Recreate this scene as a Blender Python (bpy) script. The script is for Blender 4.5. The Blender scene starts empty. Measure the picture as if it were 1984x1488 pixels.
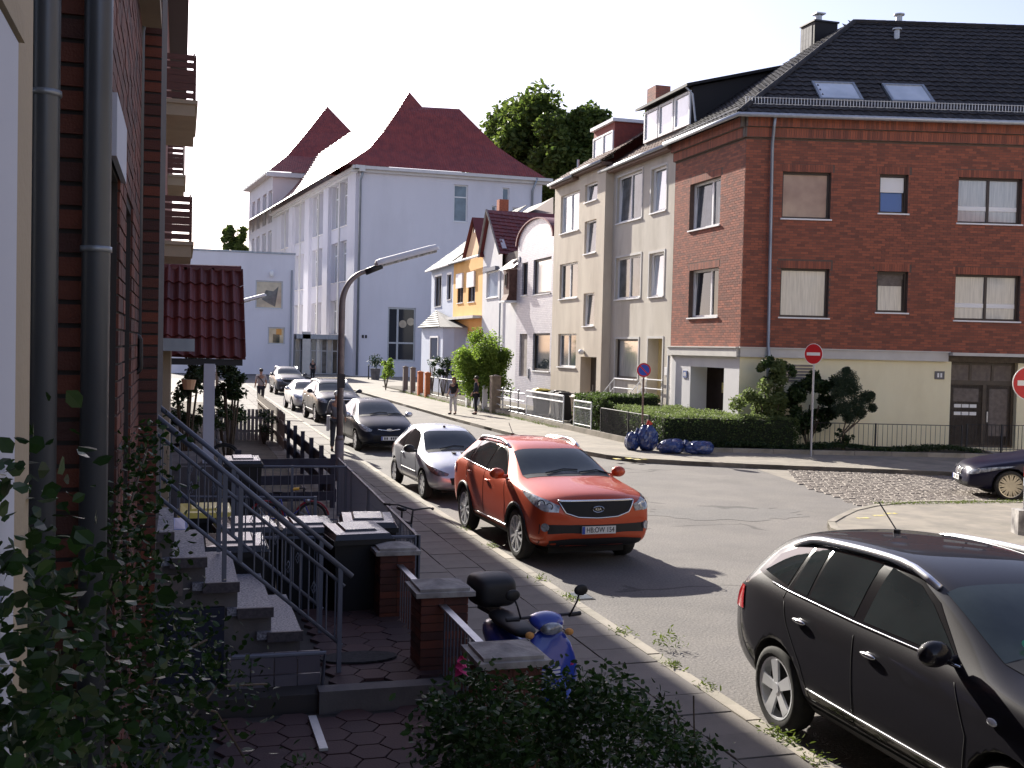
import bpy, bmesh, math, random
import numpy as np
from mathutils import Vector, Matrix
from mathutils.bvhtree import BVHTree
R_ = math.radians
random.seed(7)
SC = bpy.context.scene
COL = SC.collection

# ------------------------------------------------------------------ camera
FPX = 2150.0; CXP, CYP = 992.0, 744.0; CAMH = 3.1
_h, _p, _r = R_(16.65), math.atan(68/FPX), R_(1.35)
FW = Vector((math.sin(_h)*math.cos(_p), math.cos(_h)*math.cos(_p), -math.sin(_p)))
_R0 = Vector((math.cos(_h), -math.sin(_h), 0)); _U0 = _R0.cross(FW)
RT = _R0*math.cos(_r) + _U0*math.sin(_r); UP = _U0*math.cos(_r) - _R0*math.sin(_r)
CAMP = Vector((0, 0, CAMH))
cd = bpy.data.cameras.new('camera'); cam = bpy.data.objects.new('camera', cd); COL.objects.link(cam)
cd.sensor_fit = 'HORIZONTAL'; cd.sensor_width = 36; cd.lens = 36*FPX/1984
cd.clip_start = .1; cd.clip_end = 3000
cam.matrix_world = Matrix(((RT.x, UP.x, -FW.x, 0), (RT.y, UP.y, -FW.y, 0), (RT.z, UP.z, -FW.z, CAMH), (0, 0, 0, 1)))
SC.camera = cam
# ------------------------------------------------------------------ world, sun, exposure
SUN_AZ, SUN_EL = 10.3, 27.0          # degrees from +Y towards -X, elevation
w = bpy.data.worlds.new('World'); SC.world = w; w.use_nodes = True
nt = w.node_tree; bg = nt.nodes['Background']
sky = nt.nodes.new('ShaderNodeTexSky'); sky.sky_type = 'NISHITA'; sky.sun_disc = False
sky.sun_elevation = R_(SUN_EL); sky.sun_rotation = R_(-SUN_AZ)
sky.air_density = 1.0; sky.dust_density = 1.2; sky.ozone_density = 1.0
tint = nt.nodes.new('ShaderNodeMix'); tint.data_type = 'RGBA'; tint.blend_type = 'MULTIPLY'; tint.inputs[0].default_value = 1
tint.inputs[7].default_value = (1.03, .96, 1.08, 1)
hsv = nt.nodes.new('ShaderNodeHueSaturation'); hsv.inputs['Saturation'].default_value = .8; nt.links.new(sky.outputs[0], hsv.inputs['Color']); nt.links.new(hsv.outputs[0], tint.inputs[6]); nt.links.new(tint.outputs[2], bg.inputs[0]); bg.inputs[1].default_value = 0.085
sl = bpy.data.lights.new('sun', 'SUN'); so = bpy.data.objects.new('sun', sl); COL.objects.link(so)
sl.energy = 5.0; sl.angle = R_(.5); sl.color = (1, .94, .84)
_sd = Vector((-math.sin(R_(SUN_AZ))*math.cos(R_(SUN_EL)), math.cos(R_(SUN_AZ))*math.cos(R_(SUN_EL)), math.sin(R_(SUN_EL))))
so.rotation_euler = _sd.to_track_quat('Z', 'Y').to_euler(); so.location = (0, 0, 40)
SC.view_settings.view_transform = 'Standard'; SC.view_settings.look = 'None'
SC.view_settings.gamma = 1; SC.view_settings.use_curve_mapping = False
SC.view_settings.exposure = 1.2

# ------------------------------------------------------------------ picture <-> place (used to read off real positions)
def ray(x, y): return FW*FPX + RT*(x-CXP) - UP*(y-CYP)
def g(x, y, z=0.):
    d = ray(x, y); return CAMP + d*((z-CAMH)/d.z)
def onX(x, y, X): d = ray(x, y); return CAMP + d*(X/d.x)
def onY(x, y, Y): d = ray(x, y); return CAMP + d*(Y/d.y)

# ------------------------------------------------------------------ materials
def M(name, c1, c2=None, scale=4., rough=.8, bump=0., bscale=60., metal=0., spec=.5, coat=0., island=False, dirt=None, dscale=.6, detail=6., stretch=None, coatr=.05):
    m = bpy.data.materials.new(name); m.use_nodes = True; t = m.node_tree; n = t.nodes; L = t.links
    b = n['Principled BSDF']; b.inputs['Roughness'].default_value = rough; b.inputs['Metallic'].default_value = metal
    b.inputs['Specular IOR Level'].default_value = spec; b.inputs['Coat Weight'].default_value = coat; b.inputs['Coat Roughness'].default_value = coatr
    c1 = tuple(c1)+(1,); b.inputs['Base Color'].default_value = c1
    m.diffuse_color = c1
    tc = n.new('ShaderNodeTexCoord'); src = tc.outputs['Object']
    if stretch:
        mp = n.new('ShaderNodeMapping'); mp.inputs['Scale'].default_value = stretch; L.new(src, mp.inputs[0]); src = mp.outputs[0]
    col = None
    if c2 is not None:
        mx = n.new('ShaderNodeMix'); mx.data_type = 'RGBA'; mx.inputs[6].default_value = c1; mx.inputs[7].default_value = tuple(c2)+(1,)
        if island:
            ge = n.new('ShaderNodeNewGeometry'); oi = n.new('ShaderNodeObjectInfo')
            ad = n.new('ShaderNodeMath'); ad.operation = 'ADD'; L.new(ge.outputs['Random Per Island'], ad.inputs[0]); L.new(oi.outputs['Random'], ad.inputs[1])
            fr = n.new('ShaderNodeMath'); fr.operation = 'FRACT'; L.new(ad.outputs[0], fr.inputs[0]); L.new(fr.outputs[0], mx.inputs[0])
        else:
            nz = n.new('ShaderNodeTexNoise'); nz.inputs['Scale'].default_value = scale; nz.inputs['Detail'].default_value = detail; L.new(src, nz.inputs[0])
            rp = n.new('ShaderNodeMapRange'); rp.inputs[1].default_value = .35; rp.inputs[2].default_value = .65; L.new(nz.outputs[0], rp.inputs[0]); L.new(rp.outputs[0], mx.inputs[0])
        col = mx.outputs[2]
    if dirt is not None:
        nz = n.new('ShaderNodeTexNoise'); nz.inputs['Scale'].default_value = dscale; nz.inputs['Detail'].default_value = 8; nz.inputs['Roughness'].default_value = .65; L.new(src, nz.inputs[0])
        rp = n.new('ShaderNodeMapRange'); rp.inputs[1].default_value = .45; rp.inputs[2].default_value = .75; rp.inputs[4].default_value = .8; L.new(nz.outputs[0], rp.inputs[0])
        mx = n.new('ShaderNodeMix'); mx.data_type = 'RGBA'; mx.inputs[6].default_value = c1; mx.inputs[7].default_value = tuple(dirt)+(1,)
        if col is not None: L.new(col, mx.inputs[6])
        L.new(rp.outputs[0], mx.inputs[0]); col = mx.outputs[2]
    if col is not None: L.new(col, b.inputs['Base Color'])
    if bump:
        nb = n.new('ShaderNodeTexNoise'); nb.inputs['Scale'].default_value = bscale; nb.inputs['Detail'].default_value = 5; L.new(tc.outputs['Object'], nb.inputs[0])
        bp = n.new('ShaderNodeBump'); bp.inputs['Strength'].default_value = 1; bp.inputs['Distance'].default_value = bump; L.new(nb.outputs[0], bp.inputs['Height']); L.new(bp.outputs[0], b.inputs['Normal'])
    return m

def brickmat(name, c1, c2, mortar, bw=.25, bh=.083, vert='Z', rough=.85):
    """flat brick pattern used only for walls too far off to tell bricks apart"""
    m = M(name, c1, rough=rough); t = m.node_tree; n = t.nodes; L = t.links; b = n['Principled BSDF']
    tc = n.new('ShaderNodeTexCoord'); sp = n.new('ShaderNodeSeparateXYZ'); L.new(tc.outputs['Object'], sp.inputs[0])
    ad = n.new('ShaderNodeMath'); ad.operation = 'ADD'; L.new(sp.outputs[0], ad.inputs[0]); L.new(sp.outputs[1], ad.inputs[1])
    cb = n.new('ShaderNodeCombineXYZ'); L.new(ad.outputs[0], cb.inputs[0]); L.new(sp.outputs[2], cb.inputs[1])
    br = n.new('ShaderNodeTexBrick'); br.inputs['Color1'].default_value = tuple(c1)+(1,); br.inputs['Color2'].default_value = tuple(c2)+(1,); br.inputs['Mortar'].default_value = tuple(mortar)+(1,)
    br.inputs['Scale'].default_value = 1; br.inputs['Brick Width'].default_value = bw; br.inputs['Row Height'].default_value = bh; br.inputs['Mortar Size'].default_value = .008
    L.new(cb.outputs[0], br.inputs[0]); L.new(br.outputs[0], b.inputs['Base Color'])
    bp = n.new('ShaderNodeBump'); bp.inputs['Distance'].default_value = -.002; L.new(br.outputs['Fac'], bp.inputs['Height']); L.new(bp.outputs[0], b.inputs['Normal'])
    return m

MT = {}
def asphaltmat(name, c1, c2, dark):
    m = M(name, c1, c2, .9, .9, dirt=dark, dscale=.4); t = m.node_tree; n = t.nodes; L = t.links; b = n['Principled BSDF']; tc = n.new('ShaderNodeTexCoord')
    sp = n.new('ShaderNodeTexNoise'); sp.inputs['Scale'].default_value = 34; sp.inputs['Detail'].default_value = 3; L.new(tc.outputs['Object'], sp.inputs[0])
    r = n.new('ShaderNodeMapRange'); r.inputs[1].default_value = .3; r.inputs[2].default_value = .7; r.inputs[3].default_value = .72; r.inputs[4].default_value = 1.28; L.new(sp.outputs[0], r.inputs[0])
    old = b.inputs['Base Color'].links[0].from_socket; mu = n.new('ShaderNodeMix'); mu.data_type = 'RGBA'; mu.blend_type = 'MULTIPLY'; mu.inputs[0].default_value = 1; L.new(old, mu.inputs[6]); L.new(r.outputs[0], mu.inputs[7])
    # long cracks
    nz = n.new('ShaderNodeTexNoise'); nz.inputs['Scale'].default_value = .8; L.new(tc.outputs['Object'], nz.inputs[0]); ad = n.new('ShaderNodeVectorMath'); ad.operation = 'MULTIPLY_ADD'; ad.inputs[1].default_value = (1.1, 1.1, 1.1); L.new(nz.outputs['Color'], ad.inputs[0]); L.new(tc.outputs['Object'], ad.inputs[2])
    vo = n.new('ShaderNodeTexVoronoi'); vo.feature = 'DISTANCE_TO_EDGE'; vo.inputs['Scale'].default_value = .2; L.new(ad.outputs[0], vo.inputs[0])
    cr = n.new('ShaderNodeMapRange'); cr.inputs[1].default_value = .004; cr.inputs[2].default_value = .012; cr.inputs[3].default_value = .55; cr.inputs[4].default_value = 1; mk = n.new('ShaderNodeTexNoise'); mk.inputs['Scale'].default_value = .35; L.new(tc.outputs['Object'], mk.inputs[0]); mr = n.new('ShaderNodeMapRange'); mr.inputs[1].default_value = .45; mr.inputs[2].default_value = .55; mr.inputs[3].default_value = .05; mr.inputs[4].default_value = 0; L.new(mk.outputs[0], mr.inputs[0]); sm = n.new('ShaderNodeMath'); sm.operation = 'ADD'; L.new(vo.outputs[0], sm.inputs[0]); L.new(mr.outputs[0], sm.inputs[1]); L.new(sm.outputs[0], cr.inputs[0])
    m2 = n.new('ShaderNodeMix'); m2.data_type = 'RGBA'; m2.blend_type = 'MULTIPLY'; m2.inputs[0].default_value = 1; L.new(mu.outputs[2], m2.inputs[6]); L.new(cr.outputs[0], m2.inputs[7]); L.new(m2.outputs[2], b.inputs['Base Color'])
    bp = n.new('ShaderNodeBump'); bp.inputs['Distance'].default_value = .01; L.new(sp.outputs[0], bp.inputs['Height']); L.new(bp.outputs[0], b.inputs['Normal']); return m
MT['asphalt'] = asphaltmat('asphalt', (.15, .138, .13), (.18, .165, .15), (.095, .088, .084))
MT['paving'] = M('paving', (.23, .205, .175), (.30, .265, .215), 3., .88, .004, 60, dirt=(.14, .13, .11), dscale=1.)
MT['slab'] = M('slab', (.17, .155, .14), (.205, .185, .165), island=True, rough=.88, bump=.003, bscale=70, dirt=(.10, .09, .08), dscale=1.5)
MT['kerb'] = M('kerb', (.38, .34, .28), (.28, .25, .21), island=True, rough=.85, bump=.003, bscale=50, dirt=(.17, .16, .12), dscale=2)
MT['cobble'] = M('cobble', (.20, .17, .145), (.165, .138, .118), island=True, rough=.8, bump=.004, bscale=40)
MT['soil'] = M('soil', (.07, .06, .045), (.12, .10, .07), 3, .95, .02, 20)
MT['mortar'] = M('mortar', (.20, .17, .15), (.14, .12, .11), 8, .95)
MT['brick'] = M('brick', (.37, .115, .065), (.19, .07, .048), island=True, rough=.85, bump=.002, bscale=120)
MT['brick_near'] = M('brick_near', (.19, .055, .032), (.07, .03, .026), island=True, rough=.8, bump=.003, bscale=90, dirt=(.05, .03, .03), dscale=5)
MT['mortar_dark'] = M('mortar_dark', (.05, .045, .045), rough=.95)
MT['mortar_brick'] = M('mortar_brick', (.15, .10, .08), (.12, .085, .07), 8, .95)
MT['brickfar'] = brickmat('brickfar', (.34, .10, .06), (.18, .07, .05), (.2, .17, .15))
MT['beige'] = M('beige', (.66, .58, .47), (.60, .52, .42), 1.5, .95, .007, 45, dirt=(.45, .38, .30), dscale=.9, stretch=(1, 1, .3))
MT['beige2'] = M('beige2', (.63, .58, .50), (.56, .51, .43), 1.2, .95, .007, 40, dirt=(.38, .34, .28), dscale=1., stretch=(1, 1, .3))
MT['cream'] = M('cream', (.90, .83, .58), (.88, .81, .56), 2, .9, .002, 60, dirt=(.78, .70, .47), dscale=.8, stretch=(1, 1, .4))
MT['whitewall'] = M('whitewall', (.70, .69, .69), (.64, .63, .64), 1.2, .9, .003, 50)
MT['school'] = M('school', (.74, .73, .79), (.70, .69, .75), .3, .9, .01, 12, dirt=(.60, .59, .64), dscale=.25, stretch=(1, 1, .35))
MT['schoolbase'] = M('schoolbase', (.68, .67, .66), (.62, .61, .6), .5, .9)
MT['bluewhite'] = M('bluewhite', (.56, .60, .70), (.50, .54, .64), 1, .9)
MT['orange'] = M('orange', (.80, .40, .12), (.74, .35, .10), 1, .9)
MT['peach'] = M('peach', (.86, .58, .36), (.82, .54, .33), 1, .9)
MT['glazed'] = brickmat('glazed', (.62, .60, .63), (.52, .50, .55), (.33, .31, .34), .26, .09, rough=.35)
MT['white'] = M('white', (.82, .82, .82), rough=.45)
MT['whitemetal'] = M('whitemetal', (.75, .77, .8), rough=.35)
MT['railmetal'] = M('railmetal', (.92, .92, .95), rough=.35, metal=.85)
MT['zinc_dark'] = M('zinc_dark', (.13, .145, .17), (.09, .10, .12), 6, .4, metal=.5, stretch=(1, 1, .2))
MT['band'] = M('band', (.62, .60, .56), (.55, .53, .5), 2, .8)
MT['zinc'] = M('zinc', (.33, .36, .40), (.25, .28, .32), 6, .45, metal=.6, stretch=(1, 1, .2))
MT['steel'] = M('steel', (.45, .46, .48), (.36, .37, .4), 9, .4, metal=.75)
MT['galv'] = M('galv', (.50, .52, .55), (.42, .44, .47), 12, .5, metal=.5)
MT['darkmetal'] = M('darkmetal', (.03, .03, .035), rough=.5, metal=.3)
MT['greyrail'] = M('greyrail', (.13, .145, .19), rough=.5, metal=.2)
MT['woodred'] = M('woodred', (.09, .035, .028), (.12, .045, .035), 4, .6, stretch=(1, 1, 8))
MT['woodgrey'] = M('woodgrey', (.22, .19, .17), (.32, .28, .25), 4, .9)
MT['brownframe'] = M('brownframe', (.045, .03, .025), rough=.5)
MT['doordark'] = M('doordark', (.018, .010, .008), (.025, .015, .012), 5, .8, spec=.15)
MT['doorbrown'] = M('doorbrown', (.055, .04, .03), (.075, .055, .04), 5, .5)
MT['pane_dark'] = M('pane_dark', (.03, .035, .045), rough=.05, spec=.5)
MT['pane_mid'] = M('pane_mid', (.12, .135, .155), (.05, .06, .07), 2.5, .08, spec=.5)
MT['pane_teal'] = M('pane_teal', (.17, .23, .28), (.11, .15, .19), 1.2, .08, spec=.5)
MT['pane_curtain'] = M('pane_curtain', (.50, .50, .48), (.36, .37, .37), 7, .12, spec=.6, coat=1., stretch=(3, 3, .2))
MT['pane_sky'] = M('pane_sky', (.55, .60, .68), (.35, .40, .46), .8, .06, spec=.8, coat=1.)  # sky reflection put into the pane colour
MT['pane_tan'] = M('pane_tan', (.52, .44, .33), (.34, .29, .23), 1.2, .1, coat=.8)  # tan stands in for the beige house mirrored in the corner house window
MT['pane_blue'] = M('pane_blue', (.035, .09, .30), rough=.1, coat=.8)
MT['roofdark'] = M('roofdark', (.016, .015, .017), (.034, .03, .03), island=True, rough=.6, spec=.25, bump=.003, bscale=30)
MT['roofred'] = M('roofred', (.20, .035, .03), (.13, .025, .024), island=True, rough=.45, bump=.002, bscale=30)
MT['roofbrown'] = M('roofbrown', (.13, .075, .055), (.20, .12, .09), island=True, rough=.7)
MT['roofgrey'] = M('roofgrey', (.10, .095, .10), (.17, .165, .165), island=True, rough=.7)
MT['bark'] = M('bark', (.07, .05, .035), (.11, .085, .06), 6, .95, .01, 30)
MT['roofporch'] = M('roofporch', (.16, .035, .03), (.10, .028, .026), island=True, rough=.42, bump=.002, bscale=40)
MT['terrazzo'] = M('terrazzo', (.34, .34, .38), (.09, .09, .12), 60, .6, detail=2)
MT['granite'] = M('granite', (.04, .035, .045), (.08, .07, .08), 40, .6)
MT['concrete'] = M('concrete', (.15, .14, .14), (.09, .085, .09), 3, .9, .003, 40)
MT['concrete_old'] = M('concrete_old', (.14, .13, .13), (.42, .40, .38), 5, .9, .004, 40)
MT['paver_red'] = M('paver_red', (.085, .045, .045), (.05, .03, .035), island=True, rough=.85, bump=.003, bscale=50)

# ------------------------------------------------------------------ mesh helpers
def link(name, me, mat=None, parent=None, kind=None, label=None, smooth=False):
    o = bpy.data.objects.new(name, me); COL.objects.link(o)
    if mat is not None:
        for mm in (mat if isinstance(mat, (list, tuple)) else [mat]): me.materials.append(mm)
    if parent is not None: o.parent = parent
    if kind: o['kind'] = kind
    if label: o['label'] = label
    if smooth and len(me.polygons): me.polygons.foreach_set('use_smooth', [True]*len(me.polygons))
    return o
def thing(name, label, cat, loc=(0, 0, 0), rz=0., group=None):
    o = bpy.data.objects.new(name, None); COL.objects.link(o); o.location = loc; o.rotation_euler = (0, 0, rz)
    o.empty_display_size = .2; o['label'] = label; o['category'] = cat
    if group: o['group'] = group
    return o
def tag(o, label, cat, group=None):
    o['label'] = label; o['category'] = cat
    if group: o['group'] = group
    return o

class Fr:
    """vertical frame: origin, direction along the wall (to the viewer's right), w = depth into the wall"""
    def __init__(s, o, d, off=(0, 0, 0)):
        s.o = Vector((o[0], o[1], o[2] if len(o) > 2 else 0)); s.d = Vector((d[0], d[1], 0)).normalized(); s.n = Vector((-s.d.y, s.d.x, 0)); s.off = Vector(off)
    def __call__(s, u, w_, z): return s.o + s.d*u + s.n*w_ + Vector((0, 0, z)) - s.off
    def world(s, u, w_, z): return s.o + s.d*u + s.n*w_ + Vector((0, 0, z))
    def uz(s, px, py, w_=0.):
        d = ray(px, py); n = s.n; P = s.o + n*w_
        t = (P - CAMP).dot(n)/d.dot(n); q = CAMP + d*t
        return (q - s.o).dot(s.d), q.z - s.o.z
WF = Fr((0, 0, 0), (1, 0))           # identity frame: u=x, w=y
class MB:
    def __init__(s): s.v = []; s.f = []; s.mi = []
    def add(s, vs, fs, mi=0):
        b = len(s.v); s.v += [tuple(v) for v in vs]; s.f += [tuple(b+i for i in f) for f in fs]; s.mi += [mi]*len(fs); return s
    def box(s, fr, u0, u1, w0, w1, z0, z1, mi=0):
        vs = [fr(u, w_, z) for z in (z0, z1) for w_ in (w0, w1) for u in (u0, u1)]
        return s.add(vs, [(0, 2, 3, 1), (4, 5, 7, 6), (0, 1, 5, 4), (1, 3, 7, 5), (3, 2, 6, 7), (2, 0, 4, 6)], mi)
    def quad(s, a, b, c, d, mi=0): return s.add([a, b, c, d], [(0, 1, 2, 3)], mi)
    def poly(s, pts, mi=0): return s.add(pts, [tuple(range(len(pts)))], mi)
    def prism(s, pts, ext, mi=0):
        """polygon extruded by a vector"""
        n = len(pts); e = Vector(ext); a = [Vector(p) for p in pts]; b = [p+e for p in a]
        return s.add(a+b, [tuple(range(n))[::-1], tuple(range(n, 2*n))] + [(i, (i+1) % n, n+(i+1) % n, n+i) for i in range(n)], mi)
    def tube(s, pts, r, n=8, mi=0, closed=False, r2=None):
        pts = [Vector(p) for p in pts]; m = len(pts); rings = []
        prev = None
        for i, p in enumerate(pts):
            if closed: d = pts[(i+1) % m]-pts[i-1]
            else: d = pts[min(i+1, m-1)]-pts[max(i-1, 0)]
            if d.length < 1e-9: d = Vector((0, 0, 1))
            d.normalize()
            a = prev if prev is not None and abs(prev.dot(d)) < .98 else (Vector((0, 0, 1)) if abs(d.z) < .9 else Vector((1, 0, 0)))
            x = (a - d*a.dot(d)).normalized(); y = d.cross(x); prev = x
            rr = r if r2 is None else r+(r2-r)*i/(m-1)
            rings.append([p + x*rr*math.cos(2*math.pi*k/n) + y*rr*math.sin(2*math.pi*k/n) for k in range(n)])
        vs = [v for rg in rings for v in rg]; fs = []
        for i in range(m if closed else m-1):
            j = (i+1) % m
            fs += [(i*n+k, i*n+(k+1) % n, j*n+(k+1) % n, j*n+k) for k in range(n)]
        if not closed: fs += [tuple(range(n))[::-1], tuple(range((m-1)*n, m*n))]
        return s.add(vs, fs, mi)
    def sphere(s, c, rx, ry=None, rz=None, nu=10, nv=7, mi=0):
        ry = ry or rx; rz = rz or rx; c = Vector(c); vs = [c+Vector((0, 0, -rz))]
        for j in range(1, nv):
            a = -math.pi/2+math.pi*j/nv
            vs += [c+Vector((rx*math.cos(a)*math.cos(2*math.pi*k/nu), ry*math.cos(a)*math.sin(2*math.pi*k/nu), rz*math.sin(a))) for k in range(nu)]
        vs.append(c+Vector((0, 0, rz))); fs = [(0, 1+(k+1) % nu, 1+k) for k in range(nu)]
        for j in range(nv-2): fs += [(1+j*nu+k, 1+j*nu+(k+1) % nu, 1+(j+1)*nu+(k+1) % nu, 1+(j+1)*nu+k) for k in range(nu)]
        e = len(vs)-1; fs += [(1+(nv-2)*nu+k, 1+(nv-2)*nu+(k+1) % nu, e) for k in range(nu)]
        return s.add(vs, fs, mi)
    def disc(s, c, nrm, r, n=24, r_in=0, mi=0, th=0.):
        nrm = Vector(nrm).normalized(); a = Vector((0, 0, 1)) if abs(nrm.z) < .9 else Vector((1, 0, 0)); x = (a-nrm*a.dot(nrm)).normalized(); y = nrm.cross(x); c = Vector(c)
        o = [c+(x*math.cos(2*math.pi*k/n)+y*math.sin(2*math.pi*k/n))*r for k in range(n)]
        if r_in:
            i_ = [c+(x*math.cos(2*math.pi*k/n)+y*math.sin(2*math.pi*k/n))*r_in for k in range(n)]
            return s.add(o+i_, [(k, (k+1) % n, n+(k+1) % n, n+k) for k in range(n)], mi)
        if th: return s.prism([p-nrm*th for p in o], nrm*th, mi)
        return s.add(o, [tuple(range(n))], mi)
    def mesh(s, name):
        me = bpy.data.meshes.new(name); me.from_pydata(s.v, [], s.f)
        if any(s.mi): me.polygons.foreach_set('material_index', s.mi)
        me.update(); return me
    def build(s, name, mat, parent=None, kind=None, label=None, smooth=False):
        return link(name, s.mesh(name), mat, parent, kind, label, smooth)

def tri_count(me): return sum(len(p.vertices)-2 for p in me.polygons)
def scatter(parent, name, me, mats, limit=300, loc=None, mat=None, stuffname=None):
    """pieces of one mesh: the `limit` nearest to the camera as objects sharing the mesh, the rest joined as stuff. mats: 4x4 in parent space"""
    if mat is not None and not me.materials: me.materials.append(mat)
    loc = Vector(parent.location) if loc is None else Vector(loc)
    mats = sorted(mats, key=lambda m_: (m_.translation+loc-CAMP).length)
    for m_ in mats[:limit]:
        o = bpy.data.objects.new(name, me); COL.objects.link(o); o.parent = parent; o.matrix_local = m_
    rest = mats[limit:]
    if rest:
        nv = len(me.vertices); co = np.empty(nv*3); me.vertices.foreach_get('co', co); co = co.reshape(-1, 3)
        ls = np.array([p.loop_total for p in me.polygons]); lv = np.empty(len(me.loops), dtype=np.int64); me.loops.foreach_get('vertex_index', lv)
        A = np.array([[list(r) for r in m_] for m_ in rest])
        V = np.einsum('nij,vj->nvi', A[:, :3, :3], co)+A[:, None, :3, 3]
        N = len(rest); LV = (lv[None, :]+(np.arange(N)*nv)[:, None]).ravel()
        fastmesh_into(stuffname or name+'_field', V.reshape(-1, 3), LV, np.tile(ls, N), me.materials[0] if me.materials else mat, parent, 'stuff')
def fastmesh_into(name, V, LV, LT, mat, parent=None, kind=None, smooth=False):
    me = bpy.data.meshes.new(name); me.vertices.add(len(V)); me.vertices.foreach_set('co', np.asarray(V, dtype=np.float32).ravel())
    me.loops.add(len(LV)); me.loops.foreach_set('vertex_index', np.asarray(LV, dtype=np.int32))
    me.polygons.add(len(LT)); st = np.concatenate(([0], np.cumsum(LT)[:-1])).astype(np.int32)
    me.polygons.foreach_set('loop_start', st); me.polygons.foreach_set('loop_total', np.asarray(LT, dtype=np.int32))
    me.update(calc_edges=True); me.validate(); me.polygons.foreach_set('use_smooth', [smooth]*len(me.polygons))
    return link(name, me, mat, parent, kind, smooth=smooth)

def place(pos, x, y, z):
    m_ = Matrix.Identity(4)
    for i, a in enumerate((x, y, z)):
        for j in range(3): m_[j][i] = a[j]
    m_.translation = pos; return m_

def box_mesh(name, sx, sy, sz, back=True, bevel=0.):
    """box from 0..sx, 0..sy (depth), 0..sz; without the hidden back face"""
    b = MB(); b.box(WF, 0, sx, 0, sy, 0, sz)
    if not back: b.f = [f for f in b.f if f != (3, 2, 6, 7)]; b.mi = [0]*len(b.f)
    return b.mesh(name)

def bricks(parent, fr, u0, u1, z0, z1, holes, mat, bl=.24, bh=.071, joint=.012, proud=.012, limit=300, name='brick', half=True, soldiers=(), jit=.002):
    """running bond in real bricks, holes = (u0,u1,z0,z1) left out, soldiers = zones of upright bricks"""
    me = box_mesh(name, bl, proud+.01, bh, back=False); ms = []; d, n = fr.d, fr.n; rows = int((z1-z0)/(bh+joint)); pitch = bl+joint
    short = {}
    hs = list(holes)+list(soldiers)
    for r in range(rows):
        z = z0+r*(bh+joint); off = (pitch/2 if r % 2 else 0)
        k = 0; u = u0-off
        while u < u1:
            a, b = max(u, u0), min(u+bl, u1)
            segs = [(a, b)]
            for h in hs:
                if h[3] > z+.02 and h[2] < z+bh-.02:
                    ns = []
                    for (p, q) in segs:
                        if q <= h[0] or p >= h[1]: ns.append((p, q)); continue
                        if p < h[0]: ns.append((p, h[0]-.003))
                        if q > h[1]: ns.append((h[1]+.003, q))
                    segs = ns
            for p, q in segs:
                if q-p < .05: continue
                ms.append(place(fr(p, -proud+random.uniform(-jit, jit), z), d*((q-p)/bl), n, Vector((0, 0, 1))))
            u += pitch
    for h in soldiers:
        cnt = int((h[1]-h[0])/(bh+joint)); L_ = h[3]-h[2]-joint
        for i in range(cnt):
            ms.append(place(fr(h[0]+i*(bh+joint), -proud-.002, h[2]), d*(bh/bl), n, Vector((0, 0, L_/bh))))
    scatter(parent, name, me, ms, limit, mat=mat)

def wall(parent, fr, u0, u1, z0, z1, holes, mat, reveal=.18, name='wall', revmat=None, thick=0):
    """wall face with real openings and their reveals"""
    us = sorted(set([u0, u1]+[min(max(h[i], u0), u1) for h in holes for i in (0, 1)])); zs = sorted(set([z0, z1]+[min(max(h[i], z0), z1) for h in holes for i in (2, 3)]))
    b = MB()
    for i in range(len(us)-1):
        for j in range(len(zs)-1):
            uc, zc = (us[i]+us[i+1])/2, (zs[j]+zs[j+1])/2
            if any(h[0] < uc < h[1] and h[2] < zc < h[3] for h in holes): continue
            b.quad(fr(us[i], 0, zs[j]), fr(us[i+1], 0, zs[j]), fr(us[i+1], 0, zs[j+1]), fr(us[i], 0, zs[j+1]))
    for h in holes:
        r = h[4] if len(h) > 4 else reveal; a, c, p, q = h[:4]; k = 1 if revmat else 0
        b.quad(fr(a, 0, p), fr(a, 0, q), fr(a, r, q), fr(a, r, p), k); b.quad(fr(c, 0, q), fr(c, 0, p), fr(c, r, p), fr(c, r, q), k)
        b.quad(fr(a, 0, q), fr(c, 0, q), fr(c, r, q), fr(a, r, q), k); b.quad(fr(c, 0, p), fr(a, 0, p), fr(a, r, p), fr(c, r, p), k)
    return b.build(name, [mat, revmat] if revmat else mat, parent)

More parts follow.
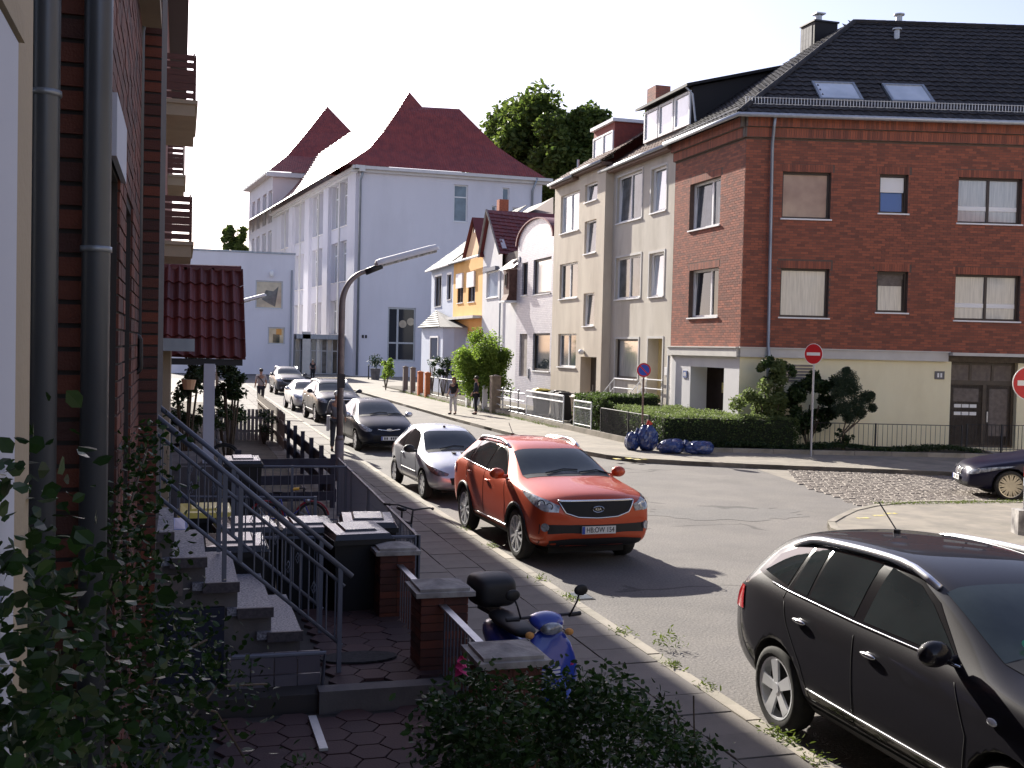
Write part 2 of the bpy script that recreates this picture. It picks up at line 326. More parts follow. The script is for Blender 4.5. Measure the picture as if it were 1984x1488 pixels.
def window(parent, fr, u0, u1, z0, z1, depth=.15, fm='white', pm='pane_mid', mull=(), trans=(), sill=True, ft=.06, name='window', sillm='white', tilt=False, sillout=.06):
    fm, pm = MT[fm], MT[pm]; b = MB(); d0, d1 = depth-.05, depth+.02
    b.box(fr, u0, u1, d0, d1, z0, z0+ft); b.box(fr, u0, u1, d0, d1, z1-ft, z1); b.box(fr, u0, u0+ft, d0, d1, z0+ft, z1-ft); b.box(fr, u1-ft, u1, d0, d1, z0+ft, z1-ft)
    ms = [u0+(u1-u0)*m_ for m_ in mull]; ts = [z0+(z1-z0)*t for t in trans]
    for m_ in ms: b.box(fr, m_-ft*.6, m_+ft*.6, d0+.003, d1, z0+ft, z1-ft)
    ue = [u0+ft]+[x for m_ in ms for x in (m_-ft*.6, m_+ft*.6)]+[u1-ft]
    for t in ts:
        for i in range(0, len(ue), 2): b.box(fr, ue[i], ue[i+1], d0+.003, d1, t-ft*.5, t+ft*.5)
    o = b.build(name, fm, parent)
    ze = [z0+ft]+[x for t in ts for x in (t-ft*.5, t+ft*.5)]+[z1-ft]
    for i in range(0, len(ue), 2):
        for j in range(0, len(ze), 2):
            p = MB(); tl = -.10 if tilt and i == 0 else 0
            p.add([fr(ue[i], depth, ze[j]), fr(ue[i+1], depth, ze[j]), fr(ue[i+1], depth+tl*-1*.6, ze[j+1]), fr(ue[i], depth+tl*-1*.6, ze[j+1])], [(0, 1, 2, 3)])
            p.build('pane', pm, o)
            if tilt and i == 0:
                a, c = ue[i], ue[i+1]
                for (aa, cc, p0, p1) in ((a, a+.05, 0, 1), (c-.05, c, 0, 1)):
                    sb = MB()
                    sb.add([fr(aa, depth-.02, ze[j]), fr(cc, depth-.02, ze[j]), fr(cc, depth+.05, ze[j+1]), fr(aa, depth+.05, ze[j+1]), fr(aa, depth+.03, ze[j]), fr(cc, depth+.03, ze[j]), fr(cc, depth+.10, ze[j+1]), fr(aa, depth+.10, ze[j+1])], [(0, 1, 2, 3), (4, 7, 6, 5), (0, 3, 7, 4), (1, 5, 6, 2)]); sb.build('sash', fm, o)
    if sill:
        s_ = MB(); s_.box(fr, u0-.05, u1+.05, -sillout, depth-.05, z0-.05, z0-.004); s_.build('sill', MT[sillm], o)
    return o

def tile_mesh(name, pu, ps, amp=.035, seg=5, th=.02):
    """one pantile: wavy across, with a lip at its lower edge"""
    b = MB(); vs = []
    for (y, lift) in ((0, -th), (0, 0), (ps*1.02, -th)):
        for i in range(seg+1):
            t = i/seg; zz = amp*(.5-.5*math.cos(2*math.pi*(t*.95+.5)))*(1 if t < .99 else .9)
            vs.append((t*pu, y, zz+lift+th+ (th*.6 if y == 0 else 0)))
    fs = []
    for r in range(2):
        for i in range(seg): a = r*(seg+1)+i; fs.append((a, a+1, a+seg+2, a+seg+1))
    b.add(vs, fs); return b.mesh(name)
def tiles(parent, mat, o, du, ds, U, S, pu=.3, ps=.34, mask=None, amp=.035, limit=300, name='roof_tile', seg=5):
    du = Vector(du).normalized(); ds = Vector(ds).normalized(); nn = du.cross(ds); o = Vector(o); me = tile_mesh(name, pu, ps, amp, seg); ms = []
    for j in range(int(S/ps)+1):
        for i in range(int(round(U/pu))):
            u, s_ = i*pu, j*ps
            if s_ > S-.05: continue
            if mask and not mask(u+pu/2, s_+ps/2): continue
            jit = random.uniform(-.003, .003)
            ms.append(place(o+du*u+ds*s_+nn*(.01+jit), du, ds, nn))
    scatter(parent, name, me, ms, limit, mat=mat)
# ================================================================== SETTING
def sheet(name, pts, z, mat, thick=0):
    b = MB()
    if thick: b.prism([(x, y, z-thick) for x, y in pts], (0, 0, thick))
    else: b.poly([(x, y, z) for x, y in pts])
    o = b.build(name, mat); o['kind'] = 'structure'; return o
sheet('ground', [(-900, -300), (900, -300), (900, 1500), (-900, 1500)], -.06, MT['soil'])
sheet('road', [(-60, -40), (60, -40), (60, 140), (-60, 140)], 0, MT['asphalt'])
FARK = [(11.1, 104), (11.1, 60), (11.1, 45), (11.3, 36), (11.5, 31), (11.75, 29.7), (12.3, 28.7), (13.28, 27.98), (14.8, 27.08), (16.72, 26.18), (19.36, 24.87), (30, 19.7), (45, 12.4), (58, 6.1)]
sheet('far_pavement', FARK[::-1]+[(11.1, 106), (8, 107), (58, 107)][0:1]+[(9, 106.5), (9, 118), (58, 118)], .11, MT['paving'], .2)
NEARK = [(10.6, -30), (10.6, 12), (10.7, 15.5), (10.88, 16.8), (11.25, 17.5), (11.9, 18.15), (12.6, 18.8), (13.4, 19.3), (14.57, 19.75), (16.2, 19.75), (17.8, 19.1), (22, 17.1), (40, 8.6), (58, 0)]
sheet('corner_pavement', NEARK+[(58, -30)], .11, MT['paving'], .2)
LK = [(4.58, -12), (4.58, 20), (4.6, 60), (4.6, 88), (3.6, 92), (-1, 93.5), (-30, 94)]
sheet('left_pavement_bed', LK[::-1]+[(-1.5, -12), (-1.5, 60), (-30, 60)][:1]+[(-30, -12)], .085, MT['paving'], .2)
def kerb(name, line, side=1, wdt=.13, h=.125, y0=-5, far=62):
    e = bpy.data.objects.new(name, None); COL.objects.link(e); e['kind'] = 'structure'
    me = box_mesh('kerb_stone', .985, wdt, .14); ms = []; me.materials.append(MT['kerb'])
    for a, b in zip(line[:-1], line[1:]):
        A, B = Vector(a+(0,)), Vector(b+(0,)); L_ = (B-A).length; n = max(1, round(L_)); d = (B-A)/L_; nn = Vector((-d.y, d.x, 0))*side
        for i in range(n):
            p = A+d*(L_*i/n); 
            if p.y < y0-8 or p.length > 130: continue
            q = p + (Vector((0, 0, 0)) if side > 0 else nn*wdt)
            ms.append(place(Vector((q.x, q.y, h-.14+random.uniform(-.004, .004))), d*(L_/n), Vector((-d.y, d.x, 0)), Vector((0, 0, 1))))
    scatter(e, 'kerb_stone', me, ms, 260, loc=(0, 0, 0)); return e
kerb('left_kerb', LK[:4], 1)
kerb('far_kerb', FARK, 1)
kerb('corner_kerb', NEARK, -1)

# paving slabs of the near pavement
def slabs():
    e = bpy.data.objects.new('left_pavement', None); COL.objects.link(e); e['kind'] = 'structure'
    ms = []; me = box_mesh('paving_slab', .485, .485, .06); me.materials.append(MT['slab'])
    for j in range(170):
        for i in range(4):
            y = 3+j*.5; x = 2.46+i*.5+(.0)
            ms.append(place(Vector((x+random.uniform(-.003, .003), y+(.25 if i % 2 else 0), .062+random.uniform(-.004, .004))), Vector((1, 0, 0)), Vector((0, 1, random.uniform(-.006, .006))), Vector((0, 0, 1))))
    scatter(e, 'paving_slab', me, ms, 300, loc=(0, 0, 0))
slabs()
# cobbled side street
def cobbles():
    e = bpy.data.objects.new('cobbled_side_street', None); COL.objects.link(e); e['kind'] = 'structure'
    b = MB(); s_ = .072
    vs = [(-s_, -s_, 0), (s_, -s_, 0), (s_, s_, 0), (-s_, s_, 0), (-s_*.75, -s_*.75, .03), (s_*.75, -s_*.75, .03), (s_*.75, s_*.75, .03), (-s_*.75, s_*.75, .03)]
    b.add(vs, [(0, 1, 5, 4), (1, 2, 6, 5), (2, 3, 7, 6), (3, 0, 4, 7), (4, 5, 6, 7)]); me = b.mesh('cobblestone'); me.materials.append(MT['cobble'])
    d = Vector((.9, -.436, 0)).normalized(); n = Vector((.436, .9, 0)).normalized(); o = Vector((14.0, 20.2, 0)); ms = []; rowoff = [random.uniform(0, .13) for _ in range(40)]
    for i in range(-8, 139):
        for j in range(-50, 60):
            p = o+d*(i*.14+random.uniform(-.018, .018))+n*(j*.135+rowoff[i % 40]+random.uniform(-.02, .02))
            # asphalt edge from (15.1,26.9) to (13.8,20.6)
            if (p.x-13.6) < (p.y-20.0)*.19+.05*math.sin(p.y*3): continue
            def below(line):
                for (x0, y0), (x1, y1) in zip(line[:-1], line[1:]):
                    if x0 <= p.x <= x1: return y0+(y1-y0)*(p.x-x0)/(x1-x0+1e-9)
                return None
            fy = below(FARK[7:]) ; ny = below(NEARK[3:])
            if fy is None or ny is None or p.y > fy-.12 or p.y < ny+.12: continue
            ms.append(Matrix.Translation((p.x, p.y, .004+random.uniform(-.008, .006))) @ Matrix.Rotation(random.uniform(-.25, .25)-.45, 4, 'Z') @ Matrix.Diagonal((random.uniform(.8, 1.08), random.uniform(.85, 1.05), random.uniform(.25, .6), 1)))
    scatter(e, 'cobblestone', me, ms, 300, loc=(0, 0, 0))
cobbles()
sheet('cobble_bed', [(13.75, 20.4), (14.6, 19.95), (16.2, 19.9), (17.8, 19.25), (22, 17.25), (40, 8.75), (40, 14.6), (30, 19.55), (19.36, 24.75), (16.72, 26.05), (15.0, 26.85)], .004, MT['paving'])
# repair patches on the asphalt
MT['patch'] = asphaltmat('patch', (.14, .132, .126), (.165, .155, .145), (.11, .105, .10))
def blob(cx, cy, rx, ry, seed, n=18):
    rr = random.Random(seed); return [(cx+rx*math.cos(2*math.pi*k/n)*rr.uniform(.75, 1.1), cy+ry*math.sin(2*math.pi*k/n)*rr.uniform(.75, 1.1)) for k in range(n)]
sheet('asphalt_patch', blob(10.2, 19.4, 1.7, 1.0, 5, 40), .004, MT['patch'])
sheet('asphalt_patch', blob(7.6, 11.6, 1.0, .7, 3), .004, MT['patch'])
sheet('asphalt_patch', [(4.75, 40), (5.9, 40), (5.9, 30), (4.75, 30)], .004, MT['patch'])
# yellow chalk marks on the pavement corners
MT['yellow'] = M('yellow', (.75, .62, .12), (.35, .32, .25), 14, .9)
def marks(name, pts, wd, ln, lab):
    b = MB()
    for (x, y) in pts:
        p = g(x, y, .111); b.box(WF, p.x, p.x+wd, p.y, p.y+ln, .112, .115)
    o = b.build(name, MT['yellow']); o['kind'] = 'structure'
marks('kerb_marking', [(1665, 1005), (1695, 1000), (1718, 996)], .25, .12, '')
marks('kerb_marking', [(1193, 890), (1217, 889), (1232, 891), (1246, 890)], .18, .25, '')

# ================================================================== CORNER HOUSE (brick)
P0 = (17.38, 32.40); DA = (.968, -.251)
def corner_house():
    t = thing('corner_house', 'red brick corner apartment house with cream ground floor, dark tiled hip roof and two skylights', 'house', (P0[0], P0[1], 0))
    off = t.location; FA = Fr(P0, DA, off); FB = Fr(P0, (0, -1), off)
    UA = 13.0; UB = -5.32
    def rc(F, a, b, w_=0.): u0, z1 = F.uz(*a, w_); u1, z0 = F.uz(*b, w_); return [u0, u1, z0, z1]
    specA = [((1517, 332), (1608, 425), 'pane_tan', (), False), ((1705, 337), (1758, 414), 'pane_blue', (), True), ((1858, 343), (1978, 435), 'pane_curtain', (.5,), False),
             ((1513, 519), (1604, 616), 'pane_curtain', (), False), ((1700, 525), (1757, 606), 'pane_curtain', (), True), ((1852, 531), (1974, 623), 'pane_curtain', (.5,), False)]
    hA = [rc(FA, a, b) for a, b, *_ in specA]
    for i in (0, 1, 2):   # keep sills level
        pass
    hA += [[11.2, 12.6, hA[0][2], hA[0][3]], [11.2, 12.6, hA[3][2], hA[3][3]]]
    specB = [((1338, 346), (1397, 434)), ((1336, 523), (1393, 613))]
    hB = []
    for a, b in specB:
        u0, _ = FB.uz(*a); u1, z1 = FB.uz(b[0], a[1]-6); _, z0 = FB.uz(*b); hB.append([u0, u1, z0, z1])
    m = [MT['mortar']]
    wall(t, FA, 0, UA, 3.3, 10.1, hA, MT['mortar_brick'], .22); wall(t, FB, UB, 0, 3.3, 10.1, hB, MT['mortar_brick'], .22)
    sold = [(h[0]-.1, h[1]+.1, h[3], h[3]+.25) for h in hA]
    bricks(t, FA, 0, UA, 3.32, 10.08, hA, MT['brick'], proud=.008, soldiers=sold, limit=200)
    bricks(t, FB, UB, -.005, 3.32, 10.08, hB, MT['brick'], proud=.004, jit=.001, soldiers=[(h[0]-.1, h[1]+.1, h[3], h[3]+.25) for h in hB], limit=100)
    # corbelled cornice: two stepped courses of upright bricks
    cb = MB()
    for F, a, b in ((FA, -.05, UA), (FB, UB, .05)):
        cb.box(F, a, b, -.10, .2, 10.1, 10.42); cb.box(F, a-(.0), b, -.20, .2, 10.425, 10.74)
    cb.build('cornice', MT['mortar'], t)
    me = box_mesh('cornice_brick', .068, .02, .30, back=False); ms = []
    for F, a, b in ((FA, 0, UA), (FB, UB, 0)):
        for k, (z, o_) in enumerate(((10.11, -.115), (10.43, -.215))):
            for i in range(int((b-a)/.08)): ms.append(place(F(a+i*.08, o_, z), F.d, F.n, Vector((0, 0, 1))))
    scatter(t, 'cornice_brick', me, ms, 150, mat=MT['brick'])
    # reveals in brick colour are mortar/bricks; windows
    for (a, b, pm, mull, tilt), h in zip(specA, hA):
        window(t, FA, *h[:4], depth=.2, fm='brownframe', pm=pm, mull=mull, ft=.07, tilt=tilt)
    for h in hA[6:]: window(t, FA, *h[:4], depth=.2, fm='brownframe', pm='pane_mid', ft=.07)
    # blue blind / white upper part of the small window
    h = hA[1]; b = MB(); b.box(FA, h[0]+.09, h[1]-.09, .17, .18, h[2]+(h[3]-h[2])*.55, h[3]-.09); b.build('blind', MT['white'], t)
    for h in (hA[2], hA[5]):
        b = MB(); b.box(FA, h[0]+.08, (h[0]+h[1])/2-.05, .175, .19, h[2]+.42, h[2]+.56); b.box(FA, (h[0]+h[1])/2+.05, h[1]-.08, .175, .19, h[2]+.42, h[2]+.56); b.build('curtain_band', MT['white'], t)
    for h, pm in zip(hB, ('pane_mid', 'pane_dark')): window(t, FB, *h[:4], depth=.22, fm='white', pm=pm, mull=(.62,), ft=.08, tilt=True)
    # band between ground floor and brick
    u6, _ = FA.uz(1834, 700); b = MB()
    b.box(FA, -.02, u6, -.14, .2, 3.02, 3.30); b.box(FB, UB-.02, .02, -.14, .2, 3.02, 3.30); b.box(FA, -.05, u6+.05, -.18, .15, 3.303, 3.345); b.box(FB, UB, .05, -.18, .15, 3.303, 3.345)
    b.build('string_course', MT['band'], t)
    b = MB(); b.box(FA, u6+.02, 13, -.4, .15, 3.22, 3.32); b.build('door_canopy', MT['band'], t)
    # ground floor
    du0, _ = FA.uz(1840, 800); du1, _ = FA.uz(1969, 800)
    wall(t, FA, 0, UA, 0.05, 3.02, [[du0, du1, .22, 3.02]], MT['cream'], .3)
    ub0, _ = FB.uz(1337, 750); ub1, _ = FB.uz(1402, 750); _, zt = FB.uz(1360, 711)
    wall(t, FB, UB, 0, 0.05, 3.02, [[ub0, ub1, .3, zt]], MT['whitewall'], .7)
    b = MB(); b.box(FB, ub0, ub1, .65, .72, .3, zt); d = b.build('door', MT['doordark'], t)
    b = MB(); b.box(FB, (ub0+ub1)/2-.1, (ub0+ub1)/2+.1, .64, .65, 1.75, 2.1); b.build('door_notice', MT['yellow'], d)
    b = MB(); b.box(FB, ub1-.28, ub1-.24, .60, .65, .95, 1.25); b.build('door_handle', MT['steel'], d)
    # double front door with glazed side, transoms and letter slots
    e = MB(); F = FA; mid = (du0+du1)/2+.12; w0 = .22
    e.box(F, du0, du1, w0, w0+.08, .22, .30); e.box(F, du0, du0+.09, w0-.01, w0+.08, .3, 3.02); e.box(F, du1-.09, du1, w0-.01, w0+.08, .3, 3.02)
    e.box(F, du0+.09, du1-.09, w0-.01, w0+.08, 2.93, 3.02); e.box(F, du0+.09, du1-.09, w0-.01, w0+.08, 2.27, 2.42); e.box(F, mid-.06, mid+.06, w0-.01, w0+.08, .3, 2.27)
    for k in (1, 2): x = du0+(du1-du0)*k/3; e.box(F, x-.04, x+.04, w0-.01, w0+.08, 2.42, 2.93)
    d = e.build('door_frame', MT['doorbrown'], t)
    for k in range(3):
        a = du0+.09+(du1-du0-.18)*k/3; p = MB(); p.quad(F(a, w0+.03, 2.42), F(a+(du1-du0-.18)/3, w0+.03, 2.42), F(a+(du1-du0-.18)/3, w0+.03, 2.93), F(a, w0+.03, 2.93)); p.build('transom_pane', MT['pane_mid'], d)
    for (a, c, nm) in ((du0+.09, mid-.06, 'L'), (mid+.06, du1-.09, 'R')):
        e = MB(); e.box(F, a, c, w0+.02, w0+.06, .3, 1.15 if nm == 'L' else .6); e.box(F, a, a+.12, w0+.02, w0+.06, .6, 2.27) ; e.box(F, c-.12, c, w0+.02, w0+.06, .6, 2.27); e.box(F, a+.12, c-.12, w0+.02, w0+.06, 2.15, 2.27)
        if nm == 'L': e.box(F, a+.12, c-.12, w0+.02, w0+.06, 1.15, 1.72)
        q = e.build('door_leaf', MT['doorbrown'], t)
        p = MB(); z0 = 1.72 if nm == 'L' else .6; p.quad(F(a+.12, w0+.04, z0), F(c-.12, w0+.04, z0), F(c-.12, w0+.04, 2.15), F(a+.12, w0+.04, 2.15)); p.build('door_pane', MT['pane_curtain'] if nm == 'L' else MT['pane_mid'], q)
        if nm == 'L':
            for zz in (1.27, 1.52):
                for k in range(3):
                    sb = MB(); ww = (c-a-.3)/3; sb.box(F, a+.15+k*ww, a+.15+k*ww+ww*.88, w0+.005, w0+.019, zz, zz+.11); sb.build('letter_slot', MT['white'], q)
        else:
            sb = MB(); sb.box(F, a+.03, a+.08, w0-.03, w0+.019, 1.05, 1.4); sb.build('door_handle', MT['steel'], q)
    for F, a, nm in ((FA, (1820, 727), ''), (FB, (1328, 725), '')):
        u, z = F.uz(*a); b = MB(); b.box(F, u-.16, u+.16, -.03, -.003, z-.13, z+.13); q = b.build('house_number_plate', MT['pane_blue'] if F is FB else MT['roofgrey'], t)
        b = MB(); b.box(F, u-.08, u-.02, -.034, -.031, z-.07, z+.07); b.box(F, u+.02, u+.08, -.034, -.031, z-.07, z+.07); b.build('house_number', MT['white'], q)
    # small barred opening behind the shrubs
    u, z = FA.uz(1548, 722); b = MB()
    for k in range(6): b.box(FA, u-.45, u+.45, -.03, -.003, z-.3+k*.1, z-.24+k*.1)
    b.build('slatted_vent', MT['woodgrey'], t)
    # closed core so the house blocks the light
    q = [FA(.0, .24, 0), FA(UA, .24, 0), FA(UA, 9, 0), (Vector((17.38+9.5, 37.72, 0))-off), (Vector((17.62, 37.72, 0))-off)]
    q[0] = FA(.86, .24, 0); q[4] = Vector((18.22, 37.72, 0))-off
    b = MB(); b.prism([Vector((p.x, p.y, .05)) for p in q], (0, 0, 10.6)); b.build('shadow_core', MT['pane_mid'] if 0 else MT['mortar'], t)
    # roof -------------------------------------------------
    ez = 10.78; wr = 5.6; rz = FA.uz(1660, 44, wr)[1]; pitch = math.atan2(rz-ez, wr+.45)
    ur = FA.uz(1655, 44, wr)[0]
    hipA = FA(-.35, -.45, ez); E1 = FA(UA, -.45, ez); R1 = FA(UA, wr, rz); R0 = FA(ur, wr, rz)
    eB = Vector((17.38-.45, 37.72, 0))-off; eB.z = ez
    rB = Vector(onX(1540, 112, 17.38+wr))-off; rB.y = 37.72-off.y; rB.z = rz
    corner = Vector((17.38-.45, 0, ez)) ; 
    cA = FA(0, -.45, ez); # corner where both eaves meet
    # intersection of x = -.45 (local) with A eave line
    k = (-.45-cA.x)/FA.d.x; C_ = Vector((-.45, cA.y+FA.d.y*k, ez))
    b = MB(); b.poly([C_, E1, R1, R0]); b.poly([eB, C_, R0, Vector((R0.x, 37.72-off.y, rz))]); b.poly([R0, R1, R1+FA.n*6+Vector((0, 0, -4)), Vector((R0.x, 37.72-off.y, rz))]); b.poly([eB, Vector((R0.x, 37.72-off.y, rz)), Vector((R0.x+4, 37.72-off.y, ez)) ])
    b.build('roof', MT['roofdark'], t)
    dsA = (R1-E1).normalized(); S = (R1-E1).length
    # tiles on the side-street slope
    dirh = (R0-C_); uh = dirh.dot(FA.d); sh = dirh.dot(dsA)
    sky1 = [FA.uz(1568, 155, 1.6)[0], FA.uz(1650, 155, 1.6)[0]]; sky2 = [FA.uz(1703, 160, 1.6)[0], FA.uz(1784, 160, 1.6)[0]]
    oA = C_
    kk = [(a-C_.dot(FA.d)) for a in sky1+sky2]
    szA = 1.05; szB = 2.35
    def maskA(u, s_):
        if u < uh*s_/sh-.1: return False
        for a, b_ in ((kk[0], kk[1]), (kk[2], kk[3])):
            if a+.05 < u < b_-.05 and szA+.05 < s_ < szB-.05: return False
        return True
    tiles(t, MT['roofdark'], C_, FA.d, dsA, UA+.5, S, mask=maskA, limit=200)
    dsB = (Vector((R0.x, 0, rz))-Vector((-.45, 0, ez))).normalized(); oB = eB
    LB = (C_-eB).length; sB = Vector((R0.x+.45, 0, rz-ez)).length
    tiles(t, MT['roofdark'], eB, Vector((0, -1, 0)), Vector((dsB.x, 0, dsB.z)), LB+9, sB, mask=lambda u, s_: u < LB+(eB.y+ -LB - R0.y - 0)*s_/sB-.0 if True else True, limit=100)
    # hip and ridge caps
    for A, B in ((C_, R0), (R0, R1)):
        me = MB(); me.tube([(0, 0, 0), (0, .42, 0)], .11, 8); mesh = me.mesh('ridge_tile'); d = (B-A).normalized(); n_ = int((B-A).length/.38); x = d.cross(Vector((0, 0, 1))).normalized(); ms = [place(A+d*(i*.38)+Vector((0, 0, .02)), x, d+Vector((0, 0, .03)), x.cross(d)) for i in range(n_)]
        scatter(t, 'ridge_tile', mesh, ms, 60, mat=MT['roofdark'])
    # skylights
    for a, b_ in ((kk[0], kk[1]), (kk[2], kk[3])):
        nn = FA.d.cross(dsA); o = C_; f = MB()
        def q(u, s_, h_): return o+FA.d*u+dsA*s_+nn*h_
        for (x0, x1, y0, y1) in ((a, b_, szA, szA+.08), (a, b_, szB-.08, szB), (a, a+.08, szA+.08, szB-.08), (b_-.08, b_, szA+.08, szB-.08)):
            f.add([q(x, y, h_) for h_ in (0, .09) for y in (y0, y1) for x in (x0, x1)], [(0, 2, 3, 1), (4, 5, 7, 6), (0, 1, 5, 4), (1, 3, 7, 5), (3, 2, 6, 7), (2, 0, 4, 6)])
        fo = f.build('skylight', MT['zinc'], t); p = MB(); p.quad(q(a+.08, szA+.08, .06), q(b_-.08, szA+.08, .06), q(b_-.08, szB-.08, .06), q(a+.08, szB-.08, .06)); p.build('pane', MT['pane_sky'], fo)
    # snow guard: two rails and upright bars above the gutter
    nn = FA.d.cross(dsA); f = MB(); o = C_
    for hh in (.06, .26):
        f.tube([o+FA.d*.3+dsA*.55+Vector((0, 0, hh)), o+FA.d*(UA)+dsA*.55+Vector((0, 0, hh))], .012, 5)
    gd = f.build('snow_guard', MT['galv'], t); me = MB(); me.box(WF, -.012, .012, -.006, .006, 0, .24); mesh = me.mesh('guard_bar')
    scatter(gd, 'guard_bar', mesh, [place(o+FA.d*(.3+i*.1)+dsA*.55+Vector((0, 0, .04)), FA.d, FA.n, Vector((0, 0, 1))) for i in range(int((UA-.3)/.1))], 100, loc=off, mat=MT['galv'])
    f = MB(); f.tube([eB+Vector((.0, 0, .1)), eB+Vector((0, 0, .1))+Vector((.3, -LB+.6, .22))], .015, 5); f.build('snow_rail', MT['galv'], t)
    # gutter and downpipes
    f = MB()
    f.tube([eB+Vector((-.05, 0, -.05)), C_+Vector((-.05, -.03, -.05)), E1-FA.n*.05+Vector((0, 0, -.05))], .075, 8); f.build('gutter', MT['galv'], t, smooth=True)
    u, z = FA.uz(1497, 235, -.1); u2, z2 = FA.uz(1487, 680, -.1); f = MB(); f.tube([FA(u, -.42, 10.7), FA(u, -.3, 10.4), FA(u, -.26, 10.2), FA(u, -.16, 9.9), FA(u2, -.16, 3.4), FA(u2, -.24, 3.2), FA(u2, -.2, .3)], .055, 8); f.build('downpipe', MT['zinc'], t, smooth=True)
    f = MB(); f.tube([FB(UB+.1, -.12, 3.0), FB(UB+.1, -.12, .2)], .05, 8); f.build('downpipe', MT['band'], t, smooth=True)
    # chimney, slate-clad, with pot
    c = Vector(onX(1590, 95, 17.38+wr+.4))-off; bz = ez+1.5
    p1 = onY(1577, 98, off.y+c.y)-off; p2 = onY(1612, 98, off.y+c.y)-off; zt_ = (onY(1575, 40, off.y+c.y)-off).z
    f = MB(); f.box(WF, p1.x, p1.x+1.0, c.y, c.y+1.0, bz, zt_); ch = f.build('chimney', MT['roofdark'], t)
    f = MB(); f.box(WF, p1.x-.05, p1.x+1.05, c.y-.05, c.y+1.05, zt_, zt_+.06); f.build('chimney_cap', MT['darkmetal'], ch)
    sl_ = box_mesh('slate', .19, .012, .24, back=True); ms = [place(Vector((p1.x-.014, c.y+.99-i*.208, bz+j*.235)), Vector((0, -1, 0)), Vector((1, 0, 0)), Vector((0, 0, 1))) for i in range(4) for j in range(int((zt_-bz)/.235))]
    scatter(ch, 'slate', sl_, ms, 100, loc=off, mat=MT['roofgrey'])
    f = MB(); f.tube([(p1.x+.4, c.y+.4, zt_+.06), (p1.x+.4, c.y+.4, zt_+.35)], .13, 10); f.box(WF, p1.x+.2, p1.x+.6, c.y+.2, c.y+.6, zt_+.38, zt_+.43); f.build('chimney_pot', MT['galv'], ch)
    # vent pipes
    for (x, y0_, y1_, wv, r) in ((1742, 30, 50, wr+.3, .12), (1738, 58, 85, wr-1.1, .10)):
        u, zt2 = FA.uz(x, y0_, wv); _, zb2 = FA.uz(x, y1_, wv); f = MB(); f.tube([FA(u, wv, zb2-.3), FA(u, wv, zt2)], r, 10); f.tube([FA(u, wv, zt2), FA(u, wv, zt2+.05)], r*1.7, 10); f.build('vent_pipe', MT['galv'], t, smooth=False)
    return t
CH = corner_house()

# ================================================================== STREET ROW (faces the street, plane X = 17.38)
def wrect(F, a, b, w_=0.):
    u0, z1 = F.uz(a[0], (a[1]), w_); u1, z0 = F.uz(b[0], b[1], w_)
    # opening corners: take top from the left edge, bottom from the right edge averaged with a level sill
    return [u0, u1, z0, z1]
def wr2(F, x0, y0, x1, y1, w_=0.):
    """x0,y0 = top left, x1,y1 = bottom right in the picture; height taken along the middle"""
    xm = (x0+x1)/2; k0 = F.uz(x0, y0, w_); k1 = F.uz(x1, y1, w_); 
    return [k0[0], k1[0], k1[1], k0[1]]
def core(t, F, u0, u1, z1, w0=.22, w1=9., z0=.05):
    b = MB(); b.box(F, u0+.01, u1-.01, w0, w1, z0, z1); return b.build('shadow_core', MT['mortar'], t)  # solid core added behind the facade so the house casts its shadow

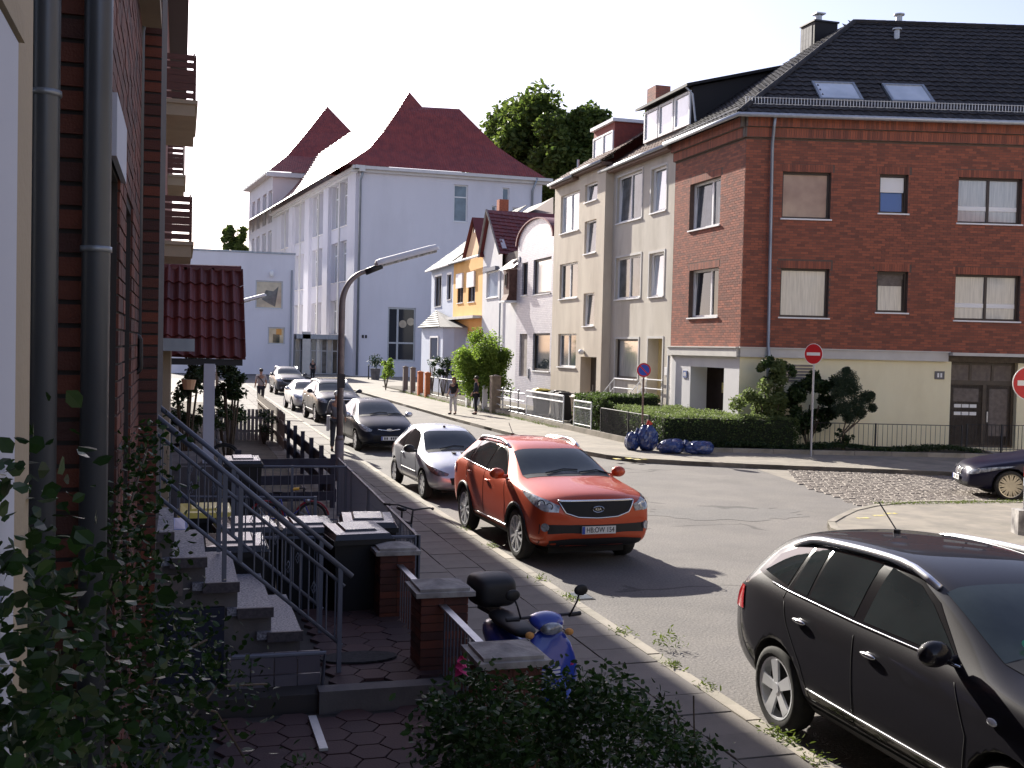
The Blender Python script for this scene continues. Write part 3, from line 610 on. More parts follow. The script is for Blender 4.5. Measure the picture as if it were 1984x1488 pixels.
def beige_right():
    t = thing('beige_house', 'grey beige rendered house with steps up to a yellow door, beside the brick house', 'house', (17.38, 44.2, 0)); F = Fr(P0, (0, -1), t.location)
    u0 = F.uz(1170, 600)[0]; u1 = -5.34
    H = [wr2(F, 1197, 345, 1243, 421), wr2(F, 1263, 329, 1290, 406), wr2(F, 1194, 501, 1240, 576), wr2(F, 1259, 492, 1285, 573), wr2(F, 1193, 657, 1235, 735), wr2(F, 1256, 656, 1281, 767)]
    H[5][2] = 1.15
    wall(t, F, u0, u1, .05, 10.75, [h[:4]+[.5 if i == 5 else .16] for i, h in enumerate(H)], MT['beige2'], .16)
    core(t, F, u0, u1, 10.7, .52)
    window(t, F, *H[0], fm='white', pm='pane_mid', mull=(.5,), ft=.08, tilt=True); window(t, F, *H[1], fm='white', pm='pane_sky', ft=.08, tilt=True)
    window(t, F, *H[2], fm='white', pm='pane_mid', mull=(.5,), ft=.08); window(t, F, *H[3], fm='white', pm='pane_sky', ft=.08, tilt=True)
    window(t, F, *H[4], fm='brownframe', pm='pane_curtain', ft=.08)
    for i in (0, 1, 2, 3, 4, 5):
        h = H[i]; b = MB(); b.box(F, h[0]-.09, h[1]+.09, -.02, .0-.001, h[3], h[3]+.09); b.box(F, h[0]-.09, h[0], -.02, -.001, h[2], h[3]); b.box(F, h[1], h[1]+.09, -.02, -.001, h[2], h[3]); b.build('window_surround', MT['band'], t)
    h = H[5]; b = MB(); b.box(F, h[0], h[1], .44, .5, h[2], h[3]); d = b.build('door', M('door_yellow', (.82, .66, .32), rough=.5), t)
    b = MB(); b.box(F, h[0]+.65*(h[1]-h[0]), h[1]-.08, .42, .438, h[2]+.2, h[3]-.15); b.build('door_pane', MT['pane_mid'], d)
    b = MB(); b.box(F, h[1]+.3, h[1]+.5, -.03, -.002, h[2]+1.1, h[2]+1.4); b.build('letter_box', MT['white'], t)
    # eave and roof
    ez = 10.75; b = MB(); A = F(u0, -.35, ez); B = F(u1, -.35, ez); C2 = F(u1, 5.2, ez+3.6); D = F(u0, 5.2, ez+3.6)
    b.poly([A, B, C2, D]); b.poly([D, C2, F(u1, 10, ez), F(u0, 10, ez)]); b.box(F, u0, u1, -.33, .2, ez-.18, ez-.02); b.build('roof', MT['roofbrown'], t)
    tiles(t, MT['roofbrown'], A, (0, -1, 0), (C2-B), u1-u0, (C2-B).length, limit=120, seg=4)
    b = MB(); b.tube([A+Vector((-.06, 0, -.03)), B+Vector((-.06, 0, -.03))], .07, 8); b.build('gutter', MT['galv'], t, smooth=True)
    # steps with steel railings
    s_ = MB(); hx = (H[5][0]+H[5][1])/2
    n = 6
    for k in range(n): s_.box(F, H[5][0]-.3-k*.28-.28, H[5][0]-.3-k*.28, -1.3, -.02, .1, 1.15-(k+1)*.17)
    s_.box(F, H[5][0]-.3, H[5][1]+.3, -1.3, -.02, .1, 1.15); s_.build('entrance_steps', MT['concrete'], t)
    for wv in (-.08, -1.25):
        r = MB(); a0 = H[5][1]+.25; a1 = H[5][0]-.3; a2 = a1-n*.28
        for hh in (.55, .9): r.tube([F(a0, wv, 1.15+hh), F(a1, wv, 1.15+hh), F(a2-.3, wv, .1+hh)], .022, 6)
        for k in range(5): tt = k/4; r.tube([F(a1+(a2-a1)*tt, wv, 1.15-1.0*tt), F(a1+(a2-a1)*tt, wv, 2.05-1.05*tt)], .015, 5)
        r.build('stair_railing', MT['whitemetal'], t)
    # dormer with three windows and a long dark cheek
    Y0 = onX(1340, 240, 18.0).y
    dl = onX(1250, 240, 18.0).y; z1 = onX(1336, 185, 18.0).z; z0 = onX(1336, 243, 18.0).z; zl1 = onX(1250, 215, 18.0).z
    FD = Fr((18.0, Y0), (0, -1), t.location); uu = -(dl-Y0); zt_ = (z1+zl1)/2+.05
    b = MB(); top = zt_+.1
    b.add([FD(uu, 0, z0-.4), FD(0, 0, z0-.4), FD(0, 0, top), FD(uu, 0, top), FD(uu, 6, z0-.4), FD(0, 6, z0-.4), FD(0, 6, top+1.6), FD(uu, 6, top+1.6)], [(0, 1, 2, 3), (1, 5, 6, 2), (4, 0, 3, 7)])
    dm = b.build('dormer', MT['roofdark'], t)
    n3 = (0-uu)/3
    for k in range(3): window(dm, FD, uu+k*n3+.05, uu+(k+1)*n3-.05, z0+.02, top-.12, depth=-.03, fm='white', pm='pane_sky', ft=.1, sill=False)
    b = MB(); b.add([FD(uu-.25, -.35, top-.05), FD(.25, -.35, top-.05), FD(.25, 6, top+1.6), FD(uu-.25, 6, top+1.6), FD(uu-.25, -.35, top+.05), FD(.25, -.35, top+.05), FD(.25, 6, top+1.72), FD(uu-.25, 6, top+1.72)], [(0, 3, 2, 1), (4, 5, 6, 7), (0, 1, 5, 4), (1, 2, 6, 5), (3, 0, 4, 7)])
    b.build('dormer_roof', MT['roofdark'], dm)
    b = MB(); b.tube([FD(.05, -.3, top-.05), FD(.12, -.05, top-.3), FD(.12, .1, z0+.1)], .04, 6); b.build('downpipe', MT['galv'], dm)
    # chimney behind dormer
    c = onX(1277, 180, 23.); b = MB(); zt2 = onX(1277, 170, 23.).z; b.box(WF, c.x-t.location.x-.4, c.x-t.location.x+.4, c.y-t.location.y-.5, c.y-t.location.y+.6, 12, zt2); b.build('chimney', MT['brickfar'], t)
beige_right()

def beige_left():
    t = thing('beige_house', 'sandy beige house with projecting stair bay, between the white round-gabled house and the stepped one', 'house', (17.0, 52., 0)); F = Fr((17.0, 32.4), (0, -1), t.location)
    u0 = F.uz(1070, 600)[0]; u1 = F.uz(1167, 600)[0]
    H = [wr2(F, 1087, 381, 1121, 444), wr2(F, 1085, 513, 1118, 576), wr2(F, 1082, 647, 1115, 712)]; S_ = [wr2(F, 1134, 359, 1157, 385), wr2(F, 1133, 430, 1154, 488), wr2(F, 1131, 569, 1150, 631)]
    D = wr2(F, 1125, 691, 1154, 764); D[2] = .4
    wall(t, F, u0, u1, .05, 10.9, [h+[.16] for h in H+S_]+[D+[.6]], MT['beige'], .16); core(t, F, u0, u1, 10.85, .62)
    b = MB(); b.quad(F(u1, 0, .05), F(u1, .6, .05), F(u1, .6, 10.9), F(u1, 0, 10.9)); b.build('return_wall', MT['beige'], t)
    for i, h in enumerate(H): window(t, F, *h, fm='white', pm=['pane_sky', 'pane_dark', 'pane_mid'][i], mull=(.5,), ft=.07)
    for i, h in enumerate(S_): window(t, F, *h, fm='white', pm='pane_mid', ft=.07, tilt=True)
    b = MB(); b.box(F, D[0], D[1], .5, .56, D[2], D[3]); d = b.build('door', MT['doorbrown'], t)
    b = MB(); b.box(F, D[0]+.3, D[0]+.34, .46, .5, 1.3, 1.6); b.build('door_handle', MT['steel'], d)
    u, z = F.uz(1131, 682); b = MB(); b.sphere(F(u, -.12, z), .14, .12, .12); b.build('wall_lamp', MT['white'], t, smooth=True)
    ez = 10.92; um = F.uz(1121, 350)[0]
    for (a, b_, dz) in ((u0, um, 0), (um, u1+.2, .12)):
        b = MB(); A, B, C2, D2 = F(a, -.3, ez+dz), F(b_, -.3, ez+dz), F(b_, 5.4, ez+3.7+dz), F(a, 5.4, ez+3.7+dz); b.poly([A, B, C2, D2]); b.poly([D2, C2, F(b_, 10, ez), F(a, 10, ez)]); b.box(F, a, b_, -.28, .2, ez-.16+dz, ez-.02+dz); b.build('roof', MT['roofbrown'], t)
        tiles(t, MT['roofbrown'], A, (0, -1, 0), C2-B, b_-a, (C2-B).length, limit=30, seg=4)
        b = MB(); b.tube([A+Vector((-.06, 0, -.02)), B+Vector((-.06, 0, -.02))], .065, 6); b.build('gutter', MT['galv'], t, smooth=True)
    # box dormer with two lights and brick-red cheek
    xp = 17.9; Yd = onX(1190, 300, xp).y; Yl = onX(1150, 300, xp).y; zt_ = onX(1190, 236, xp).z; zb = onX(1190, 305, xp).z; FD = Fr((xp, Yd), (0, -1), t.location); uu = -(Yl-Yd)
    b = MB(); b.box(FD, uu, 0, 0, 5, zb-.5, zt_); dm = b.build('dormer', M('dormer_red', (.26, .06, .045), (.20, .05, .04), 8, .8), t)
    for k in range(2): window(dm, FD, uu+.06+k*(-uu-.1)/2, uu+.02+(k+1)*(-uu-.1)/2, zb, zt_-.35, depth=-.02, fm='white', pm='pane_sky', ft=.08, sill=False)
    b = MB(); b.box(FD, uu-.12, .12, -.15, 5, zt_, zt_+.14); b.build('dormer_roof', MT['whitemetal'], dm)
    b = MB(); b.tube([F((u0+um)/2-1, .9, ez+.6), F((u0+um)/2-1, .9, ez+1.2)], .06, 6); b.build('vent_pipe', MT['galv'], t)
beige_left()

def round_gable():
    t = thing('white_house', 'white glazed brick house with a semicircular gable edged in red', 'house', (17.38, 57, 0)); F = Fr(P0, (0, -1), t.location)
    u0 = F.uz(1001, 600)[0]; u1 = F.uz(1070, 600)[0]
    H = [wr2(F, 1012, 510, 1021.5, 571), wr2(F, 1034, 504, 1067, 567), wr2(F, 1007, 647, 1020, 730), wr2(F, 1033, 646, 1064, 720)]
    zs = F.uz(1001, 478)[1]; wall(t, F, u0, u1, .05, zs, [h+[.16] for h in H], MT['glazed'], .14); core(t, F, u0, u1, zs)
    zt_ = F.uz(1042, 423)[1]; um = (u0+u1)/2; ra = (u1-u0)/2; arc = [(um-ra*math.cos(math.pi*k/20), zs+(zt_-zs)*math.sin(math.pi*k/20)) for k in range(21)]
    b = MB(); b.prism([F(u, 0, z) for u, z in arc], F.n*.3); b.build('gable', MT['glazed'], t)
    b = MB()
    for (a, za), (c, zc) in zip(arc[:-1], arc[1:]):
        s_ = 1.05; A = (um+(a-um)*s_, zs+(za-zs)*s_); C = (um+(c-um)*s_, zs+(zc-zs)*s_)
        b.add([F(a, -.12, za), F(c, -.12, zc), F(C[0], -.12, C[1]), F(A[0], -.12, A[1]), F(a, 7, za), F(c, 7, zc), F(C[0], 7, C[1]), F(A[0], 7, A[1])], [(0, 1, 2, 3), (3, 2, 6, 7), (0, 4, 5, 1)])
    b.build('roof', MT['roofred'], t)
    window(t, F, *H[0], fm='brownframe', pm='pane_dark', ft=.06); window(t, F, *H[1], fm='brownframe', pm='pane_curtain', ft=.1); window(t, F, *H[3], fm='brownframe', pm='pane_dark', ft=.1)
    h = H[2]; h[2] = .4; b = MB(); b.box(F, h[0], h[1], .1, .14, h[2], h[3]); b.build('door', MT['woodgrey'], t)
    b = MB(); b.box(F, H[2][1]+.25, H[2][1]+.45, -.06, -.01, 1.6, 2.1); b.build('letter_box', MT['steel'], t)
    b = MB(); b.box(F, u0+.3, u0+.5, -.05, -.01, zs-.9, zs-.6); b.build('alarm_box', MT['greyrail'], t)
    # brown tiled roof behind with a skylight
    b = MB(); A = onX(1014, 412, 22); Bp = onX(1070, 385, 22); b.poly([Vector(onX(1014, 420, 21))-t.location, Vector(onX(1072, 440, 21))-t.location, Vector(onX(1072, 382, 25))-t.location, Vector(onX(1040, 398, 25))-t.location]); b.build('rear_roof', MT['roofbrown'], t)
round_gable()

def white_gable():
    t = thing('white_house', 'white house with steep red tiled gable roof and a brown wooden oriel beside it', 'house', (17.38, 63, 0)); F = Fr(P0, (0, -1), t.location)
    u0 = F.uz(934, 600)[0]; u1 = F.uz(1001, 600)[0]; um = F.uz(972, 560)[0]
    H = [wr2(F, 943, 528, 964, 575), wr2(F, 944, 660, 962, 735)]
    ze = F.uz(932, 493)[1]; wall(t, F, u0, um, .05, ze, [h+[.12] for h in H], MT['whitewall'], .12); core(t, F, u0, u1, ze-.3)
    w2 = MB(); w2.quad(F(um, .0, .05), F(u1, .0, .05), F(u1, 0., ze-1.2), F(um, 0, ze-1.2)); w2.build('wall', MT['whitewall'], t)
    ua, za = F.uz(950.6, 412); b = MB(); b.prism([F(u0, 0, ze), F(um, 0, ze), F(ua, 0, za)], F.n*.25); b.build('gable', MT['whitewall'], t)
    # roof: ridge runs back from the gable apex
    o = .25; b = MB(); bk = 8
    A1, A2 = F(ua, -o, za+.15), F(ua, bk, za+.15); R1, R2 = F(um+.25, -o, ze-.35), F(um+.9, bk, ze-.9); L1, L2 = F(u0-.2, -o, ze-.2), F(u0-.2, bk, ze-.2)
    b.poly([R1, R2, A2, A1]); b.poly([A1, A2, L2, L1]); b.build('roof', MT['roofred'], t)
    tiles(t, MT['roofred'], R1, (R2-R1), (A1-R1), bk, (A1-R1).length, pu=.3, ps=.34, limit=60, seg=3, amp=.03)
    b = MB()
    for P, Q in ((A1, L1), (A1, R1)): b.tube([P, Q], .07, 5)
    b.build('barge_board', MT['woodgrey'], t)
    window(t, F, *H[0], fm='white', pm='pane_sky', ft=.07, depth=.1); window(t, F, *H[1], fm='white', pm='pane_dark', ft=.07, depth=.1)
    h = H[0]; b = MB(); b.box(F, h[0]-.12, h[1]+.12, -.22, -.01, h[3], h[3]+.22); b.build('shutter_box', MT['greyrail'], t)
    # roof between gable and round gable, and wooden oriel
    b = MB(); b.poly([F(um, -.1, ze-1.25), F(u1, -.1, ze-1.25), F(u1, 4, ze+2.6), F(um, 4, ze+2.6)]); b.build('lean_roof', MT['roofred'], t)
    a, zt_ = F.uz(978, 524, -.4); c, zb = F.uz(1000, 580, -.4); c = min(c, u1-.05); b = MB(); b.box(F, a, c, -.45, 0, zb+.35, zt_); b.add([F(a, -.45, zb+.34), F(c, -.45, zb+.34), F(c, -.6, zb), F(a, -.6, zb), F(a, 0, zb), F(c, 0, zb), F(c, 0, zb+.34), F(a, 0, zb+.34)], [(0, 3, 2, 1), (3, 4, 5, 2), (0, 7, 4, 3), (1, 2, 5, 6)]); og = b.build('oriel', M('oriel_wood', (.10, .05, .035), (.16, .08, .06), 6, .8), t)
    window(og, F, a+.35, c-.35, zb+.75, zt_-.2, depth=-.46, fm='doorbrown' if 0 else 'brownframe', pm='pane_dark', sill=False)
    b = MB(); b.add([F(a-.1, -.75, zt_), F(c+.1, -.75, zt_), F(c, 0, zt_+.6), F(a, 0, zt_+.6)], [(0, 1, 2, 3)]); b.build('oriel_roof', MT['roofbrown'], og)
    b = MB(); b.box(F, a-.1, c+.05, -.7, 0, zb-.12, zb-.01); b.build('oriel_base', MT['white'], og)
    p = onX(970, 400, 22); b = MB(); zc = onX(973, 386, 22).z; l = t.location; b.box(WF, 21.8-l.x, 22.5-l.x, p.y-l.y-.35, p.y-l.y+.35, za-1, zc); b.build('chimney', M('chimney_brick', (.45, .14, .07), (.3, .09, .05), 9, .9), t)
    b = MB(); b.tube([F(um+.1, -.1, ze-1.3), F(um+.1, -.1, .2)], .05, 6); b.build('downpipe', MT['zinc'], t)
white_gable()

MT['orange2'] = M('orange2', (.86, .50, .18), (.80, .45, .15), 1, .9)
def orange_house():
    t = thing('orange_house', 'narrow orange and peach house with a small pointed gable', 'house', (17.38, 70, 0)); F = Fr(P0, (0, -1), t.location)
    u0 = F.uz(877.5, 600)[0]; u1 = F.uz(934, 600)[0]
    H = [wr2(F, 887, 533, 897, 586), wr2(F, 908, 530, 920, 584), wr2(F, 882, 655, 890, 700), wr2(F, 905, 655, 918, 700)]
    ze = F.uz(932, 497)[1]; zb = F.uz(905, 617)[1]
    wall(t, F, u0, u1, zb, ze, [h+[.14] for h in H[:2]], MT['orange2'], .14); wall(t, F, u0, u1, .05, zb, [h+[.14] for h in H[2:]], MT['orange'], .14); core(t, F, u0, u1, ze)
    for i, h in enumerate(H):
        window(t, F, *h, fm='brownframe', pm='pane_dark', ft=.06, depth=.1, mull=(.5,)); b = MB(); b.box(F, h[0]-.05, h[1]+.05, -.12, -.01, h[3]-.9 if i < 2 else h[3]-1.2, h[3]+.05); b.build('roller_blind', MT['white'], t)
    b = MB(); b.box(F, u0+.1, u1-.1, -.55, -.01, zb-.05, zb+.12); b.build('balcony_slab', MT['band'], t)
    ua, za = F.uz(918, 427); ul = F.uz(901, 500)[0]
    b = MB(); b.prism([F(ul, 0, ze), F(u1, 0, ze), F(ua+.3, 0, za)], F.n*.25); gb = b.build('gable', MT['peach'], t)
    b = MB(); b.box(F, ua, ua+.45, -.02, -.005, ze+1.6, ze+2.3); b.build('gable_window', MT['pane_dark'], gb)
    o = .2; A1, A2 = F(ua+.3, -o, za+.15), F(ua+.3, 8, za+.15); b = MB(); b.poly([F(u1+.3, -o, ze-.1), F(u1+.3, 8, ze-.1), A2, A1]); b.poly([A1, A2, F(ul-.2, 8, ze), F(ul-.2, -o, ze)]); b.build('roof', MT['roofred'], t)
    b = MB(); b.poly([F(u0, -.3, ze+.0), F(ul, -.3, ze), F(ul, 5, ze+4), F(u0, 5, ze+4)]); b.build('side_roof', MT['roofgrey'], t)
    b = MB(); b.tube([F(u0, -.35, ze), F(u1, -.3, ze)], .07, 6); b.build('gutter', MT['galv'], t)
orange_house()

def blue_house():
    t = thing('white_house', 'pale blue-white end house with a small tiled bay in front, beside the orange house', 'house', (17.38, 77, 0)); F = Fr(P0, (0, -1), t.location)
    u0 = F.uz(835, 600)[0]; u1 = F.uz(877.5, 600)[0]; ze = F.uz(876, 513)[1]
    H = [wr2(F, 843, 537, 855, 593), wr2(F, 867, 533, 874, 580)]
    wall(t, F, u0, u1, .05, ze, [h+[.14] for h in H], MT['bluewhite'], .14); core(t, F, u0, u1, ze)
    for h in H:
        window(t, F, *h, fm='brownframe', pm='pane_dark', ft=.08, mull=(.5,)); b = MB(); b.box(F, h[0]-.1, h[1]+.1, -.03, -.001, h[3], h[3]+.15); b.box(F, h[0]-.1, h[0], -.03, -.001, h[2], h[3]); b.box(F, h[1], h[1]+.1, -.03, -.001, h[2], h[3]); b.build('window_surround', MT['white'], t)
    b = MB(); b.poly([F(u0-.4, -.3, ze-.05), F(u1, -.3, ze), F(u1, 5, ze+4.2), F(u0+1.5, 5, ze+4.2)]); b.poly([F(u0-.4, -.3, ze-.05), F(u0+1.5, 5, ze+4.2), F(u0-.4, 9, ze)]); b.build('roof', MT['roofgrey'], t)
    tiles(t, MT['roofgrey'], F(u0-.3, -.3, ze), (0, -1, 0), F(u1, 5, ze+4.2)-F(u1, -.3, ze), u1-u0+.3, 6.7, pu=.4, ps=.4, limit=20, seg=3, mask=lambda u, s_: u > s_*.28)
    b = MB(); b.tube([F(u0-.4, -.38, ze-.08), F(u1, -.38, ze-.03)], .07, 6); b.build('gutter', MT['white'], t)
    # bay: three-sided with its own little roof
    F2 = Fr((15.9, 32.4), (0, -1), t.location); a, zt_ = F2.uz(812, 636); c = F2.uz(862, 636)[0]; q = [(F(a-.2, 0, 0)), F2(a, .6, 0), F2(a+.9, 0, 0), F2(c-.5, 0, 0), F2(c, .6, 0), F(c, 0, 0)]
    b = MB(); b.prism([Vector((p.x, p.y, .05)) for p in q], (0, 0, zt_-.05)); by = b.build('bay', MT['bluewhite'], t)
    a1, z1 = F2.uz(835, 651); c1, z0 = F2.uz(850, 701); window(by, F2, a1, c1, z0, z1, depth=-.03, fm='white', pm='pane_dark', ft=.12, sill=False)
    ap = Vector(onX(846, 601, 17.2))-t.location; b = MB(); qq = [F(a-.4, 0, zt_), F2(a-.2, .4, zt_), F2(a+.8, -.25, zt_), F2(c-.4, -.25, zt_), F2(c+.2, .4, zt_), F(c+.2, 0, zt_)]
    for i in range(5): b.poly([qq[i], qq[i+1], ap])
    b.build('bay_roof', MT['roofgrey'], by)
    # stepped tile courses of the bay roof
    b = MB(); A, B = qq[2], qq[3]
    for k in range(8):
        s0, s1 = k/8, (k+.95)/8; h_ = Vector((-.04, 0, .05)); b.add([A.lerp(ap, s0)+h_, B.lerp(ap, s0)+h_, B.lerp(ap, s1), A.lerp(ap, s1), A.lerp(ap, s0), B.lerp(ap, s0)], [(0, 1, 2, 3), (4, 5, 1, 0)])
    b.build('roof_course', MT['roofgrey'], by)
blue_house()
# ================================================================== SCHOOL
def school():
    A = (16.39, 107.18); t = thing('school_building', 'large white school building with tall window bays and curved red tiled hip roofs', 'school', A+(0,)); off = t.location
    FE = Fr(A, (1, 0), off); FS = Fr(A, (.105, -.995), off); EZ = 20.3
    UE = FE.uz(1047, 500)[0]
    W = [(880, 358, 907, 430), (974, 364, 987, 388), (953, 399, 962, 412), (993, 402, 1006, 412), (876, 470, 893, 500), (752, 596, 806, 700), (895, 480, 905, 500)]
    H = [[*[FE.uz(x0, y0)[0], FE.uz(x1, y0)[0], FE.uz((x0+x1)/2, y1)[1], FE.uz((x0+x1)/2, y0)[1]]] for x0, y0, x1, y1 in W]
    wall(t, FE, 0, UE, .1, EZ, [h+[.3] for h in H[:4]+[H[5]]], MT['school'], .3)
    window(t, FE, *H[0], depth=.28, fm='white', pm='pane_teal', ft=.12, trans=(.67,)); window(t, FE, *H[1], depth=.28, fm='white', pm='pane_teal', ft=.1)
    for i in (2, 3): window(t, FE, *H[i], depth=.28, fm='white', pm='pane_mid', ft=.1)
    window(t, FE, *H[5], depth=.2, fm='galv', pm='pane_dark', ft=.16, mull=(.36,), trans=(.34,))
    # warm ceiling lamps seen through the stair window
    h = H[5]; b = MB(); _ = [b.disc(FE(u, .17, z), (0, -1, 0), .38, 16) for u, z in [(h[0]+1.5, h[3]-1.6), (h[0]+2.3, h[3]-1.35)]]; b.build('ceiling_lamp', MT['pane_tan'], t)
    b = MB(); u, z = FE.uz(706, 652); b.box(FE, u-.25, u-.05, -.04, -.002, z-.15, z+.15); b.box(FE, u+.05, u+.25, -.04, -.002, z-.15, z+.15); b.build('house_number', MT['darkmetal'], t)
    # street facade with bays
    rows_px = [(351, 438), (466, 545), (580, 649)]; rows = []
    for y0, y1 in rows_px:
        rows.append((FS.uz(666, y1)[1], FS.uz(666, y0)[1]))
    grp = [(658.4, 674.3), (641.7, 655.8), (617.7, 629.5), (604.8, 615.9), (582.6, 593), (571.5, 581), (553, 562), (543.8, 552)]
    far = FS.uz(531, 500)[0]; Hs = []
    for g0, g1 in grp:
        for z0, z1 in rows: Hs.append([FS.uz(g0, 500)[0], FS.uz(g1, 500)[0], z0, z1, .5])
    wall(t, FS, far-2, 0, 4.2, EZ, Hs, MT['school'], .5)
    for h in Hs: window(t, FS, *h[:4], depth=.45, fm='white', pm='pane_curtain', ft=.12, mull=(.333, .667), trans=(.7,), sillout=.1)
    b = MB()
    for (x0, x1) in ((677, 694), (630, 641), (594, 604), (563, 571)):
        a, c = FS.uz(x0, 500)[0], FS.uz(x1, 500)[0]; b.box(FS, a+.15, c-.15, -.35, -.003, .1, EZ-.5)
    b.build('pilaster', MT['school'], t)
    for (x0, x1) in ((656, 658), (616, 617.7), (581, 582.6), (552, 553)):
        a, c = FS.uz(x0, 500)[0], FS.uz(x1, 500)[0]; m_ = MB(); m_.box(FS, a, c, -.12, -.003, 4.3, EZ-.5); m_.build('mullion', MT['schoolbase'], t)
    # cornice
    b = MB()
    for F, a, c in ((FE, -.9, UE+.9), (FS, far, .9)):
        b.box(F, a, c, -.35, .2, EZ-.55, EZ-.3); b.box(F, a, c, -.75, .2, EZ-.297, EZ)
    b.build('cornice', MT['whitewall'], t)
    b = MB(); b.box(FS, far, 0, .6, 17, .1, EZ-.1); b.box(FE, .3, UE, .35, 14, .1, EZ-.1); b.build('shadow_core', MT['school'], t)  # added solid cores, close the school against the sun
    b = MB()
    for px in (697, 1030):
        u = FE.uz(px, 400)[0]; b.tube([FE(u+.3, -.75, EZ-.05), FE(u, -.15, EZ-1.3), FE(u, -.15, .2)], .12, 6)
    b.build('downpipe', MT['zinc'], t, smooth=True)
    b = MB(); b.box(FS, far, 0, -.02, .3, .1, 4.2); b.build('base', MT['schoolbase'], t)
    # roofs
    def lf(px, py, Y): return onY(px, py, Y)-off
    rows = [((670, 318), (1058, 347), 106.4), ((716, 287), (1004, 312), 108.6), ((741, 257), (962, 283), 110.2), ((771, 213), (912, 233), 112.2)]
    L_ = [lf(*a, Y) for a, b_, Y in rows]; R = [lf(*b_, Y) for a, b_, Y in rows]; L_[0].z = R[0].z = EZ+.02
    pk = lf(793, 178, 113.6); q1 = lf(818, 207, 113.4); q2 = lf(890, 211, 113.4)
    b = MB()
    for i in range(3):
        n = 16
        for k in range(n): b.quad(L_[i].lerp(R[i], k/n), L_[i].lerp(R[i], (k+1)/n), L_[i+1].lerp(R[i+1], (k+1)/n), L_[i+1].lerp(R[i+1], k/n))
    b.poly([L_[3], R[3], q2, q1, pk])
    b.build('front_roof', MT['schoolroof'], t)
    d = Vector((-.105, .995, 0)).normalized(); Lp = L_+[pk]; fy = 70
    Fp = [Vector((p.x, p.y, p.z))+d*(fy-(p.y)) for p in Lp]
    b = MB()
    for i in range(4): b.quad(Lp[i], Lp[i+1], Fp[i+1], Fp[i])
    b.build('street_roof', MT['schoolroof_glare'], t)
    b = MB(); b.poly([pk, Fp[4], Vector((Fp[4].x+10, Fp[4].y, EZ)), q1]); Rb = [p+Vector((0, 14, 0)) for p in R]; 
    for i in range(3): b.quad(R[i], Rb[i], Rb[i+1], R[i+1])
    b.poly([R[3], Rb[3], q2+Vector((0, 2, 0)), q2]); b.build('rear_roof', MT['schoolroof'], t)
    # far wing, taller and set forward
    Yw = FS.world(far-2, 0, 0).y; l = lambda x, y, dy=0: onY(x, y, Yw+dy)-off
    zt_ = l(525, 334).z; c0 = l(528, 400); c1 = l(700, 400)
    b = MB(); b.quad(Vector((c0.x, c0.y, .1)), Vector((c1.x, c1.y, .1)), Vector((c1.x, c1.y, zt_)), Vector((c0.x, c0.y, zt_))); b.build('wing_end_wall', M('schoolpink', (.76, .68, .68), (.72, .64, .65), .5, .9), t)
    FWg = Fr((c0.x+off.x, c0.y+off.y), (.105, -.995), off); fu = FWg.uz(481, 500)[0]; Hw = []
    for gx in ((519, 526), (508, 515), (497, 503), (488, 493)):
        for (y0, y1) in ((370, 432), (447, 497), (512, 560), (575, 620)):
            Hw.append([FWg.uz(gx[0], 450)[0], FWg.uz(gx[1], 450)[0], FWg.uz(523, y1)[1], FWg.uz(523, y0)[1], .5])
    wall(t, FWg, fu, 0, .1, zt_, Hw, MT['school'], .5)
    for h in Hw: window(t, FWg, *h[:4], depth=.4, fm='white', pm='pane_mid', ft=.2, mull=(.33, .67), sill=False)
    b = MB(); b.box(FWg, fu, 0, -1.0, .2, zt_-.3, zt_); b.box(FE, c0.x-.9, c1.x, c0.y-.8, c0.y+.2, zt_-.6, zt_-.003); b.build('wing_cornice', MT['whitewall'], t)
    rw = [((519, 331), (752, 345), -.6), ((557, 301), (722, 312), 5), ((594, 257), (683, 257), 9)]
    Lw = [l(*a, dy) for a, _, dy in rw]; Rw = [l(*b_, dy) for _, b_, dy in rw]; pw = l(634, 206, 13)
    b = MB()
    for i in range(2): b.quad(Lw[i], Rw[i], Rw[i+1], Lw[i+1])
    b.poly([Lw[2], Rw[2], pw]); b.build('wing_roof', MT['schoolroof'], t)
    b = MB(); Bk = [p+d*(60-dy*1.2) for p, dy in zip(Lw+[pw], (0, 5, 9, 13))]; L4 = Lw+[pw]
    for i in range(3): b.quad(L4[i], L4[i+1], Bk[i+1], Bk[i])
    b.build('wing_roof', MT['schoolroof_glare'], t)
    return t
def tilerow(name, c1, c2, rough, spec=.5, ph=.34, pw=.25):
    m = M(name, c1, c2, 1.5, rough, spec=spec); t = m.node_tree; n = t.nodes; L = t.links; b = n['Principled BSDF']
    tc = n.new('ShaderNodeTexCoord'); sp = n.new('ShaderNodeSeparateXYZ'); L.new(tc.outputs['Object'], sp.inputs[0])
    wv = n.new('ShaderNodeMath'); wv.operation = 'MULTIPLY'; wv.inputs[1].default_value = 1/ph; L.new(sp.outputs[2], wv.inputs[0]); fr = n.new('ShaderNodeMath'); fr.operation = 'FRACT'; L.new(wv.outputs[0], fr.inputs[0])
    w2 = n.new('ShaderNodeMath'); w2.operation = 'MULTIPLY'; w2.inputs[1].default_value = 2*math.pi/pw; L.new(sp.outputs[0], w2.inputs[0]); s2 = n.new('ShaderNodeMath'); s2.operation = 'SINE'; L.new(w2.outputs[0], s2.inputs[0])
    m2 = n.new('ShaderNodeMath'); m2.operation = 'MULTIPLY_ADD'; m2.inputs[1].default_value = .3; L.new(s2.outputs[0], m2.inputs[0]); L.new(fr.outputs[0], m2.inputs[2])
    bp = n.new('ShaderNodeBump'); bp.inputs['Distance'].default_value = .08; L.new(m2.outputs[0], bp.inputs['Height']); L.new(bp.outputs[0], b.inputs['Normal'])
    return m
MT['schoolroof'] = tilerow('schoolroof', (.30, .055, .045), (.20, .038, .036), .55)
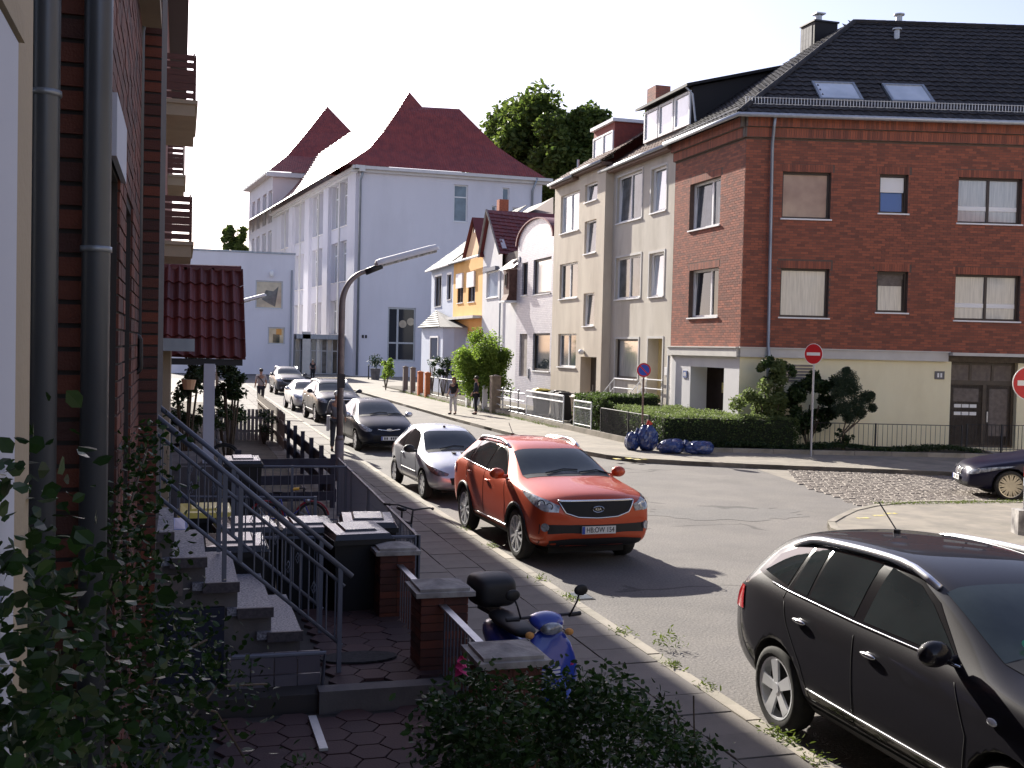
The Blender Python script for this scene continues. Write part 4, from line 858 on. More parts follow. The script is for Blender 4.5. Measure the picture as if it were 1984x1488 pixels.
MT['schoolroof_glare'] = tilerow('schoolroof_glazed', (.22, .07, .06), (.16, .05, .05), .42, .9)
school()

def annex():
    Y = 110.5; t = thing('flat_roofed_annex', 'pale white flat roofed annex with two square windows, left of the school', 'building', (5, Y, 0)); F = Fr((0, Y), (1, 0), t.location)
    u1 = F.uz(570, 600)[0]; u0 = F.uz(330, 600)[0]; zt_ = F.uz(570, 494)[1]
    H = [[F.uz(495, 570)[0], F.uz(548, 570)[0], F.uz(521, 598)[1], F.uz(521, 544)[1]], [F.uz(519, 650)[0], F.uz(552, 650)[0], F.uz(535, 667)[1], F.uz(535, 634)[1]]]
    wall(t, F, u0, u1, .05, zt_, [h+[.25] for h in H], MT['school'], .25)
    window(t, F, *H[0], depth=.2, fm='galv', pm='pane_tan', ft=.12); window(t, F, *H[1], depth=.2, fm='galv', pm='pane_tan', ft=.12)
    h = H[0]; b = MB(); b.poly([F(h[0]+.6, .17, h[2]+.9), F(h[0]+1.3, .17, h[2]+.5), F(h[0]+1.9, .17, h[2]+.2), F(h[1]-.4, .17, h[3]-.5), F(h[1]-.9, .17, h[3]-1.0), F(h[0]+1.0, .17, h[3]-.9)]); b.build('curtain', MT['pane_mid'], t)
    h = H[1]; b = MB(); b.box(F, h[0]+.5, h[1]-.5, .15, .17, h[2]+.15, h[3]-.7); b.build('computer', MT['pane_dark'], t)
    b = MB(); b.box(F, h[0]+.8, h[1]-.3, .172, .18, h[3]-.75, h[3]-.15); b.build('poster', MT['orange'], t)
    b = MB(); b.box(F, u0, u1+.05, -.08, .3, zt_, zt_+.18); b.build('parapet', MT['zinc'], t)
    b = MB(); b.box(F, u0, u1-.02, .27, 12, .05, zt_-.02); b.build('shadow_core', MT['school'], t)  # added solid core, keeps sunlight from leaking through the annex
    b = MB(); b.tube([F(u1-.3, -.12, zt_-1.5), F(u1-.3, -.12, .1)], .08, 6); b.build('downpipe', MT['zinc'], t)
    u, z = F.uz(526, 531); b = MB(); b.sphere(F(u, -.3, z), .22, .2, .35); b.build('wall_lamp', MT['white'], t, smooth=True)
annex()
def entrance():
    Y = 112.; t = thing('glass_entrance', 'glazed entrance pavilion with a flat canopy between annex and school', 'entrance', (13, Y, 0)); F = Fr((0, Y), (1, 0), t.location)
    u0 = F.uz(570, 690)[0]+.05; u1 = F.uz(664, 690)[0]; zc = F.uz(610, 655)[1]
    b = MB(); b.box(F, u0, u1, -1.5, 3, zc-.1, zc+.35); b.build('canopy', MT['zinc'], t)
    a, c = F.uz(583, 690)[0], F.uz(598, 690)[0]; b = MB(); b.box(F, a, c, -1.5, -.7, .1, zc+.6); b.build('pillar', MT['band'], t)
    n = 9; b = MB()
    for k in range(n+1): u = u0+(u1-u0)*k/n; b.box(F, u-.05, u+.05, -.05, .1, .12, zc-.1)
    for z in (.12, 2.4): b.box(F, u0, u1, -.06, .11, z, z+.1)
    fr_ = b.build('door_frame', MT['galv'], t)
    for k in range(n):
        ua, ub = u0+(u1-u0)*k/n+.05, u0+(u1-u0)*(k+1)/n-.05; p = MB(); p.quad(F(ua, .04, .2), F(ub, .04, .2), F(ub, .04, zc-.12), F(ua, .04, zc-.12)); p.build('pane', MT[['pane_curtain', 'pane_mid', 'pane_curtain', 'pane_dark'][k % 4]], fr_)
    b = MB(); b.box(F, u0, u1, 3, 3.2, .1, zc); b.build('rear_wall', MT['schoolbase'], t)
entrance()

# ================================================================== FOLIAGE
def leafmat(name, c1, c2, tr=.35, rough=.55):
    m = M(name, c1, c2, island=True, rough=rough, spec=.25); t = m.node_tree; n = t.nodes; L = t.links; b = n['Principled BSDF']; out = n['Material Output']
    tl = n.new('ShaderNodeBsdfTranslucent'); mx = n.new('ShaderNodeMixShader'); mx.inputs[0].default_value = tr
    hs = n.new('ShaderNodeHueSaturation'); hs.inputs['Value'].default_value = 1.6; hs.inputs['Saturation'].default_value = 1.1
    lk = b.inputs['Base Color'].links[0].from_socket; L.new(lk, hs.inputs['Color']); L.new(hs.outputs[0], tl.inputs[0]); L.new(b.outputs[0], mx.inputs[1]); L.new(tl.outputs[0], mx.inputs[2]); L.new(mx.outputs[0], out.inputs[0]); return m
MT['leaf_tree'] = leafmat('leaf_tree', (.12, .155, .04), (.045, .075, .02), .42)
MT['leaf_bright'] = leafmat('leaf_bright', (.20, .27, .06), (.10, .16, .035), .5)
MT['leaf_dark'] = leafmat('leaf_dark', (.035, .06, .02), (.018, .035, .013), .2, .4)
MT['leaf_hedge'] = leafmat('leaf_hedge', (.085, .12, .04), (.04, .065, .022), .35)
MT['leaf_sunlit'] = leafmat('leaf_sunlit', (.16, .20, .08), (.09, .12, .045), .4)  # lighter copy of the hedge leaf, sunlight put into its colour
MT['leaf_ivy'] = leafmat('leaf_ivy', (.06, .10, .035), (.03, .055, .02), .25, .35)
MT['leaf_rose'] = leafmat('leaf_rose', (.055, .10, .03), (.028, .05, .018), .3, .4)
MT['grass'] = leafmat('grass', (.14, .18, .04), (.08, .11, .03), .3)
MT['pink'] = M('pink', (.75, .05, .25), (.6, .03, .18), 8, .6)
NR = np.random.default_rng(5)
def leaves(name, mat, P, size, parent=None, kind=None, nrm=None, asp=.55, spread=1., label=None):
    """one rhombic leaf per point, folded along its middle"""
    P = np.asarray(P, dtype=float); N = len(P)
    a = NR.normal(size=(N, 3)); a[:, 2] *= .6; a /= np.linalg.norm(a, axis=1)[:, None]
    n = NR.normal(size=(N, 3)) if nrm is None else nrm+NR.normal(size=(N, 3))*spread
    b = np.cross(n, a); b /= np.linalg.norm(b, axis=1)[:, None]+1e-9; c = np.cross(a, b)
    s_ = size*NR.uniform(.6, 1.35, (N, 1)); 
    w_ = s_*asp*.5
    V = np.stack([P-a*s_*.5, P-a*s_*.18+b*w_*.85+c*s_*.07, P+a*s_*.18+b*w_*.8+c*s_*.07, P+a*s_*.5, P+a*s_*.18-b*w_*.8+c*s_*.07, P-a*s_*.18-b*w_*.85+c*s_*.07], 1).reshape(-1, 3)
    if parent is not None: V = V-np.array(parent.location)
    base = (np.arange(N)*6)[:, None]; LV = (base+np.array([0, 1, 2, 3, 0, 3, 4, 5])[None, :]).ravel()
    return fastmesh_into(name, V, LV, np.full(2*N, 4), mat, parent, kind)
def ball(c, r, n, shell=.55, squash=(1, 1, 1)):
    v = NR.normal(size=(n, 3)); v /= np.linalg.norm(v, axis=1)[:, None]; rr = r*(shell+(1-shell)*NR.random((n, 1)))**1.; return np.array(c)+v*rr*np.array(squash)
def crown(c, R, nc, nl, rc=.3, seed=0, squash=(1, 1, 1)):
    """leaf points in many clumps spread through an ellipsoid"""
    rr = np.random.default_rng(seed); pts = []
    for k in range(nc):
        v = rr.normal(size=3); v /= np.linalg.norm(v); q = np.array(c)+v*np.array(R)*rr.uniform(.35, .95)
        pts.append(ball(q, rc*min(R)*rr.uniform(.6, 1.3), nl//nc, .3, squash))
    return np.concatenate(pts)
def limbs(base, tips, r, n=6):
    b = MB(); base = Vector(base)
    for t_ in tips:
        t_ = Vector(t_); mid = base.lerp(t_, .5)+Vector((random.uniform(-.1, .1), random.uniform(-.1, .1), .1))*(t_-base).length*.4; b.tube([base, mid, t_], r, n, r2=r*.3)
    return b
def tree(px, pybase, pytop, Y, halfw, label, trunk_h, mat='leaf_tree', nc=60, nl=22000, size=.42, seed=1, name='tree', cat='tree', hz=.5, group=None):
    c = onY(px, 500, Y); top = onY(px, pytop, Y).z; bot = onY(px, pybase, Y).z if pybase else 3; rx = halfw*Y/FPX
    t = thing(name, label, cat, (c.x, Y, 0), group=group)
    cz = (top+bot)/2; P = crown((c.x, Y, cz), (rx, rx, (top-bot)/2), nc, nl, .36, seed)
    leaves('crown', MT[mat], P, size, t)
    b = MB(); b.tube([(0, 0, 0), (.1, 0, bot*.6), (0, 0, bot+1)], .45*rx/5, 8, r2=.25*rx/5)
    for k in range(9):
        a = random.uniform(0, 6.28); rr = random.uniform(.4, .8); b.tube([(0, 0, bot*.7), (rx*rr*.5*math.cos(a), rx*rr*.5*math.sin(a), cz*.7+bot*.3), (rx*rr*math.cos(a), rx*rr*math.sin(a), cz+random.uniform(-.2, .4)*(top-bot))], .16*rx/5, 6, r2=.04)
    b.build('trunk', MT['bark'], t); return t
tree(1030, 470, 172, 130, 132, 'big leafy tree rising behind the school roof and the beige houses', 8, nc=90, nl=60000, size=.75, seed=3)
tree(1108, 400, 195, 118, 82, 'rounded tree filling the gap right of the school roof, in front of the big tree', 8, nc=50, nl=20000, size=.65, seed=8)
tree(455, 500, 425, 150, 26, 'small sparse tree showing above the flat roofed annex', 8, nc=26, nl=3500, size=.5, seed=5)
tree(1256, 260, 212, 90, 22, 'distant treetop just showing between the two dormers', 8, nc=20, nl=3000, size=.4, seed=6)
# ================================================================== CARS
MT['tyre'] = M('tyre', (.022, .022, .022), (.035, .033, .03), 12, .85)
MT['plastic'] = M('plastic', (.012, .012, .014), rough=.55)
MT['glass_car'] = M('glass_car', (.012, .016, .018), (.022, .028, .03), 1.6, .03, spec=.5)
MT['glass_wind'] = M('glass_wind', (.025, .035, .042), (.05, .065, .072), 1.3, .04, spec=.35)
MT['chrome'] = M('chrome', (.75, .76, .78), rough=.18, metal=1.)
MT['alloy'] = M('alloy', (.72, .73, .76), rough=.35, metal=.35)
MT['alloy_gold'] = M('alloy_gold', (.50, .46, .38), rough=.35, metal=.8)
MT['lamp'] = M('lamp', (.42, .45, .5), (.10, .11, .12), 14, .08, spec=.9, coat=1.)
MT['lampdark'] = M('lampdark', (.06, .06, .07), (.25, .12, .10), 12, .08, spec=.9, coat=1.)
MT['redlamp'] = M('redlamp', (.45, .01, .012), rough=.12, coat=1.)
MT['plate'] = M('plate', (.78, .78, .76), rough=.4)
MT['plateblue'] = M('plateblue', (.03, .08, .42), rough=.4)
MT['gloss_black'] = M('gloss_black', (.008, .008, .01), rough=.15, spec=.3)
MT['black'] = M('black', (.008, .008, .009), rough=.7)
def paint(name, c, metal=.35, rough=.38):
    dk = max(c) < .1
    return M('paint_'+name, c, rough=rough, metal=.05 if dk else metal, coat=.12 if dk else .55, coatr=.05, spec=.2 if dk else .5)
def ip(tab, d):
    if d <= tab[0][0]: return tab[0][1]
    for (a, x), (b, y) in zip(tab[:-1], tab[1:]):
        if d <= b: return x+(y-x)*(d-a)/(b-a)
    return tab[-1][1]
def text_mesh(s_, size, name='text'):
    c = bpy.data.curves.new(name, 'FONT'); c.body = s_; c.size = size; c.align_x = 'CENTER'; c.align_y = 'CENTER'; c.extrude = .001
    o = bpy.data.objects.new(name, c); COL.objects.link(o); dg = bpy.context.evaluated_depsgraph_get(); me = bpy.data.meshes.new_from_object(o.evaluated_get(dg)); bpy.data.objects.remove(o); return me
def wheel_meshes(r, wd, spokes=5, style=0, rimr=.68):
    t = MB(); n = 32; prof = [(r*rimr, -wd*.42), (r*.86, -wd*.5), (r*.97, -wd*.40), (r, -wd*.2), (r, wd*.2), (r*.97, wd*.40), (r*.86, wd*.5), (r*rimr, wd*.42)]
    vs = [(rr*math.cos(2*math.pi*k/n), y, rr*math.sin(2*math.pi*k/n)) for rr, y in prof for k in range(n)]
    t.add(vs, [(i*n+k, i*n+(k+1) % n, (i+1)*n+(k+1) % n, (i+1)*n+k) for i in range(len(prof)-1) for k in range(n)])
    tm = t.mesh('wheel'); tm.polygons.foreach_set('use_smooth', [True]*len(tm.polygons)); tm.materials.append(MT['tyre'])
    b = MB(); R1 = r*rimr
    prof = [(R1*1.0, -wd*.44), (R1*.93, -wd*.42), (R1*.90, -wd*.1), (R1*.88, wd*.3)]
    vs = [(rr*math.cos(2*math.pi*k/n), y, rr*math.sin(2*math.pi*k/n)) for rr, y in prof for k in range(n)]
    b.add(vs, [(i*n+k, i*n+(k+1) % n, (i+1)*n+(k+1) % n, (i+1)*n+k) for i in range(len(prof)-1) for k in range(n)])
    for k in range(spokes):
        for off in ((0,) if style == 0 else (-.5*math.pi/spokes*.55, .5*math.pi/spokes*.55)):
            a = 2*math.pi*k/spokes+off+.3; a2 = 2*math.pi*k/spokes+.3+(off*1.5 if style else 0)
            w1, w2 = (R1*.19, R1*.16) if style == 0 else (R1*.06, R1*.07)
            if style == 0: w1, w2 = R1*.13, R1*.21
            c1 = Vector((math.cos(a), 0, math.sin(a)))*R1*.12; c2 = Vector((math.cos(a2), 0, math.sin(a2)))*R1*.92; p1 = Vector((-math.sin(a), 0, math.cos(a)))
            b.add([c1-p1*w1+Vector((0, -wd*.40, 0)), c1+p1*w1+Vector((0, -wd*.40, 0)), c2+p1*w2+Vector((0, -wd*.43, 0)), c2-p1*w2+Vector((0, -wd*.43, 0)),
                   c1-p1*w1+Vector((0, -wd*.30, 0)), c1+p1*w1+Vector((0, -wd*.30, 0)), c2+p1*w2+Vector((0, -wd*.33, 0)), c2-p1*w2+Vector((0, -wd*.33, 0))], [(0, 1, 2, 3), (0, 4, 5, 1), (1, 5, 6, 2), (3, 2, 6, 7), (0, 3, 7, 4)])
    b.tube([(0, -wd*.43, 0), (0, -wd*.2, 0)], R1*.17, 12)
    m0 = len(b.f); b.disc((0, -wd*.05, 0), (0, -1, 0), R1*.9, 20); b.mi = [0]*m0+[1]*(len(b.f)-m0)
    rm = b.mesh('rim'); return tm, rm

def car(spec, name, label, cat, loc, heading, rimmat='alloy', group=None):
    L, W, H = spec['L'], spec['W'], spec['H']; pm = spec['paint']; hv = Vector(heading+(0,)).normalized()
    t = thing(name, label, cat, (loc[0], loc[1], loc[2] if len(loc) > 2 else 0), math.atan2(hv.y, hv.x), group)
    top, belt, hw, rw, zb = spec['top'], spec['belt'], spec['hw'], spec['rw'], spec['zb']
    D = spec['D']; bm = MB(); rings = []; bulge = spec.get('bulge', .10)
    for i, d in enumerate(D):
        T, B, w_, r_, b_ = ip(top, d), ip(belt, d), ip(hw, d), ip(rw, d), ip(zb, d); x = L/2-d
        half = [(0, b_), (.8*w_, b_), (w_*.97, b_+.09), (w_, b_+(B-b_)*.55), (w_*.985, B-.07), (w_*.945, B+.01), (r_, T-.055), (r_*.74, T-.008), (0, T+.012)]
        ring = [(x, half[0][0], half[0][1])]+[(x, y, z) for y, z in half[1:8]]+[(x, 0, half[8][1])]+[(x, -y, z) for y, z in half[7:0:-1]]
        rings.append(ring); bm.v += ring
    n = 16
    for i in range(len(D)-1):
        for k in range(n): bm.f.append((i*n+k, i*n+(k+1) % n, (i+1)*n+(k+1) % n, (i+1)*n+k))
    for i, sg in ((0, 1), (len(D)-1, -1)):
        o = i*n; mids = {}
        for k in range(2, 7):
            a, c = bm.v[o+k], bm.v[o+n-k]; mids[k] = len(bm.v); bu = bulge*(1 if k in (2, 3, 4) else .5)*sg
            bm.v.append((a[0]+bu, 0, a[2]))
        rows = [(o+1, o+0, o+15)]+[(o+k, mids[k], o+n-k) for k in range(2, 7)]+[(o+7, o+8, o+9)]
        for a, c in zip(rows[:-1], rows[1:]):
            for j in range(2):
                q = (a[j], c[j], c[j+1], a[j+1]); bm.f.append(q if sg > 0 else q[::-1])
    bm.mi = [0]*len(bm.f)
    me = bm.mesh('body'); o = link('body', me, [pm, MT['black']])
    bb = bmesh.new(); bb.from_mesh(me); bmesh.ops.recalc_face_normals(bb, faces=bb.faces); bb.to_mesh(me); bb.free()
    md = o.modifiers.new('s', 'SUBSURF'); md.levels = md.render_levels = spec.get('sub', 2)
    wr_, wx = spec['wr'], spec['wx']; ww = spec.get('ww', .21)
    cut = MB()
    for d in wx:
        for sg in (1, -1):
            cut.tube([(L/2-d, sg*(W/2+.2), wr_), (L/2-d, sg*(W/2-.32), wr_)], wr_*1.16, 28)
    cm = cut.mesh('cut'); bb = bmesh.new(); bb.from_mesh(cm); bmesh.ops.recalc_face_normals(bb, faces=bb.faces); bb.to_mesh(cm); bb.free()
    co = link('cut', cm, [pm, MT['black']]); cm.polygons.foreach_set('material_index', [1]*len(cm.polygons))
    # projection surface before the arches are cut
    dg = bpy.context.evaluated_depsgraph_get(); raw = bpy.data.meshes.new_from_object(o.evaluated_get(dg)); bv = BVHTree.FromPolygons([v.co.copy() for v in raw.vertices], [tuple(p.vertices) for p in raw.polygons])
    b2 = o.modifiers.new('b', 'BOOLEAN'); b2.operation = 'DIFFERENCE'; b2.object = co; b2.solver = 'EXACT'
    dg = bpy.context.evaluated_depsgraph_get(); fin = bpy.data.meshes.new_from_object(o.evaluated_get(dg)); o.modifiers.clear(); o.data = fin; bpy.data.objects.remove(co)
    for p in fin.polygons: p.use_smooth = p.material_index == 0
    o.parent = t
    AX = {'R': (Vector((0, 1, 0)), Vector((-1, 0, 0))), 'L': (Vector((0, -1, 0)), Vector((-1, 0, 0))), 'F': (Vector((-1, 0, 0)), Vector((0, 1, 0))), 'B': (Vector((1, 0, 0)), Vector((0, 1, 0)))}
    for nm, a in (('FR', 38), ('FL', -38)):
        c, s_ = math.cos(R_(a)), math.sin(R_(a)); AX[nm] = (Vector((-c, s_, 0)), Vector((s_, c, 0)))
    for nm, a in (('BR', 38), ('BL', -38)):
        c, s_ = math.cos(R_(a)), math.sin(R_(a)); AX[nm] = (Vector((c, s_, 0)), Vector((-s_, c, 0)))      # +s towards the middle on the right side
    def hit(ax, s_, z, eps=.004):
        """ax R/L: s = d from the front; F/B: s = y"""
        if ax == 'T': p = Vector((L/2-s_, z, 4)); r = bv.ray_cast(p, Vector((0, 0, -1)))
        else:
            Dv, Sv = AX[ax]; p = -Dv*5+Vector((0, 0, z)); p += (Vector((L/2-s_, 0, 0)) if ax in 'RL' else Sv*s_)
            if len(ax) == 2: p += Vector(((L/2 if ax[0] == 'F' else -L/2), (-W/2 if ax[1] == 'R' else W/2), 0))
            r = bv.ray_cast(p, Dv)
        if r[0] is None: return None
        nn = r[1]
        if ax == 'T' and nn.z < 0: nn = -nn
        if ax != 'T' and nn.dot(AX[ax][0]) > 0: nn = -nn
        return r[0]+nn*eps
    def resamp(pl, m_):
        pl = [Vector(p) for p in pl]; ls = [0]
        for a, b in zip(pl[:-1], pl[1:]): ls.append(ls[-1]+(b-a).length)
        out = []
        for i in range(m_):
            q = ls[-1]*i/(m_-1)
            for k in range(len(pl)-1):
                if q <= ls[k+1]+1e-9: f = (q-ls[k])/max(ls[k+1]-ls[k], 1e-9); out.append(pl[k].lerp(pl[k+1], f)); break
        return out
    def patch(nm, mat, ax, lo, hi, nx=14, ny=5, eps=.005, parent=t):
        lo, hi = resamp(lo, nx), resamp(hi, nx); pts = []; b = MB()
        for j in range(ny):
            for i in range(nx): q = lo[i].lerp(hi[i], j/(ny-1)); pts.append(hit(ax, q.x, q.y, eps))
        idx = {}; 
        for k, p in enumerate(pts):
            if p is not None: idx[k] = len(b.v); b.v.append(tuple(p))
        for j in range(ny-1):
            for i in range(nx-1):
                q = [j*nx+i, j*nx+i+1, (j+1)*nx+i+1, (j+1)*nx+i]
                if all(k in idx for k in q): 
                    P = [Vector(b.v[idx[k]]) for k in q]
                    if max((P[0]-P[2]).length, (P[1]-P[3]).length) < .9: b.f.append(tuple(idx[k] for k in q)); b.mi.append(0)
        if not b.f: return None
        return b.build(nm, mat, parent, smooth=True)
    def line(nm, mat, ax, pts, r=.004, eps=.0, n=24, parent=t):
        q = [hit(ax, p.x, p.y, eps) for p in resamp([Vector(p) for p in pts], n)]; q = [p for p in q if p is not None]
        if len(q) < 2: return None
        b = MB(); b.tube(q, r, 5); return b.build(nm, mat, parent, smooth=True)
    t['_'] = 0; del t['_']
    # glass
    ws = spec['wind']; patch('windscreen', MT['glass_wind'], 'T', [(ws[0], -ws[2]), (ws[0]-.06, 0), (ws[0], ws[2])], [(ws[1], -ws[3]), (ws[1]-.05, 0), (ws[1], ws[3])], 16, 10)
    patch('wiper_cowl', MT['plastic'], 'T', [(ws[0]-.13, -ws[2]*.96), (ws[0]-.19, 0), (ws[0]-.13, ws[2]*.96)], [(ws[0]-.0, -ws[2]), (ws[0]-.06, 0), (ws[0]-.0, ws[2])], 14, 3, .004)
    rs = spec.get('rear')
    if rs: patch('rear_window', MT['glass_car'], 'B', [(-rs[2], rs[0]), (rs[2], rs[0])], [(-rs[3], rs[1]), (rs[3], rs[1])], 12, 6)
    for sd in 'RL':
        for q in spec.get('sideblack', []): patch('window_frame', MT['gloss_black'], sd, q[0], q[1], 26, 7, .003)
        for q in spec['side']: patch('side_window', MT['glass_car'], sd, q[0], q[1], 14, 6, .006)
        for q in spec.get('sidetrim', []): line('window_trim', spec.get('trimmat', MT['chrome']), sd, q, .009, .006)
        for q in spec.get('seams', []): line('door_seam', MT['black'], sd, q, .004, .0)
        for q in spec.get('mould', []): line('side_moulding', MT[spec.get('mouldmat', 'plastic')], sd, q, spec.get('mouldr', .016), .002)
        for q in spec.get('clad', []): patch('sill_cladding', MT['plastic'], sd, q[0], q[1], 20, 4, .012)
        sg = -1 if sd == 'R' else 1
        for (d, z) in spec['handles']:
            h_ = hit(sd, d, z, .02)
            if h_ is not None: b = MB(); b.sphere(h_, .10, .018, .02, 10, 6); b.build('door_handle', spec.get('handlemat', pm), t, smooth=True)
        md_, mz = spec['mirror']; h_ = hit(sd, md_, mz, 0)
        if h_ is None: h_ = Vector((L/2-md_, sg*W*.45, mz))
        b = MB(); b.sphere(h_+Vector((.02, sg*.17, .05)), .075, .12, .085, 12, 8); b.tube([h_+Vector((0, -sg*.03, 0)), h_+Vector((.01, sg*.12, .0))], .03, 6); b.build('wing_mirror', spec.get('mirrormat', pm), t, smooth=True)
    for sd in ('FR', 'FL'):
        sg = 1 if sd == 'FR' else -1; hl = spec['head']      # a: + towards the middle of the nose, - round the side
        q0 = [(sg*a, z) for a, z in hl[0]]; q1 = [(sg*a, z) for a, z in hl[1]]
        h_ = patch('headlight', MT[spec.get('headmat', 'lamp')], sd, q0, q1, 12, 6, .008)
        if spec.get('near') and h_ is not None:
            for (a, z, r) in spec['lens']:
                p = hit(sd, sg*a, z, .012)
                if p is not None: b = MB(); b.disc(p, -AX[sd][0], r, 18, r*.72); b.build('lens_ring', MT['chrome'], h_)
        fl = spec.get('fog')
        if fl:
            p = hit(sd, sg*fl[0], fl[1], .01)
            if p is not None: b = MB(); b.disc(p, -AX[sd][0], fl[2], 16, th=.02); b.build('fog_light', MT['lamp'], t)
    for nm, mat, lo, hi in spec['front']: patch(nm, MT[mat] if isinstance(mat, str) else mat, 'F', lo, hi, 16, 5, .007)
    for pts, r in spec.get('frontlines', []): line('grille_trim', MT['chrome'], 'F', pts, r, .008, 30)
    for sd in ('BR', 'BL'):
        tl = spec.get('tail')
        if tl: sg = 1 if sd == 'BR' else -1; patch('tail_light', MT['redlamp'], sd, [(sg*a, z) for a, z in tl[0]], [(sg*a, z) for a, z in tl[1]], 8, 6, .01)
    # number plate
    pz = spec['platez']; p = hit('F', 0, pz, .02); sl_ = Vector((0, 0, 1))
    if p is not None:
        b = MB(); b.box(WF, p.x-.0, p.x+.012, -.26, .26, pz-.055, pz+.055); pl_ = b.build('number_plate', MT['plate'], t)
        b = MB(); b.box(WF, p.x+.0125, p.x+.0135, .218 if 0 else -.258, -.215, pz-.052, pz+.052); b.build('plate_strip', MT['plateblue'], pl_)
        if spec.get('text'):
            tm = text_mesh(spec['text'], .105); to = link('plate_text', tm, MT['black'], pl_); to.matrix_local = place(Vector((p.x+.014, .022, pz)), Vector((0, 1, 0))*.80, Vector((0, 0, 1)), Vector((1, 0, 0)))
        elif not spec.get('noplate'):
            b = MB()
            for k in range(6):
                if k != 2: b.box(WF, p.x+.0125, p.x+.0135, -.17+k*.065, -.13+k*.065, pz-.035, pz+.035)
            b.build('plate_text', MT['black'], pl_)
    if spec.get('badge'):
        bz = spec['badge'][0]; p = hit('F', 0, bz, .015); e = MB(); e.add([(p.x+.004, .085*math.cos(2*math.pi*k/24), bz+.042*math.sin(2*math.pi*k/24)) for k in range(24)], [tuple(range(24))]); bo = e.build('badge', MT['black'] if spec['badge'][1] == 'KIA' else MT['chrome'], t)
        e = MB(); e.tube([(p.x+.006, .085*math.cos(2*math.pi*k/24), bz+.042*math.sin(2*math.pi*k/24)) for k in range(24)], .005, 5, closed=True); e.build('badge_ring', MT['chrome'], bo)
        if spec['badge'][1]:
            tm = text_mesh(spec['badge'][1], .06); to = link('badge_text', tm, MT['chrome'], bo); to.matrix_local = place(Vector((p.x+.008, 0, bz)), Vector((0, 1, 0)), Vector((0, 0, 1)), Vector((1, 0, 0)))
    # rails, antenna
    if spec.get('rails'):
        a, c, y_ = spec['rails']
        for sg in (-1, 1):
            q = []
            for i in range(15):
                f = i/14; d = a+(c-a)*f; h_ = hit('T', d, sg*(y_+ .02*math.sin(f*math.pi)), 0); q.append(h_+Vector((0, 0, .062*min(1, 6*f, 6*(1-f))+.002)))
            b = MB(); b.tube(q, .028, 8); b.build('roof_rail', MT['railmetal'] if spec.get('railwhite') else MT['chrome'], t, smooth=True)
    if spec.get('ant'):
        d, y_, l_ = spec['ant']; h_ = hit('T', d, y_, 0); b = MB(); b.tube([h_, h_+Vector((-.0, 0, .03))], .03, 8); b.tube([h_+Vector((0, 0, .02)), h_+Vector((-l_*.75, 0, l_*.65))], .006, 5); b.build('antenna', MT['plastic'], t)
    if spec.get('near'):
        for y_ in (-.35, .2):
            q = [hit('T', ws[0]+.0-.06, y_, .02), hit('T', ws[0]+.04, y_+.32, .02), hit('T', ws[0]+.02, y_+.55, .02)]; b = MB(); b.tube([p for p in q if p], .010, 5); b.build('wiper', MT['plastic'], t)
    # wheels
    tm, rm = wheel_meshes(wr_, ww, *spec.get('wheel', (5, 0)))
    rm.materials.append(MT[rimmat]); rm.materials.append(MT['black'])
    st = spec.get('steer', 0)
    for i, d in enumerate(wx):
        for sg in (1, -1):
            wo = link('wheel', tm if True else None, None, t); wo.location = (L/2-d, sg*(W/2-ww/2-.012), wr_); wo.rotation_euler = (0, random.uniform(0, 6), (0 if sg < 0 else math.pi)+(st if i == 0 else 0))
            ro = bpy.data.objects.new('rim', rm); COL.objects.link(ro); ro.parent = wo
    if spec.get('arch'):
        for d in wx:
            for sd in 'RL':
                q = [hit(sd, d+wr_*1.2*math.cos(a), wr_+wr_*1.2*math.sin(a), .0) for a in [math.pi*k/20 for k in range(-1, 22)]]; q = [p for p in q if p]
                b = MB(); b.tube(q, .028, 6); b.build('wheel_arch_trim', MT['plastic'], t, smooth=True)
    # dark underbody
    b = MB(); b.box(WF, -L/2+.35, L/2-.35, -W/2+.33, W/2-.33, .17, .4); b.build('underbody', MT['black'], t)
    return t

def base_spec(L, W, H, wx, r, **k):
    s_ = dict(L=L, W=W, H=H, wx=wx, wr=r, sub=2); s_.update(k); return s_
hwf = lambda W, nose=.74, tail=.82: [(0, W/2*nose), (.10, W/2*(nose+.12)), (.35, W/2*.965), (.8, W/2*1.0), (3.2, W/2*1.0), ]
